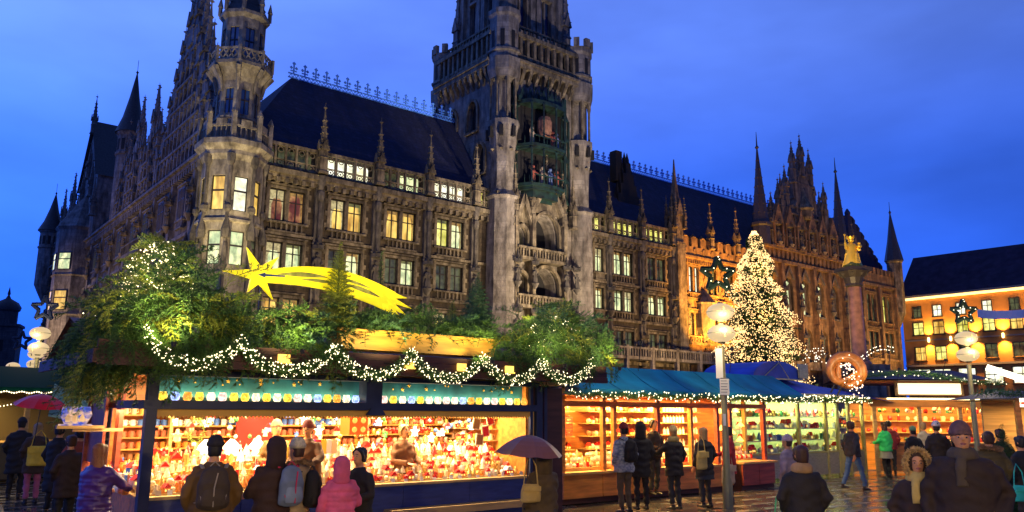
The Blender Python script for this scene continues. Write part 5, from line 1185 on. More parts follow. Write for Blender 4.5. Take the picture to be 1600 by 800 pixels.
# invented uplights on the eave, added to light the greenery and the trough
for i, u in enumerate((-.1, 1.5, 3.0, 4.6, 6.1, 7.4)):
    p = fr(S1, u, -1.15, 2.75); t = thing('added_eave_spotlight', f'small added black spotlight on an arm at the eave, {ordn(i)} from the left', 'spotlight', p, RZ)
    m = MB(); m.tube([(0, .5, -.1), (0, .1, -.12), (0, .02, -.06)], .007, 5); m.lathe(0, 0, [(.025, -.06), (.035, 0)], 8); m.build('arm', M_black, t)
    l = bpy.data.lights.new('spot', 'SPOT'); l.energy = 130; l.color = (1, .78, .32); l.spot_size = radians(150); l.spot_blend = 1; l.shadow_soft_size = .06
    o = bpy.data.objects.new('spot', l); COL.objects.link(o); o.location = p+Vector((0, 0, .04)); o.rotation_euler = (V*.6+Vector((0, 0, 1))).to_track_quat('-Z', 'Y').to_euler()

r9 = random.Random(12)
for i in range(34):
    x = .2+i*.18+r9.uniform(-.04, .04); w = r9.uniform(.025, .04); m = MB(); m.box(-w, w, -.002, .002, 0, r9.choice([.05, .07])); o = sp('price_card', m, GM['white' if i % 3 else 'cream']); o.location = (x, .02, .885); o.rotation_euler.x = -.3; o.rotation_euler.z = r9.uniform(-.2, .2)
# ================================================================== STALL 2 (wooden, teal awning)
s2 = thing('awning_stall', 'long wooden food stall with orange counter under a teal awning', 'market stall', S2, RZ)
def s2p(n, m, mt, **k): return m.build(n, mt, s2, **k)
for i in range(5): a = 6.0*i/5; m = MB(); m.box(a+.01, a+1.19, 0, .05, .12, .62); s2p('counter_panel', m, M_owood)
for i in range(2): a = 6.05+.72*i; m = MB(); m.box(a+.01, a+.71, -.25, -.2, .12, .66); s2p('counter_panel', m, M_rwood)
m = MB(); m.box(0, 6, .06, .1, 0, .62); m.box(6.05, 7.5, -.19, .1, 0, .64); m.box(0, 7.5, .1, 2.4, .02, .1); s2p('plinth', m, M_dwood)
m = MB(); m.box(-.05, 6.03, -.08, .5, .62, .67); m.box(6.03, 7.55, -.3, .5, .66, .71); s2p('counter_top', m, M_ppine)
for i in range(3): m = MB(); m.box(.05, 7.4, .25+.18*i, .43+.18*i, .67, .74+.1*i); s2p('display_step', m, M_ppine)
m = MB(); m.box(0, 7.5, 1.3, 1.35, .6, 2.4); s2p('back_wall', m, M_owood)
for x, mt in ((0, M_owood), (1.25, M_owood), (1.6, M_owood), (3.1, M_rwood), (4.35, M_owood), (5.4, M_rwood), (5.95, M_rwood), (7.45, M_rwood)): m = MB(); m.box(x-.05, x+.05, -.02, .08, .66, 2.5); s2p('post', m, mt)
m = MB(); m.box(-.05, 7.55, -.04, .1, 2.08, 2.2); s2p('lintel', m, M_owood)
for z in (1.1, 1.4, 1.7, 1.98):
    for x0, x1 in ((1.65, 3.05), (.1, 1.2), (3.15, 4.3), (4.4, 5.35), (5.45, 5.9)): m = MB(); m.box(x0, x1, .9, 1.3, z-.02, z); s2p('shelf', m, M_ppine)
m = MB()
for i in range(14):
    for j in range(6):
        if i < 13: m.box(.25+i*.065, .30+i*.065, .85, .87, 1.42+j*.075, 1.47+j*.075)
s2p('cassette_rack', m, M_rwood)
m = MB(); m.quad((-.2, .35, 3.02), (8.3, .35, 3.02), (8.9, -.62, 2.46), (.15, -.62, 2.46)[:3]); m.v = []; m.f = []; m.mi = []
rw = 60
for i in range(rw):
    u0, u1 = -.1+8.6*i/rw, -.1+8.6*(i+1)/rw
    for j in range(4):
        f = lambda u, t: (u, .35-.97*t, 3.02-.56*t-.05*sin(t*pi)+.008*sin(u*9)*sin(t*pi)); a, b = j/4, (j+1)/4
        m.quad(f(u0, b), f(u1, b), f(u1, a), f(u0, a))
    m.quad((u0, -.62, 2.46), (u1, -.62, 2.46), (u1, -.63, 2.36-.015*sin(u1*30)), (u0, -.63, 2.36-.015*sin(u0*30)))
m.quad((-.1, .35, 3.02), (8.5, .35, 3.02), (8.5, 2.6, 2.6), (-.1, 2.6, 2.6)); m.quad((8.5, .35, 3.02), (8.5, -.62, 2.46), (8.5, 2.6, 2.6)); s2p('awning', m, M_teal, smooth=True)
for u in (1.15, 2.4, 3.65, 4.9, 6.15, 7.4):
    m = MB(); m.tube([(u, .35, 3.025), (u, .1, 2.865), (u, -.15, 2.70), (u, -.4, 2.565), (u, -.625, 2.465), (u, -.635, 2.37)], .009, 5); s2p('awning_seam', m, mat('teal seam', (.0, .13, .22), .8))
m = MB(); m.box(-.1, 8.5, -.6, 2.6, 2.33, 2.35); s2p('soffit', m, M_owood)
pts = [(-.5+i*.15, -.68, 2.33+.03*sin(i*1.3)) for i in range(64)]
garland('awning_garland', 'straight fir garland with scattered fairy lights under the teal awning', pts, .10, S2, 50, 26, seed=3, rz=RZ, brad=.016)
for j in range(3):
    x = .12
    while x < 7.35:
        if min(abs(x-p) for p in (1.25, 3.1, 4.35, 5.4, 5.95)) > .05:
            place_good(rnd.choice(['small_jar', 'bauble', 'candle', 'small_jar']), rnd.choice(['white', 'cream', 'gold', 'white'] if j else ['white', 'red', 'cream']), S2, x, .34+.18*j, .74+.1*j, f'on the {["front", "middle", "rear"][j]} step of the awning stall', 1.35)
        x += .105
for z in (1.1, 1.4, 1.7, 1.98):
    for x0, x1 in ((1.65, 3.05), (.1, 1.2), (3.15, 4.3), (4.4, 5.35), (5.45, 5.9)):
        x = x0+.08
        while x < x1-.05: place_good(rnd.choice(['small_jar', 'bauble', 'small_jar', 'toy_house']) if x0 < 4 else 'candle', rnd.choice(['cream', 'white', 'cream', 'gold', 'brown']) if x0 < 4 else 'white', S2, x, 1.0, z, f'on {["the lowest", "the second", "the third", "the topmost"][[1.1, 1.4, 1.7, 1.98].index(z)]} compartment shelf of the awning stall', 1.4 if x0 < 4 else 1.6); x += .125
for x in (.65, 2.35, 3.8, 4.9): area('stall_light', fr(S2, x, .55, 2.3), .9, .3, 130, (1, .60, .18), RZ)
area('stall_light', fr(S2, 6.7, .4, 2.3), 1.0, .3, 70, (1, .45, .12), RZ)
for i, (x, z) in enumerate(((6.25, 1.95), (6.6, 1.75), (6.95, 1.98), (6.3, 1.5), (6.75, 1.4), (7.15, 1.6), (6.55, 1.15), (7.1, 1.2))):
    m = MB(); m.lathe(0, 0, [(.12, 0), (.03, .11), (.03, .14)], 10, cap=False); t = thing('pendant_lamp', f'small glowing cone lamp, {ordn(i)} of the eight hanging in the red lit compartment', 'lamp', fr(S2, x, .55, z), RZ, None, m.mesh('pendant_lamp', glow['yellow'])); m = MB(); m.tube([(0, 0, .13), (0, 0, 2.35-z)], .004, 3); m.build('cord', M_black, t)
# ================================================================== STALL 3 (glass kiosks)
s3 = thing('glass_kiosk', 'row of glass fronted sweet kiosks with yellow frames and a blue tarpaulin roof', 'kiosk', fr(S2, 7.7, .8), RZ)
def s3p(n, m, mt, **k): return m.build(n, mt, s3, **k)
M_kf = mat('yellow green frame', (.42, .36, .12), .4, var=.2); M_steel = mat('brushed counter steel', (.45, .42, .25), .35, .5, var=.3, vscale=6, stretch=(1, 1, 12))
M_g = bpy.data.materials.new('clear display glass'); M_g.use_nodes = True; b_ = M_g.node_tree.nodes['Principled BSDF']; b_.inputs['Transmission Weight'].default_value = 1; b_.inputs['Roughness'].default_value = .02; b_.inputs['IOR'].default_value = 1.1; b_.inputs['Base Color'].default_value = (.95, 1, .95, 1)
secx = [0, .95, 2.75, 4.3, 5.0, 5.7, 6.6]
for x in secx: m = MB(); m.box(x-.05, x+.05, -.04, .06, 0, 2.45); s3p('frame_post', m, M_kf)
for i in range(6):
    a, b = secx[i]+.05, secx[i+1]-.05
    m = MB(); m.box(a, b, -.02, .04, .1, .75); s3p('base_panel', m, M_steel if i != 4 else M_kf)
    m = MB(); m.box(a, b, 0, .012, .8, 2.3); s3p('display_glass', m, M_g)
    m = MB(); m.box(a, b, -.04, .06, .75, .8); m.box(a, b, -.04, .06, 2.3, 2.42); s3p('frame_rail', m, M_kf)
    for z in (.8, 1.15, 1.5, 1.85): m = MB(); m.box(a, b, .12, .5, z-.015, z+.005); s3p('shelf', m, mat('white shelf', (.7, .7, .6), .4))
for j, z in enumerate((.81, 1.16, 1.51, 1.86)):
    x = .12
    while x < 6.5:
        k = next(i for i in range(6) if secx[i] <= x+.0001 < secx[i+1])
        if x-secx[k] > .08 and secx[k+1]-x > .08:
            cl = [['orange', 'green'], ['gold', 'green', 'brown'], ['white', 'cream'], ['green', 'gold']][j] if k < 2 else ([['gold', 'cream'], ['gold', 'cream'], ['red', 'white'], ['red', 'white']][j] if k == 2 else ['white', 'gold', 'green'])
            if k == 1 and j < 2: cl = [['white', 'cream'], ['white', 'blue']][j]
            place_good(rnd.choice(['small_jar', 'bauble', 'candle', 'tree_figurine', 'toy_house']), rnd.choice(cl), fr(S2, 7.7, .8), x, .25, z, f'on the {["lowest", "second", "third", "top"][j]} glass kiosk shelf', rnd.uniform(1.6, 2.3))
        x += .13
m = MB(); m.box(0, 6.6, .9, .95, 0, 2.4); s3p('back_wall', m, mat('pale green board', (.35, .42, .18), .6))
for i, w in enumerate((22, 34, 32, 14, 8, 22)):
    a, b = secx[i], secx[i+1]; area('kiosk_light', fr(S2, 7.7+(a+b)/2, 1.12, 2.38), (b-a)*.8, .3, w*3.2, [(1, .85, .35), (.85, 1, .6), (1, .9, .4), (.7, 1, .9), (1, .9, .5), (1, .8, .35)][i], RZ)
m = MB()
for i in range(6): a, b = secx[i], secx[i+1]; m.box(a+.12, b-.12, .18, .24, 2.33, 2.37)
s3p('tube_lamps', m, emis('tube lamp', (.95, 1, .75), 5))
# two-step blue roof
rf = MB(); rf.quad((-.2, -.75, 2.52), (5.0, -.75, 2.52), (4.2, .9, 3.0), (.5, .9, 3.0)); rf.quad((.5, .9, 3.0), (4.2, .9, 3.0), (4.6, 3, 2.6), (0, 3, 2.6)); rf.quad((5.0, -.75, 2.52), (5.4, 3, 2.5), (4.2, .9, 3.0)); rf.quad((-.2, -.75, 2.52), (.5, .9, 3.0), (-.2, 3, 2.5))
rf.quad((5.0, -.7, 2.52), (7.6, -.7, 2.35), (6.4, .8, 2.8), (4.6, .8, 2.9)); s3p('tarpaulin_roof', rf, M_blue)
rf = MB(); n = 10
for i in range(n):
    t0, t1 = pi*i/n, pi*(i+1)/n; f = lambda t, y: (2.3-1.35*cos(t), y, 3.0+.55*sin(t))
    rf.quad(f(t0, .3), f(t1, .3), f(t1, 2.2), f(t0, 2.2)); rf.quad((2.3, .3, 3.0), f(t0, .3), f(t1, .3))
s3p('tarpaulin_hood', rf, M_blue)
rf = MB(); rf.box(.9, 3.7, .24, .3, 2.98, 3.02); rf.box(-.2, 5, -.8, -.74, 2.42, 2.54); rf.tube([(1.4, .28, 3.0), (2.3, .27, 3.5), (2.7, .2, 3.02)], .02, 4); rf.box(3.3, 3.8, .2, .26, 3.05, 3.5); s3p('roof_batten', rf, M_steel)
pts = [(8.0+i*.16, -.05, 2.40+.03*sin(i*1.7)) for i in range(34)]
garland('kiosk_garland', 'fir garland with fairy lights along the front edge of the blue kiosk roof', pts, .10, S2, 40, 26, seed=5, rz=RZ, brad=.018)
# pretzel
m = MB(); pp = []
for i in range(41):
    t = i/40; a = -pi/2+.35+t*(2*pi-.7); pp.append((.45*cos(a), 0, .45*sin(a)*.95))
cross = [(.12, -.08, -.30), (-.02, -.10, -.12), (-.22, -.08, .12)]
pp2 = [pp[-1], (-.02, -.05, -.42), (.16, -.09, -.2), (.30, -.08, .12)]; pp1 = [pp[0], (.02, .03, -.42), (-.16, .0, -.2), (-.30, .0, .14)]
m.tube(pp, [.11+.06*sin(pi*i/40) for i in range(41)], 10); m.tube(pp2, [.11, .10, .09, .07], 8); m.tube(pp1, [.11, .10, .09, .07], 8)
pz = thing('giant_pretzel', 'giant brown pretzel decoration on the blue kiosk roof', 'pretzel sign', (10.25, 24.3, 3.25), -.3, None, m.mesh('giant_pretzel', mat('baked crust', (.60, .20, .03), .4, var=.5, vscale=4), True)); pz.rotation_euler.y = .5; pz.scale = (1.0, 1, 1.0)
m = MB(); r3 = random.Random(8)
for i in range(75): a = r3.random(); p = Vector((-.2+.75*a+r3.gauss(0, .1), -.2, .22-.6*a+r3.gauss(0, .1))); m.octa(p, .022)
m.build('fairy_lights', emis('pink white lights', (1, .72, .5), 3), pz, kind='stuff')
m = MB(); m.tube([(-.1, .1, -.8), (-.1, .1, .1)], .03, 5); m.tube([(.1, .1, -.8), (.1, .1, .1)], .03, 5); m.build('stand', M_black, pz)
# ================================================================== STALL 4 (bright sign) and 5, 6
P4 = Vector((12.6, 27.2, 0)); RZ4 = -.12
def fr4(u, v, z=0): c, s = cos(RZ4), sin(RZ4); return P4+Vector((u*c-v*s, u*s+v*c, z))
s4 = thing('sign_stall', 'wooden snack stall below a bright white sign board and fir covered roof edge', 'market stall', P4, RZ4)
def s4p(n, m, mt, **k): return m.build(n, mt, s4, **k)
for i in range(4): m = MB(); m.box(-.2+i*1.0, .78+i*1.0, 0, .05, .1, 1.0); s4p('counter_panel', m, M_owood)
m = MB(); m.box(-.3, 3.9, -.1, .4, 1.0, 1.05); s4p('counter_top', m, M_ppine)
for x in (-.25, 1.2, 2.5, 3.85): m = MB(); m.box(x-.06, x+.06, -.02, .1, 0, 2.5); s4p('post', m, M_ppine)
m = MB(); m.box(-.4, 3.9, -.1, .1, 2.2, 2.5); m.box(-.5, 4.0, 1.9, 2, 0, 2.5); s4p('lintel', m, M_owood)
m = MB(); m.box(-.3, 3.8, 1.6, 1.9, 1.3, 1.33); m.box(-.3, 3.8, 1.6, 1.9, 1.7, 1.73); s4p('shelf', m, M_ppine)
m = MB(); m.box(.45, 2.45, -.35, -.25, 2.62, 2.98); sb = s4p('sign_board', m, emis('sign board light', (1, .86, .52), 1.6))
m = MB(); m.box(.4, 2.5, -.37, -.24, 2.58, 2.62); m.box(.4, 2.5, -.37, -.24, 2.98, 3.02); m.box(.38, .45, -.37, -.24, 2.58, 3.02); m.box(2.45, 2.52, -.37, -.24, 2.58, 3.02); s4p('sign_frame', m, M_ppine)
m = MB(); m.box(.1, 3.2, -.32, -.26, 2.44, 2.50); s4p('tube_lamp', m, emis('tube warm', (1, .85, .4), 3))
m = MB(); m.quad((-1.2, -.8, 3.1), (3.4, -.8, 3.1), (2.9, 1.4, 3.5), (-.4, 1.4, 3.5)); m.quad((-.4, 1.4, 3.5), (2.9, 1.4, 3.5), (3.4, 3, 3.0), (-1.2, 3, 3.0)); m.quad((-1.2, -.8, 3.06), (3.4, -.8, 3.06), (3.4, 3, 3.02), (-1.2, 3, 3.02)); s4p('roof', m, M_dwood)
for x in (.3, 1.9, 3.3): area('stall_light', fr4(x, .6, 2.45), 1.2, .5, 90, (1, .60, .18), RZ4)
for i in range(26):
    for zz in (1.06, 2.0):
        if zz < 2 or i % 3: place_good(rnd.choice(['small_jar', 'bauble', 'candle', 'mug', 'toy_house']), rnd.choice(['gold', 'cream', 'red', 'brown', 'green', 'white']), P4, 0, 0, 0, 'on the counter under the bright sign' if zz < 2 else 'hanging under the bright sign', 1.8).location = fr4(-.1+.15*i, .25 if zz < 2 else .4, zz)
for i in range(26): place_good(rnd.choice(['small_jar', 'bauble', 'candle', 'mug']), rnd.choice(['gold', 'cream', 'red', 'white']), P4, 0, 0, 0, 'on the shelf under the bright sign', 2).location = fr4(-.1+.15*(i % 26), 1.7, 1.33 if i % 2 else 1.73)
pts = [(-1.3+i*.15, -.85, 3.22+.12*sin(i*.16)-.06*abs(i-16)/8) for i in range(34)]
t = garland('sign_garland', 'thick fir garland with sparse lights above the bright sign board', pts, .13, P4, 45, 12, seed=6, rz=RZ4, brad=.018)
# lit wire decorations over the roofs
for i, (x, y, z, w, label) in enumerate(((13.9, 30, 3.9, 1.1, 'curved sled of white lights standing on the roof left of the right lamp post'), (11.2, 29, 3.7, .9, 'small cluster of white light blossoms on the roof beside the pretzel'))):
    m = MB(); r4 = random.Random(i)
    for k in range(45): a = r4.random(); m.octa(((a-.5)*w*1.2, r4.uniform(-.05, .05), .25*sin(a*3)+(.35*a if i == 0 else r4.uniform(-.25, .3))+r4.choice([0, .14])), .02)
    t = thing('light_figure', label, 'light decoration', (x, y, z), 0); m.build('fairy_lights', emis('light white', (1, .85, .6), 3), t, kind='stuff')
    m = MB(); m.tube([(-w*.5, 0, -.7), (-w*.5, 0, 0), (0, 0, .2), (w*.5, 0, .45)], .012, 4); m.tube([(w*.4, 0, -.7), (w*.4, 0, .4)], .012, 4); m.build('wire_frame', M_black, t)
# right-edge stall
P5 = Vector((10.35, 16.6, 0)); s5 = thing('corner_stall', 'stall at the right edge with a red and white lit sign', 'market stall', P5, -.25)
def s5p(n, m, mt): return m.build(n, mt, s5)
for x in (.1, 2.4): m = MB(); m.box(x, x+.1, 0, .1, 0, 2.4); s5p('post', m, M_owood)
m = MB(); m.box(0, 3, 0, .05, .1, .95); s5p('counter_panel', m, M_owood)
m = MB(); m.box(-.1, 3, -.1, .4, .95, 1.0); s5p('counter_top', m, M_ppine)
m = MB(); m.box(0, 3, 1.8, 1.9, 0, 2.4); s5p('back_wall', m, M_ppine)
m = MB(); m.box(.05, 2.2, -.5, -.42, 2.14, 2.32); s5p('sign_tube', m, emis('sign tube', (1, .85, .6), 2.6))
m = MB(); m.box(.05, 2.2, -.51, -.41, 2.19, 2.24); s5p('sign_stripe', m, emis('sign red', (.9, .12, .04), .9))
m = MB(); m.quad((-.6, -.7, 2.3), (3.5, -.7, 2.38), (3.5, 1, 2.5), (0, 1, 2.5)); m.quad((-.6, -.7, 2.3), (0, 1, 2.5), (-.6, 2.5, 2.3)); m.quad((-.6, -.7, 2.28), (3.5, -.7, 2.28), (3.5, 2.5, 2.28), (-.6, 2.5, 2.28)); s5p('roof', m, M_dwood)
garland('corner_garland', 'bushy fir garland along the roof edge of the right-edge stall', [(-.8+i*.15, -.78, 2.42+.02*sin(i)) for i in range(24)], .12, P5, 45, 6, seed=8, rz=-.25)
m = MB(); m.box(-.1, 1.3, -.05, .05, -.08, .08); t = thing('light_bar', 'slanting bright white light bar under the roofs at the right edge', 'lamp', (13.0, 21.5, 3.2), -.4, None, m.mesh('light_bar', emis('light bar', (1, .9, .65), 3))); t.rotation_euler.y = .38
area('stall_light', P5+Vector((1.2, .7, 2.2)), 1.6, .5, 60, (1, .6, .2))
for i in range(14): place_good(rnd.choice(['small_jar', 'toy_house', 'candle']), rnd.choice(['gold', 'cream', 'red']), P5, .1+.0, 0, 0, 'on the counter of the right-edge stall', 2).location = P5+Matrix.Rotation(-.25, 3, 'Z') @ Vector((.2+.17*i, .15, 1.0))
# distant flag banner in front of the right building
m = MB()
for i in range(12):
    a, b = i/12, (i+1)/12; f = lambda t, z: (t*5.5, .25*sin(t*7), z-.25*sin(t*3)); m.quad(f(a, -.45), f(b, -.45), f(b, .45), f(a, .45))
t = thing('banner', 'pale violet white banner strung high in front of the orange building', 'banner', (50.6, 85, 12.7), -.3, None, m.mesh('banner', mat('banner cloth', (.95, .88, .88), .8)))
# ---- left-hand stalls
P6 = Vector((-14.5, 19.5, 0)); s6 = thing('green_roof_stall', 'stall with a dark green roof and strings of small lights at the left edge', 'market stall', P6, .95)
def s6p(n, m, mt): return m.build(n, mt, s6)
for x in (0, 2.6, 5.2): m = MB(); m.box(x-.06, x+.06, 0, .1, 0, 2.5); s6p('post', m, M_ppine)
m = MB(); m.box(-2, 6, 0, .06, .1, 1.0); m.box(-2, 6, 1.9, 2, 0, 2.4); s6p('panel', m, mat('olive board', (.12, .09, .03), .6))
m = MB(); m.quad((-2.6, -.8, 2.45), (6.4, -.8, 2.45), (6.2, .9, 3.05), (-2.4, .9, 3.05)); m.quad((-2.4, .9, 3.05), (6.2, .9, 3.05), (6.4, 2.6, 2.4), (-2.6, 2.6, 2.4)); m.box(-2.6, 6.4, -.82, -.78, 2.36, 2.46); s6p('roof', m, mat('green roof cloth', (.005, .06, .035), .95, spec=.05))
m = MB(); r5 = random.Random(1)
for i in range(150): m.octa((-2.6+i*.06, -.86, 2.33+.02*sin(i)), .022)
for i in range(110): m.octa((-2.6+i*.082, -.6, 2.0+.03*sin(i*.7)), .018)
m.build('fairy_lights', M_bulb, s6, kind='stuff')
m = MB(); m.box(-2, 6, .5, 1.9, 1.0, 1.02); s6p('counter_top', m, M_ppine)
area('stall_light', P6+Vector((.5, 2.5, 2.2)), 2, .5, 50, (1, .7, .3))
# white green tent side behind the red umbrella
m = MB(); m.quad((.05, 0, .95), (.7, .3, .8), (.75, .3, 1.12), (.1, 0, 1.55)); m.quad((.1, 0, 1.55), (.75, .3, 1.12), (.8, .9, 1.2)); m.tube([(.1, 0, 1.55), (.78, .32, 1.1)], .02, 5)
t = thing('cloth_awning', 'slack white and pale green cloth awning behind the red umbrella', 'awning', (-8.85, 15.3, .85), 0, None, m.mesh('cloth_awning', mat('white green cloth', (.5, .72, .6), .7, col2=(.12, .45, .3), vscale=1.2, var=.3)))
# ================================================================== LAMP POSTS
M_globe = emis('lamp globe', (1, .72, .36), .78, base=(.05, .04, .03))
M_post = mat('grey green lamp post', (.30, .27, .12), .45, .3)
def star3d(R, mt, name, label, loc, rz, lights=True, parent=None, sticks=(.030,)):
    m = MB(); P = [Vector(((R if i % 2 == 0 else R*.42)*cos(pi/2+i*pi/5), 0, (R if i % 2 == 0 else R*.42)*sin(pi/2+i*pi/5))) for i in range(10)]
    for i in range(10): m.tube([P[i], P[(i+1) % 10]], .05*R/.32, 6)
    rr = random.Random(2)
    for i in range(10):
        for k in range(5): fir_stuff(m, P[i].lerp(P[(i+1) % 10], (k+rr.random())/5), 8, .05*R/.32, rr, .02)
    t = thing(name, label, 'star decoration', loc, rz, None, m.mesh(name, mt))
    if lights:
        b = MB()
        for i in range(10):
            for k in range(1): q = P[i].lerp(P[(i+1) % 10], rr.random()); b.octa((q.x, -.06*R/.32, q.z), .012*R/.32)
        b.build('fairy_lights', M_bulb, t, kind='stuff')
    m = MB(); m.tube([(0, 0, -R*1.0), (0, 0, -R*.4)], .015, 5); m.build('mount', M_black, t)
    return t
def lamp_post(loc, zt, label, glob=.30, starlab=None, notice=False, rz=0, w=1, far=False):
    t = thing('street_lamp', label, 'street lamp', loc, rz)
    m = MB(); m.lathe(0, 0, [(.11, 0), (.11, .5), (.075, .6), (.06, zt-.9)], 10); m.lathe(0, 0, [(.09, .5), (.1, .55), (.08, .62)], 10); m.build('post', M_post, t, smooth=True)
    for z in (zt-.62, zt-.15):
        m = MB(); m.ball((0, 0, z), glob, 18, 12, sz=.66); g = m.build('lamp_globe', M_globe, t, smooth=True)
        m = MB(); m.lathe(0, 0, [(glob*1.01, z-.008), (glob*1.01, z+.008)], 18, cap=False); m.box(-.018, .018, -glob*1.0, -glob*.96, z-.1, z+.1); m.lathe(0, 0, [(.07, z-glob*.72), (.1, z-glob*.6)], 8); m.lathe(0, 0, [(.08, z+glob*.6), (.05, z+glob*.75)], 8); m.build('globe_band', M_post, g)
    if not far: point('globe_light', (0, -.45, zt-.4), 140, (1, .8, .5), .3, t)
    if notice:
        for q_ in ((-.17, -.02, zt-1.6, zt-.95), (-.1, .1, zt-1.95, zt-1.61), (-.06, .0, 1.7, 1.95)): m = MB(); m.box(q_[0], q_[1], -.1, -.09, q_[2], q_[3]); m.build('notice', mat('white paper', (.75, .72, .62), .6), t)
        m = MB()
        for k in range(9): m.box(-.15, -.05-.03*(k % 3), -.094, -.092, zt-1.55+k*.06, zt-1.535+k*.06)
        for k in range(6): m.box(-.08, .05+.02*(k % 2), -.104, -.102, zt-1.9+k*.06, zt-1.885+k*.06)
        m.build('notice_print', mat('print grey', (.2, .2, .2), .6), t)
    return t
M_sg = mat('dark fir star', (.003, .022, .01), .85)
lamp_post((4.61, 17.3, 0), 4.30, 'near street lamp with two stacked flattened globes and white notices on its post', notice=True)
star3d(.40, M_sg, 'fir_star', 'dark green fir star on top of the near lamp post', (4.58, 17.25, 4.98), .1)
lamp_post((13.05, 22.6, 0), 4.27, 'right street lamp with two stacked yellowish globes before the orange building')
star3d(.36, M_sg, 'fir_star', 'dark green fir star above the right street lamp', (13.0, 22.5, 4.86), -.2)
lamp_post((-14.7, 24.6, 0), 4.36, 'left street lamp with two stacked pale globes beside the town hall')
star3d(.40, mat('dark star', (.015, .025, .05), .6), 'fir_star', 'thin dark five pointed star over the left street lamp', (-14.6, 24.5, 4.98), .1, False)
lamp_post((-28.2, 45, 0), 4.3, 'distant street lamp low against the sky at the left edge', .36, far=True)
star3d(.55, MATS['dark star'], 'fir_star', 'small distant dark star over the far left lamp', (-27.9, 45, 5.6), .1, False)
lamp_post((-22.2, 37, 0), 4.5, 'pair of small pale globes just behind the left street lamp', .34, far=True)
# ================================================================== BICYCLE
bk = thing('bicycle', 'bicycle parked at the left edge with only its pale wheel showing', 'bicycle', (-7.75, 12.0, 0), .5)
def ring(m, c, R, r, n=24):
    P = [(c[0]+R*cos(2*pi*i/n), c[1], c[2]+R*sin(2*pi*i/n)) for i in range(n+1)]; m.tube(P, r, 5, cap=False)
for x in (0, -1.05):
    m = MB(); ring(m, (x, 0, .34), .32, .02); w = m.build('wheel', mat('pale tyre', (.45, .42, .3), .5), bk); m = MB()
    for k in range(14): a = k*pi/7; m.tube([(x, 0, .34), (x+.31*cos(a), 0, .34+.31*sin(a))], .003, 3)
    m.build('spokes', M_steel, w)
m = MB()
for a, b in (((0, 0, .34), (-.12, 0, .85)), ((-.12, 0, .8), (-.6, 0, .75)), ((-.14, 0, .72), (-.55, 0, .32)), ((-.6, 0, .82), (-.55, 0, .32)), ((-.55, 0, .32), (-1.05, 0, .34)), ((-.6, 0, .75), (-1.05, 0, .34)), ((-.12, 0, .85), (-.1, 0, 1.0))): m.tube([a, b], .018, 6)
m.tube([(-.1, -.25, 1.02), (-.05, 0, 1.0), (-.1, .25, 1.02)], .014, 5); m.build('frame', M_black, bk)
m = MB(); m.ball((-.62, 0, .9), .13, 8, 5, sy=.6, sz=.3); m.build('saddle', M_black, bk)
# ================================================================== GROUND
gm = bpy.data.materials.new('wet paving'); gm.use_nodes = True; nt = gm.node_tree; b = nt.nodes['Principled BSDF']
tc = N(nt, 'ShaderNodeTexCoord'); n1 = N(nt, 'ShaderNodeTexNoise'); n1.inputs['Scale'].default_value = .9; n1.inputs['Detail'].default_value = 5; L(nt, tc.outputs['Object'], n1.inputs['Vector'])
r = N(nt, 'ShaderNodeMapRange'); r.inputs[1].default_value = .42; r.inputs[2].default_value = .62; r.inputs[3].default_value = .06; r.inputs[4].default_value = .38; L(nt, n1.outputs[0], r.inputs[0]); L(nt, r.outputs[0], b.inputs['Roughness'])
rr_ = N(nt, 'ShaderNodeValToRGB'); rr_.color_ramp.elements[0].color = (.035, .032, .028, 1); rr_.color_ramp.elements[1].color = (.11, .10, .085, 1); L(nt, n1.outputs[0], rr_.inputs[0]); L(nt, rr_.outputs[0], b.inputs['Base Color'])
n2 = N(nt, 'ShaderNodeTexNoise'); n2.inputs['Scale'].default_value = 14; L(nt, tc.outputs['Object'], n2.inputs['Vector']); bp = N(nt, 'ShaderNodeBump'); bp.inputs['Strength'].default_value = .35; bp.inputs['Distance'].default_value = .01; L(nt, n2.outputs[0], bp.inputs['Height']); L(nt, bp.outputs[0], b.inputs['Normal'])
m = MB(); m.quad((-900, -60, -.02), (900, -60, -.02), (900, 1500, -.02), (-900, 1500, -.02)); gd = m.build('ground', gm, kind='structure')
# paving slabs near the camera, each its own stone
sl = []; r6 = random.Random(4)
SD = []
for k in range(4):
    m = MB(); w, h = .47, .30; m.box(-w, w, -h, h, -.02, 0.0); b0 = len(m.v); m.v = [(x*(1 if z < 0 else .985), y*(1 if z < 0 else .98), z) for x, y, z in m.v]; SD.append(m.mesh('paving_slab', gm))
cnt = 0
for j in range(60):
    for i in range(-14, 26):
        u = i*.97+(.48 if j % 2 else 0); v = -12+j*.625; p = S2+U*u+V*v
        dx = p.x/max(.1, p.y); px_ = 800+1254*dx; py_ = 648+1254*2/max(.1, p.y)
        if p.y < 9 or p.y > 27 or py_ > 830: continue
        if not (px_ < 235 or px_ > 1100) or px_ < -80 or px_ > 1680: continue
        if cnt > 298: continue
        o = put('paving_slab', SD[r6.randrange(4)], gd, (p.x, p.y, r6.uniform(-.003, .003)), RZ); o.rotation_euler.x = r6.uniform(-.004, .004); cnt += 1

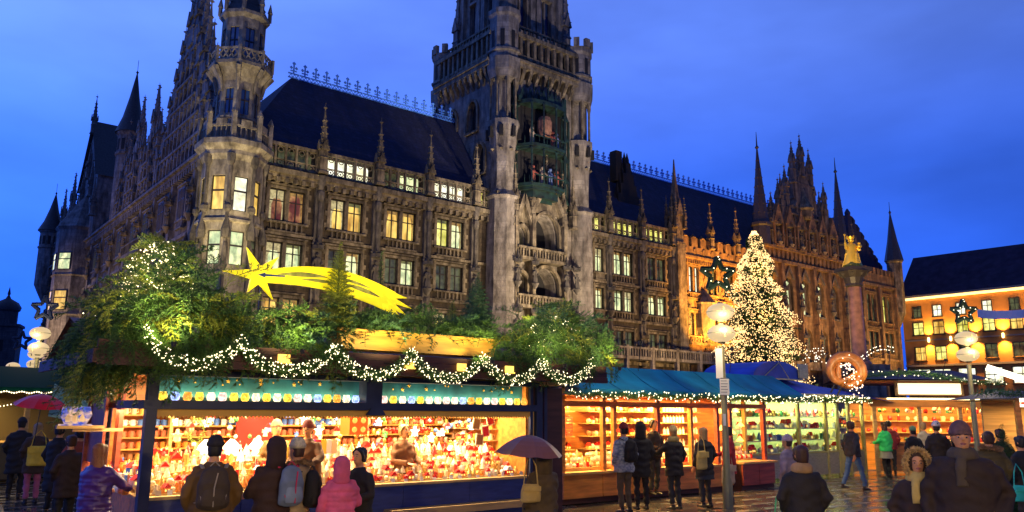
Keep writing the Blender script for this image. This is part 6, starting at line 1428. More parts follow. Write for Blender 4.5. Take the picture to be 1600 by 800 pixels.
# roof spotlights added to brighten the pretzel and the stalls, no real fixtures
for i, (x, y, z) in enumerate(((9.6, 22.6, 3.1), (11.2, 22.9, 3.2), (5.2, 18.6, 3.4), (2.6, 15.9, 3.3), (13.6, 24.8, 3.6))):
    t = thing('added_roof_spotlight', f'small added black spotlight on a rod over the stall roofs, {ordn(i)} of its kind', 'spotlight', (x, y, z), 0)
    m = MB(); m.lathe(0, 0, [(.03, 0), (.045, .08)], 8); m.tube([(0, 0, 0), (0, .3, -.5)], .008, 5); m.build('rod', M_black, t)
    l = bpy.data.lights.new('spot', 'SPOT'); l.energy = 130; l.color = (1, .78, .42); l.spot_size = radians(130); l.spot_blend = 1; l.shadow_soft_size = .08
    o = bpy.data.objects.new('spot', l); COL.objects.link(o); o.location = (x, y, z+.1); o.rotation_euler = (radians(80), 0, -.35)
# ================================================================== PEOPLE
M_skin = mat('skin', (.70, .32, .12), .5, var=.12, vscale=10); M_hair = {'brown': mat('brown hair', (.07, .03, .012), .5, var=.4, vscale=40, stretch=(6, 6, 1)), 'dark': mat('dark hair', (.012, .009, .007), .5), 'blond': mat('blond hair', (.42, .24, .08), .5, var=.4, vscale=40, stretch=(6, 6, 1)), 'ginger': mat('auburn hair', (.30, .10, .02), .5, var=.4, vscale=40, stretch=(6, 6, 1))}
M_eye = mat('eye white', (.38, .33, .28), .3); M_iris = mat('iris', (.03, .02, .01), .2); M_lip = mat('lips', (.38, .12, .09), .5)
def cloth(name, c, var=.25, vs=5): return mat('cloth '+name, c if max(c) > .12 else (c[0]*1.25, c[1], c[2]*.6), .8, var=var, vscale=vs, bump=.5, bscale=12)
import numpy as np
TS = bpy.data.scenes.new('workbench')      # scratch scene: keeps the remeshing fast
def remeshed(mb, voxel, mt, name, smooth_it=4, fac=.5, post=None):
    me = mb.mesh('tmp', mt); o = bpy.data.objects.new('tmp', me); TS.collection.objects.link(o)
    r = o.modifiers.new('r', 'REMESH'); r.mode = 'VOXEL'; r.voxel_size = voxel; r.use_smooth_shade = True
    s = o.modifiers.new('s', 'SMOOTH'); s.factor = fac; s.iterations = smooth_it
    TS.view_layers[0].update(); dg = TS.view_layers[0].depsgraph; e = o.evaluated_get(dg); nm = bpy.data.meshes.new_from_object(e); nm.name = name
    bpy.data.objects.remove(o); nm.materials.clear(); nm.materials.append(mt)
    if name in ('coat', 'trousers', 'scarf', 'hair', 'knit_hat', 'hood', 'bag_body', 'backpack'):      # folds and creases
        amp = {'coat': .016, 'trousers': .014, 'hair': .006, 'knit_hat': .003, 'hood': .006}.get(name, .006); sd = random.random()*50; n = len(nm.vertices)
        c = np.empty(n*3, np.float32); nm.vertices.foreach_get('co', c); c = c.reshape(-1, 3); nn = np.empty(n*3, np.float32); nm.vertices.foreach_get('normal', nn); nn = nn.reshape(-1, 3)
        zf = 5 if name == 'hair' else 17; xf = 60 if name == 'hair' else 9; x, y, z = c.T
        f = np.sin(x*xf+2.1*np.sin(z*zf*.6+sd)+sd)*np.sin(z*zf*1.9+1.7*np.sin(x*11+y*9+sd))+.5*np.sin(y*xf*1.7+z*zf*2.3+1.5*np.sin(x*19+sd*2))
        nm.vertices.foreach_set('co', (c+nn*(amp*.6*f)[:, None]).astype(np.float32).ravel())
    nm.polygons.foreach_set('use_smooth', [True]*len(nm.polygons))
    return nm
def fingers(m, w, d, up, side):
    """five bent fingers growing from the wrist w along d; up = back of the hand normal, side = thumb side"""
    w, d, up, side = Vector(w), Vector(d).normalized(), Vector(up).normalized(), Vector(side).normalized()
    m.tube([w-d*.02, w+d*.03, w+d*.085], [(.026, .016), (.038, .016), (.040, .013)], 8, side=side)
    for i, (o, l) in enumerate(((.030, .066), (.010, .075), (-.010, .070), (-.029, .055))):
        b = w+d*.080+side*o; k = b+d*l*.5-up*.008; t = k+d*l*.32-up*.03
        m.tube([b, k, t], [.0095, .0085, .0065], 6)
    b = w+d*.025+side*.032; m.tube([b, b+side*.028+d*.03-up*.008, b+side*.03+d*.06-up*.022], [.013, .011, .008], 6)
ARM = {'down': ((.265, -.03, 1.13), (.27, .06, .90)), 'pocket': ((.285, -.05, 1.14), (.20, .10, .95)), 'front': ((.27, .05, 1.14), (.17, .32, 1.10)), 'reach': ((.27, .16, 1.22), (.2, .42, 1.15)), 'hold': ((.25, .08, 1.15), (.13, .20, 1.33)), 'back': ((.28, -.16, 1.16), (.27, -.20, .92)), 'phone': ((.25, .10, 1.14), (.08, .26, 1.36))}
def person(label, px_, d, zt, yaw, h=1.72, coat=('black', (.028, .02, .012)), clen=.62, puff=0, trou=('dark jeans', (.03, .035, .05)), arms=('pocket', 'pocket'), head='hair', hair='dark', hatc=None, longhair=False, stride=0, width=1.0, face=False, vox=.017, zbase=0, lean=0, furc=None, scarf=None, skirt=None, group=None, pos=None):
    x = (px_-800)/1254*d
    p = Vector((x, d, zbase)) if pos is None else Vector(pos)
    t = thing('person', label, 'person', p, yaw, group); s = h/1.79; t.scale = (s, s, s)
    if lean: t.rotation_euler.x = lean
    B = MB(); W = width
    legs = []
    for sg in (-1, 1):
        st_ = stride*sg; hip = Vector((.09*sg, 0, .90)); kn = Vector((.10*sg, .20*st_+.02, .50)); an = Vector((.10*sg, .38*st_-.02, .09+(.05 if st_ < 0 else 0))); legs.append((hip, kn, an))
        B.tube([hip+Vector((0, 0, .06)), hip, kn, an], [.08, .082, .052, .036], 8)
    torso = [((0, 0, .86), (.145, .10)), ((0, 0, .98), (.14, .10)), ((0, 0, 1.12), (.13, .095)), ((0, 0, 1.28), (.16, .11)), ((0, 0, 1.40), (.165, .095)), ((0, 0, 1.455), (.09, .07)), ((0, .0, 1.52), (.054, .054)), ((0, .01, 1.56), (.05, .055))]
    B.tube([a for a, _ in torso], [b for _, b in torso], 12, side=(1, 0, 0))
    arm_pts = []
    for sg, a in zip((-1, 1), arms):
        e, w = ARM[a]; sh = Vector((.165*sg*W, 0, 1.385)); e = Vector((e[0]*sg*W, e[1], e[2])); w = Vector((w[0]*sg*W, w[1], w[2])); arm_pts.append((sh, e, w, a)); B.tube([sh, e, w], [.045, .036, .026], 7)
    # head
    hd = [((0, .005, 1.545), (.045, .055)), ((0, .02, 1.565), (.055, .07)), ((0, .02, 1.60), (.066, .084)), ((0, .01, 1.645), (.074, .092)), ((0, .005, 1.69), (.074, .093)), ((0, .0, 1.73), (.058, .075)), ((0, 0, 1.755), (.03, .04))]
    B.tube([a for a, _ in hd], [b for _, b in hd], 12, side=(1, 0, 0))
    B.tube([(0, .095, 1.665), (0, .118, 1.632), (0, .10, 1.622)], [.009, .014, .011], 6)
    for sg in (-1, 1): B.ball((.076*sg, -.0, 1.64), .022, 6, 5, sx=.4, sz=1.3)
    B.ball((0, .098, 1.575), .018, 6, 5); B.ball((0, .085, 1.672), .05, 8, 5, sx=1.1, sy=.35, sz=.3)
    me = remeshed(B, .011 if face else .016, M_skin, 'body', 2 if face else 3, .4)
    bm = bmesh.new(); bm.from_mesh(me); hm = MB()
    for (sh, e, w, a) in arm_pts:
        if a == 'pocket': continue
        d_ = (w-e).normalized(); sg = -1 if sh.x < 0 else 1
        fingers(hm, w+d_*.03, d_, Vector((sg, 0, .3)) if a in ('down', 'back') else Vector((0, 0, 1)), Vector((0, 1, 0)) if a in ('down', 'back') else Vector((-sg, 0, .1)))
    if hm.v:
        q = hm.mesh('h', M_skin, True); bm.from_mesh(q); bpy.data.meshes.remove(q)
    bm.to_mesh(me); bm.free(); me.polygons.foreach_set('use_smooth', [True]*len(me.polygons)); put('body', me, t)
    if face:
        for sg in (-1, 1):
            m = MB(); m.ball((.032*sg, .0895, 1.652), .0125, 8, 6, sz=.62); e_ = m.build('eye', M_eye, t, smooth=True); m = MB(); m.ball((.032*sg, .1000, 1.651), .0070, 8, 6, sy=.5); m.build('iris', M_iris, e_, smooth=True)
            m = MB(); m.tube([(.014*sg, .104, 1.672), (.032*sg, .106, 1.679), (.053*sg, .092, 1.672)], [.003, .005, .003], 5); m.build('eyebrow', M_hair['dark'], t)
        m = MB(); m.tube([(-.024, .1, 1.594), (-.008, .112, 1.599), (.008, .112, 1.599), (.024, .1, 1.594)], [.003, .006, .006, .003], 6); m.tube([(-.02, .1, 1.590), (0, .111, 1.587), (.02, .1, 1.590)], [.003, .007, .003], 6); m.build('lips', M_lip, t, smooth=True)
    # coat
    C = MB(); z0 = 1.46-clen; n = 14 if puff else 10; pr = []
    for i in range(n*(2 if puff else 1)+1):
        k = i/(n*(2 if puff else 1)); z = z0+(1.435-z0)*k
        wx = .225+.03*(1-k) if k < .75 else .225+.012*sin((k-.75)*4*pi)
        wx = .205+.02*sin(k*pi)*0+.035*(1-k)**1.2+(.015 if .65 < k < .95 else 0); wy = .145+.03*(1-k)
        if k > .9: wx *= 1-(k-.9)*2.2; wy *= 1-(k-.9)*2.0
        if puff: pf = 1+.10*abs(sin(k*puff*pi))-.05; wx *= pf; wy *= pf*1.05
        pr.append(((0, 0, z), (wx*W, wy*W**.7)))
    pr.append(((0, 0, 1.47), (.10, .085))); pr.append(((0, 0, 1.50), (.085, .08)))
    C.tube([a for a, _ in pr], [b for _, b in pr], 18, side=(1, 0, 0))
    for (sh, e, w, a) in arm_pts:
        sh2 = Vector((sh.x*1.02, 0, 1.385)); nseg = 16 if puff else 6; P = []; R_ = []
        for i in range(nseg+1):
            k = i/nseg; q = sh2.lerp(e, k*2) if k < .5 else e.lerp(w, (k-.5)*2); r_ = .076-.028*k+(.0 if i else .0)
            if puff: r_ *= 1+.13*abs(sin(k*puff*1.1*pi))-.05
            P.append(q); R_.append((r_*W**.5, r_*W**.5))
        P.insert(0, Vector((sh.x*.45, 0, 1.40))); R_.insert(0, (.07, .07)); C.tube(P, R_, 9)
    cm_ = cloth(coat[0], coat[1]) if not isinstance(coat[1], bpy.types.Material) else coat[1]
    put('puffer_jacket' if puff else 'coat', remeshed(C, vox if not puff else .013, cm_, 'coat', 3 if not puff else 1), t)
    # trousers and shoes
    T_ = MB()
    for sg, (hip, kn, an) in zip((-1, 1), legs):
        T_.tube([hip+Vector((0, 0, .08)), hip, (hip+kn)/2, kn, (kn+an)/2, an+Vector((0, 0, .02))], [.095, .10, .085, .068, .062, .058], 9)
    T_.tube([(0, 0, .84), (0, 0, .93), (0, 0, 1.0)], [(.15, .115), (.165, .12), (.15, .11)], 12, side=(1, 0, 0)); put('trousers', remeshed(T_, .018, cloth(*trou), 'trousers', 3), t)
    for sg, (hip, kn, an) in zip((-1, 1), legs):
        m = MB(); a = an; m.tube([(a.x, a.y-.07, a.z-.06), (a.x, a.y-.03, a.z-.05), (a.x, a.y+.08, a.z-.055), (a.x, a.y+.17, a.z-.068)], [(.035, .03), (.042, .045), (.046, .032), (.03, .018)], 9, side=(1, 0, 0)); m.tube([(a.x, a.y-.02, a.z-.05), (a.x, a.y-.02, a.z+.03)], [.042, .04], 8); m.build('shoe', mat('dark shoe', (.02, .015, .012), .4), t, smooth=True)
    if skirt: m = MB(); m.tube([(0, 0, .62), (0, 0, .8), (0, 0, 1.0)], [(.24, .19), (.2, .16), (.15, .12)], 16, side=(1, 0, 0)); m.build('skirt', cloth(*skirt), t, smooth=True)
    # head wear
    H = MB()
    if head in ('hair', 'beanie'):
        hs = [((0, -.03, 1.56 if not longhair else 1.40), (.07 if not longhair else .105, .05)), ((0, -.032, 1.60), (.076, .062)), ((0, -.022, 1.66), (.084, .080)), ((0, -.015, 1.71), (.083, .092)), ((0, -.01, 1.745), (.066, .076)), ((0, -.01, 1.77), (.03, .035))]
        if longhair: hs.insert(0, ((0, -.05, 1.34), (.08, .035)))
        H.tube([a for a, _ in hs], [b for _, b in hs], 12, side=(1, 0, 0))
        for sg in ((-1, 1) if head == 'hair' else ()): H.tube([(.07*sg, .02, 1.58 if not longhair else 1.42), (.082*sg, .02, 1.64), (.07*sg, .05, 1.71), (.02*sg, .07, 1.745)], [.018, .025, .025, .02], 6)
        put('hair', remeshed(H, .013, M_hair[hair], 'hair', 2), t)
    if head == 'beanie':
        H = MB(); hs = [((0, -.005, 1.665), (.092, .104)), ((0, -.005, 1.70), (.094, .105)), ((0, -.005, 1.745), (.085, .094)), ((0, -.01, 1.785), (.06, .065)), ((0, -.01, 1.805), (.02, .025))]; H.tube([a for a, _ in hs], [b for _, b in hs], 14, side=(1, 0, 0)); H.tube([((.0), -.005, 1.672), (0, -.005, 1.71)], [(.099, .110), (.099, .110)], 14, side=(1, 0, 0))
        put('knit_hat', remeshed(H, .012, cloth(hatc[0], hatc[1], .3, 30), 'knit_hat', 2), t)
        if len(hatc) > 2: m = MB(); m.ball((0, -.01, 1.83), .035, 8, 6); m.build('pompom', cloth(hatc[0], hatc[1]), t)
    if head == 'hood':
        H = MB(); hs = [((0, -.03, 1.44), (.12, .10)), ((0, -.045, 1.52), (.115, .105)), ((0, -.04, 1.62), (.118, .118)), ((0, -.03, 1.70), (.114, .118)), ((0, -.02, 1.77), (.085, .09)), ((0, -.02, 1.80), (.03, .035))]
        if puff: 
            hs2 = []
            for i in range(len(hs)-1):
                for k in range(3):
                    t_ = k/3; a = Vector(hs[i][0]).lerp(Vector(hs[i+1][0]), t_); rx = hs[i][1][0]*(1-t_)+hs[i+1][1][0]*t_; ry = hs[i][1][1]*(1-t_)+hs[i+1][1][1]*t_; f = 1.05 if k == 1 else .98; hs2.append((tuple(a), (rx*f, ry*f)))
            hs = hs2+[hs[-1]]
        H.tube([a for a, _ in hs], [b for _, b in hs], 16, side=(1, 0, 0)); put('hood', remeshed(H, .013, cm_, 'hood', 2), t)
        # keep the face out of the hood
        t.children[-1].location.y = -.035
    if furc:
        m = MB(); rr = random.Random(3); yy = .055 if head == 'hood' else -.06
        for k in range(900):
            a = rr.random()*2*pi; R = Vector((cos(a)*.125, 0, sin(a)*.155)); c = Vector((0, yy, 1.64 if head == 'hood' else 1.49))+(R if head == 'hood' else Vector((cos(a)*.15, sin(a)*.12-.0, sin(a*2)*.015)))
            fir_stuff(m, c, 2, .035, rr, .02)
        m.build('fur_trim', mat('fur '+furc[0], furc[1], .9, var=.3, vscale=30), t, kind='stuff')
    if scarf:
        H = MB(); H.tube([(0, .0, 1.44), (0, .0, 1.47), (0, .0, 1.52), (0, .0, 1.56)], [(.12, .11), (.135, .13), (.125, .12), (.09, .09)], 14, side=(1, 0, 0)); H.tube([(.03, .12, 1.47), (.05, .16, 1.38), (.05, .165, 1.22)], [(.05, .03), (.05, .02), (.055, .015)], 8); put('scarf', remeshed(H, .013, cloth(*scarf), 'scarf', 2), t)
    return t
def backpack(t, col, trim, label_parts=True, w=.17, h=.44, z=1.02, col2=None):
    m = MB(); hs = [((0, -.19, z), (w*.95, .07)), ((0, -.22, z+h*.15), (w*1.05, .095)), ((0, -.225, z+h*.6), (w, .09)), ((0, -.2, z+h*.9), (w*.75, .065)), ((0, -.19, z+h), (w*.3, .04))]
    m.tube([a for a, _ in hs], [b for _, b in hs], 14, side=(1, 0, 0)); b = put('backpack', remeshed(m, .013, cloth(*col), 'backpack', 3), t)
    m = MB(); hs = [((0, -.29, z+.03), (w*.7, .03)), ((0, -.305, z+h*.25), (w*.75, .035)), ((0, -.29, z+h*.45), (w*.6, .02))]; m.tube([a for a, _ in hs], [b_ for _, b_ in hs], 12, side=(1, 0, 0)); m.build('front_pocket', cloth(*(col2 or col)), b, smooth=True)
    for s in (-1, 1):
        m = MB(); m.tube([(s*.12, -.14, z+h*.95), (s*.14, -.05, 1.475), (s*.15, .10, 1.40), (s*.155, .15, 1.25), (s*.19, .02, 1.05), (s*.16, -.13, z+.05)], [(.022, .008)]*6, 6, side=(1, 0, 0)); m.build('strap', cloth(*trim), b)
    m = MB(); m.tube([(0, -.325, z+.02), (0, -.33, z+h*.5), (.03, -.30, z+h*.85)], .008, 5); m.tube([(-w*.7, -.29, z+h*.2), (-w*.95, -.22, z+h*.55)], .008, 5); m.tube([(w*.7, -.29, z+h*.2), (w*.95, -.22, z+h*.55)], .008, 5); m.tube([(-.05, -.20, z+h), (0, -.19, z+h+.05), (.05, -.20, z+h)], .009, 5); m.build('cord', cloth(*trim), b)
    return b
def handbag(label, px_, d, z, w, h, c, yaw=0):
    m = MB(); m.tube([(0, 0, -h), (0, 0, -h*.9), (0, 0, -h*.3), (0, 0, 0)], [(w*.46, .05), (w*.5, .07), (w*.48, .06), (w*.4, .02)], 12, side=(1, 0, 0)); t = thing('handbag', label, 'bag', ((px_-800)/1254*d, d, z), yaw); put('bag_body', remeshed(m, .014, cloth(*c), 'bag_body', 2), t)
    m = MB(); m.tube([(-w*.35, 0, -.03), (-w*.25, 0, .2), (0, .03, .32), (w*.25, 0, .2), (w*.35, 0, -.03)], .009, 5); m.build('bag_handle', cloth(*c), t); m = MB(); m.box(-w*.42, w*.42, -.085, -.05, -h*.35, -.02); m.build('flap', cloth(*c), t); return t
def umbrella(label, px_, d, z, R, c, yaw=0, tilt=(0, 0), n=8, hh=.26, shaft=.8):
    t = thing('umbrella', label, 'umbrella', ((px_-800)/1254*d, d, z), yaw); t.rotation_euler.x, t.rotation_euler.y = tilt
    m = MB(); rings = 6
    for k in range(n):
        for i in range(rings):
            for s in range(3):
                def f(r_, q):
                    a = 2*pi*(k+q)/n; sag = 1-.10*(1-(2*q-1)**2)*r_**2; return (R*r_*cos(a)*sag*1.0, R*r_*sin(a)*sag, hh*(1-r_**1.9)+.03*(1-(2*q-1)**2)*r_**2*-.6)
                a0, a1 = i/rings, (i+1)/rings; m.quad(f(a0, s/3), f(a1, s/3), f(a1, (s+1)/3), f(a0, (s+1)/3))
    m.build('canopy', mat('umbrella '+c[0], c[1], .45, var=.1), t, smooth=True)
    for k in range(n):
        m = MB(); a = 2*pi*k/n; m.tube([(R*r_*cos(a), R*r_*sin(a), hh*(1-r_**1.9)-.008) for r_ in (.02, .3, .6, .8, 1.02)], .004, 4); m.build('rib', M_black, t)
    m = MB(); m.tube([(0, 0, hh+.07), (0, 0, -shaft)], .008, 6); m.tube([(0, 0, -shaft), (.0, .03, -shaft-.08), (0, .07, -shaft-.05)], .013, 6); m.build('shaft', M_black, t)
    return t
FWD = -.55        # customers face the stall: local +y turned to look along V
YS = RZ           # +y of the person along V
# --- in front of the big stall
t = person('man in an olive brown jacket with a dark knit hat and drawstring backpack', 343, 8.75, 0, YS-.25, 1.70, ('olive brown', (.12, .075, .02)), .66, arms=('pocket', 'pocket'), head='beanie', hair='dark', hatc=('black knit', (.015, .014, .02)), width=1.0)
backpack(t, ('dark olive pack', (.05, .04, .03)), ('cord beige', (.35, .28, .18)))
t = person('woman in a dark brown hooded coat with a grey and red backpack at the stall', 436, 9.1, 0, YS+.1, 1.68, ('dark brown', (.035, .018, .015)), .70, trou=('blue jeans', (.05, .10, .16)), head='hood', arms=('front', 'pocket'), hair='dark'); b = backpack(t, ('grey pack', (.16, .20, .25)), ('pink red trim', (.6, .03, .08)), w=.15, col2=('grey pack front', (.22, .27, .32))); b.location = (.12, 0, .0)
t = person('woman in a cream knit hat and black jacket with a fur collar and beige scarf', 470, 9.35, 0, YS+.4, 1.66, ('beige', (.42, .30, .14)), .85, head='beanie', hair='brown', hatc=('cream knit', (.60, .50, .28)), furc=('tan', (.35, .2, .07)), arms=('pocket', 'pocket'))
b = backpack(t, ('black leather pack', (.012, .012, .014)), ('black strap', (.02, .02, .02)), w=.12, h=.42, z=.98); b.location = (.08, .0, 0)
person('child in a pink quilted hooded puffer jacket at the big stall', 540, 9.3, 0, YS-.25, 1.46, ('pink quilted', (.80, .12, .20)), .72, puff=11, head='hood', arms=('down', 'front'), trou=('grey trousers', (.1, .1, .12)))
person('person with a dark bob in a black coat turning towards the pink child', 568, 9.75, 0, YS+1.9, 1.56, ('black wool', (.018, .016, .016)), .72, head='hair', hair='dark', arms=('front', 'down'), face=True)
person('person standing under the brown umbrella in a long olive coat', 850, 9.6, 0, YS-.1, 1.58, ('olive long', (.085, .065, .03)), .95, head='hood', arms=('pocket', 'hold'))
umbrella('open plum brown umbrella held over the person at the right end of the big stall', 829, 9.45, 1.50, .40, ('plum brown', (.24, .085, .05)), .2, (.05, .06), hh=.21, shaft=.55)
handbag('yellow ochre handbag hanging beside the olive coat', 832, 9.3, 1.17, .24, .2, ('ochre bag', (.55, .36, .08)), .2)
t = person('woman in a shiny purple quilted puffer jacket reaching to the left side of the stall', 165, 9.7, 0, YS-.85, 1.58, ('purple quilted', mat('purple nylon', (.075, .022, .15), .35, var=.3)), .74, puff=12, head='hair', hair='ginger', longhair=True, arms=('reach', 'reach'), trou=('khaki', (.25, .18, .1)))
# --- stall keepers
person('stall keeper in an ochre jacket and pale cap behind the counter of the big stall', 436, 12.2, 0, YS+pi-.1, 1.62, ('ochre wool', (.25, .13, .03)), .7, head='beanie', hatc=('tan cap', (.30, .18, .08)), hair='blond', arms=('front', 'front'), face=True, zbase=.2)
person('stall keeper in a brown coat and red brown hat leaning over the display', 492, 12.1, 0, YS+pi*.75, 1.66, ('brown wool', (.10, .045, .02)), .7, head='beanie', hatc=('red brown knit', (.15, .03, .03)), hair='brown', arms=('reach', 'front'), face=True, zbase=.18, lean=-.12)
person('blond stall keeper in a tan sweater behind the white star lamps', 634, 13.2, 0, YS+pi+.2, 1.62, ('tan sweater', (.26, .10, .03)), .62, head='hair', hair='blond', arms=('front', 'front'), face=True, zbase=.15)
# --- awning stall customers
t = person('man in a blue and white patterned knit jacket with a black backpack and red hat', 976, 16.4, 0, YS-.1, 1.76, ('nordic knit', mat('nordic pattern knit', (.10, .13, .19), .85, col2=(.5, .52, .52), var=.2, vscale=16, stretch=(1, 1, 1.6))), .66, head='beanie', hatc=('dark red knit', (.2, .02, .02)), hair='dark', trou=('grey brown trousers', (.09, .075, .06))); backpack(t, ('black pack', (.012, .012, .014)), ('black strap', (.02, .02, .02)), w=.16)
person('person in a long black hooded coat right beside the patterned jacket', 1001, 16.9, 0, YS-.4, 1.78, ('black long', (.015, .015, .018)), .80, head='hood', trou=('black trousers', (.012, .012, .014)))
person('woman in a black coat with a furry yellow hat leaning to the counter', 1053, 17.0, 0, YS-.1, 1.70, ('black jacket', (.018, .018, .022)), .75, head='beanie', hatc=('yellow fur', (.55, .42, .16)), hair='blond', scarf=('yellow scarf', (.45, .33, .1)), arms=('reach', 'pocket'))
person('blond woman in a dark coat with a yellow shoulder bag', 1100, 17.4, 0, YS-.15, 1.68, ('charcoal coat', (.02, .022, .03)), .80, head='hair', hair='blond', longhair=True, arms=('down', 'pocket'), skirt=('navy skirt', (.02, .03, .06)))
handbag('yellow shoulder bag on the back of the blond woman', 1096, 17.1, 1.18, .34, .38, ('yellow bag', (.75, .52, .12)), RZ)
person('woman in a red coat half hidden by the near lamp post', 1138, 18.3, 0, YS+.6, 1.68, ('red wool', (.42, .02, .02)), .78, head='hair', hair='dark', arms=('down', 'front'))
handbag('patterned pale shopping bag held by the woman in red', 1136, 18.0, .85, .42, .42, ('pale pattern bag', (.55, .42, .25)), .6)
person('seller in dark clothes standing inside the awning stall', 1022, 18.9, 0, YS+pi, 1.72, ('dark seller', (.03, .02, .02)), .6, head='hair', hair='dark', arms=('front', 'front'), zbase=.1)
# --- centre right
person('person with a pale pink knit hat and beige coat in front of the glass kiosk', 1230, 14.5, 0, YS+.1, 1.60, ('grey pink coat', (.40, .28, .24)), .8, head='beanie', hatc=('pale pink knit', (.62, .42, .36)), hair='brown')
t = person('woman from behind in a wide black coat with a tan hood lying on her shoulders', 1250, 9.2, 0, -.05, 1.65, ('black down', (.022, .02, .018)), .95, head='hair', hair='brown', arms=('pocket', 'pocket'), width=.98, scarf=('tan hood', (.50, .28, .09)))
handbag('green carrier bag held low by the woman in the wide black coat', 1218, 9.2, .85, .3, .36, ('green bag', (.08, .5, .18)))
person('man striding right in a navy jacket and blue jeans past the kiosk', 1330, 21.4, 0, -1.2, 1.80, ('navy jacket', (.025, .03, .055)), .60, trou=('mid blue jeans', (.06, .13, .28)), head='hair', hair='brown', arms=('down', 'back'), stride=.7, face=True)
person('woman in a bright green jacket and black trousers at the kiosk corner', 1382, 25.5, 0, .5, 1.74, ('bright green', (.03, .62, .14)), .62, head='hair', hair='brown', longhair=True, arms=('front', 'down'), trou=('black trousers', (.012, .012, .014)), skirt=('grey hem', (.3, .28, .2)))
person('person in a red plaid jacket standing behind the green jacket', 1389, 27, 0, -.5, 1.78, ('red plaid', (.30, .03, .03)), .65, head='hair', hair='dark')
person('person with a pale green hat and black coat in front of the snack stall', 1426, 21.6, 0, .2, 1.66, ('black coat two', (.02, .02, .02)), .8, head='beanie', hatc=('pale green knit', (.22, .40, .14)), hair='dark')
person('man in a black jacket with a white cap and shoulder strap under the bright sign', 1463, 19.6, 0, -.1, 1.82, ('black jacket two', (.018, .018, .025)), .66, head='beanie', hatc=('white cap', (.7, .68, .6)), hair='dark', trou=('black trousers', (.012, .012, .014)))
person('person in pale clothes seen between the black coats at the snack stall', 1443, 24.5, 0, .3, 1.74, ('pale beige', (.55, .45, .25)), .7, head='hair', hair='blond')
person('big man walking towards the camera in a dark brown coat and mauve knit hat', 1500, 8.0, 0, pi-.35, 1.92, ('dark brown heavy', (.028, .018, .012)), .85, head='beanie', hatc=('mauve knit', (.15, .075, .06)), hair='dark', scarf=('grey scarf', (.07, .06, .045)), arms=('pocket', 'down'), width=1.22, face=True)
person('small woman in a dark fur hooded coat and yellow scarf beside the big man', 1428, 8.3, 0, pi-.35, 1.63, ('dark brown child', (.035, .022, .014)), .80, head='hood', furc=('pale tan', (.80, .58, .24)), scarf=('yellow child scarf', (.65, .45, .10)), face=True)
person('person in an olive coat with a fur hood behind the big man', 1543, 13.2, 0, -.3, 1.74, ('olive coat', (.10, .085, .03)), .8, head='hair', hair='brown', furc=('tan two', (.4, .22, .08)))
person('person in a black jacket cut off by the right edge of the picture', 1592, 13.6, 0, .3, 1.66, ('black edge', (.02, .02, .02)), .7, head='hair', hair='dark', arms=('pocket', 'down'))
handbag('turquoise green paper bag held low near the right edge', 1583, 12.6, .92, .24, .24, ('turquoise bag', (.03, .55, .38)))
person('person in dark clothes between the fir garland and the right lamp post', 1562, 16.8, 0, .1, 1.72, ('dark green parka', (.02, .03, .02)), .8, head='hair', hair='dark')
# --- left group
t = person('woman with a yellow shoulder bag and pink trousers at the left', 66, 17.0, 0, .8, 1.66, ('dark grey brown', (.05, .035, .03)), .80, trou=('pink trousers', (.50, .12, .20)), head='hair', hair='blond', longhair=True)
handbag('big yellow shoulder bag on the woman in pink trousers', 70, 16.7, 1.18, .42, .40, ('mustard bag', (.90, .58, .04)), .2)
person('person in a black coat behind the woman with the yellow bag', 40, 17.8, 0, .4, 1.74, ('black coat left', (.015, .015, .02)), .9, head='beanie', hatc=('black cap', (.02, .02, .03)), hair='dark', trou=('black trousers', (.012, .012, .014)))
person('tall person in a long black coat in the middle of the left group', 100, 15.2, 0, -.3, 1.68, ('black long left', (.014, .013, .016)), 1.0, head='hair', hair='dark', trou=('black trousers', (.012, .012, .014)))
person('person in an orange red jacket facing the stall in the left group', 132, 14.6, 0, .5, 1.64, ('orange red', (.40, .07, .02)), .62, head='hair', hair='dark', trou=('black trousers', (.012, .012, .014)))
person('person in dark clothes half behind the purple jacket', 120, 13.0, 0, .9, 1.56, ('dark violet', (.02, .012, .02)), .8, head='hair', hair='brown', trou=('black trousers', (.012, .012, .014)))
umbrella('open red umbrella over the left group, seen from the side', 66, 14.6, 2.0, .46, ('red', (.90, .008, .008)), .3, (.12, .1), hh=.2, shaft=.6)
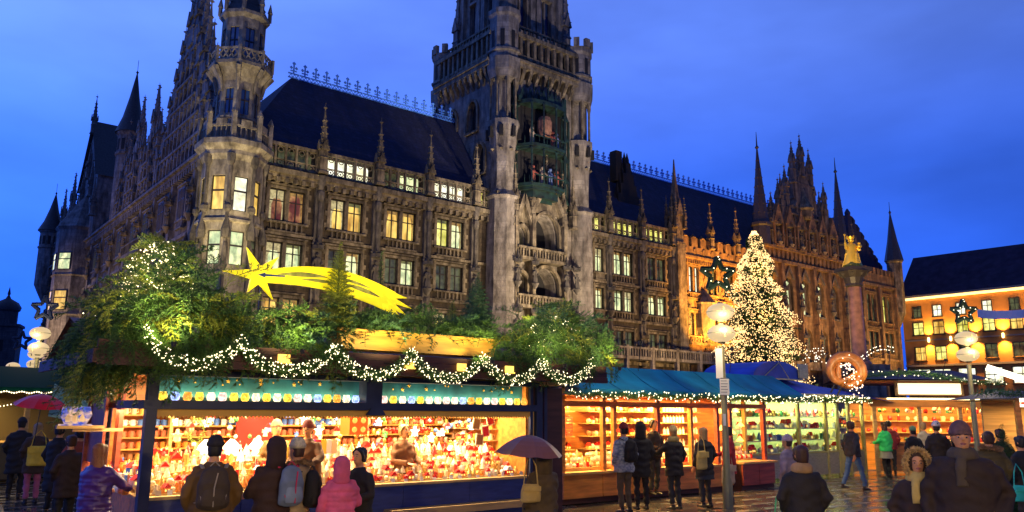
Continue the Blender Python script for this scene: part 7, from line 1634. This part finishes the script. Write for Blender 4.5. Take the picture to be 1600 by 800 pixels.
# ================================================================== FACADE FLOODLIGHTS (fixtures stand in the square behind the stalls)
FN = [0]; P_T = ct.location
def flood(u, v, z, tu, tv, tz, w, col, size=75, label='black floodlight standing in the square behind the market roofs', r=.3, P=P0):
    p = fr(P, u, v, z); q = fr(P, tu, tv, tz); d = (q-p)
    if P is not P0: p = P+Vector((u, v, z)); q = P+Vector((tu, tv+5, tv+tz)); d = q-p
    FN[0] += 1; t = thing('floodlight', f'black floodlight behind the market roofs aimed at the old stone, {ordn(FN[0]-1)} of its row', 'floodlight', p, 0, 'floodlights aimed at the town hall')
    m = MB(); m.box(-.2, .2, -.12, .12, -.3, 0); m.tube([(0, 0, -.3), (0, 0, -z)], .04, 6); m.build('housing', M_black, t)
    l = bpy.data.lights.new('flood_lamp', 'SPOT'); l.energy = w; l.color = col; l.spot_size = radians(size); l.spot_blend = .8; l.shadow_soft_size = r
    o = bpy.data.objects.new('flood_lamp', l); COL.objects.link(o); o.location = p+d.normalized()*.3; o.rotation_euler = d.to_track_quat('-Z', 'Y').to_euler()
W1 = (1, .74, .40); W2 = (1, .64, .28); WO = (1, .42, .05)
flood(3, -17, 4, 2, 0, 14, 7500, W1); flood(12, -17, 4, 12, 0, 13, 6500, W1); flood(20, -17, 4, 19, 0, 13, 6500, W1)
flood(28, -20, 4, 28, 0, 18, 34000, (1, .78, .52), 60); flood(22, -24, 4, 26, 0, 31, 30000, (1, .84, .72), 44)
flood(40, -14, 4, 41, 0, 13, 6500, W2); flood(47, -12, 4, 47, 0, 13, 4500, W2)
for u, w in ((53, 4200), (57, 4800), (61.5, 3800)): flood(u, -5.5, 8.6, u, 0, 14, w*5.5, WO, 95)
flood(72, -11, 5, 73, 0, 17, 12000, (1, .55, .2), 90); flood(82, -11, 5, 82, 0, 17, 8500, (1, .56, .2), 90); flood(95, -9, 5, 96, 0, 15, 9000, (1, .6, .2), 90)
flood(-15, 10, 4, -1.5, 16, 14, 6500, W2); flood(-16, 28, 4, -1.5, 32, 14, 8000, W2); flood(-16, 50, 4, -1.5, 54, 10, 16000, W2)
flood(-8, -10, 4, -1.5, 0, 22, 15000, (1, .80, .42), 46)
for x, y, z in ((19.5, 64.6, 5), (23.5, 64.6, 6), (21.2, 65.4, 10), (21.3, 66.2, 14)): point('tree_glow', (x-P_T.x, y-P_T.y, z), 260, (1, .66, .25), .8, ct)
flood(0, 0, 4, 5.5, 7, 5, 10000, (1, .66, .26), 60, P=Vector((16.5, 38, 0)))
# added lamp posts, unseen, as warm front fill from behind the camera
for i, (x, y) in enumerate(((-7, -3), (1.5, -4), (7.5, -1.5))):
    t = lamp_post((x, y, 0), 4.3, ['added fill lamp post, unseen, behind and left of the view', 'added fill lamp post, unseen, straight behind the view', 'added fill lamp post, unseen, behind and right of the view'][i])
    for c in t.children:
        if c.type == 'LIGHT': c.data.energy = 2500; c.data.color = (1, .70, .30)
bpy.data.scenes.remove(TS)
scene.render.engine = 'CYCLES'
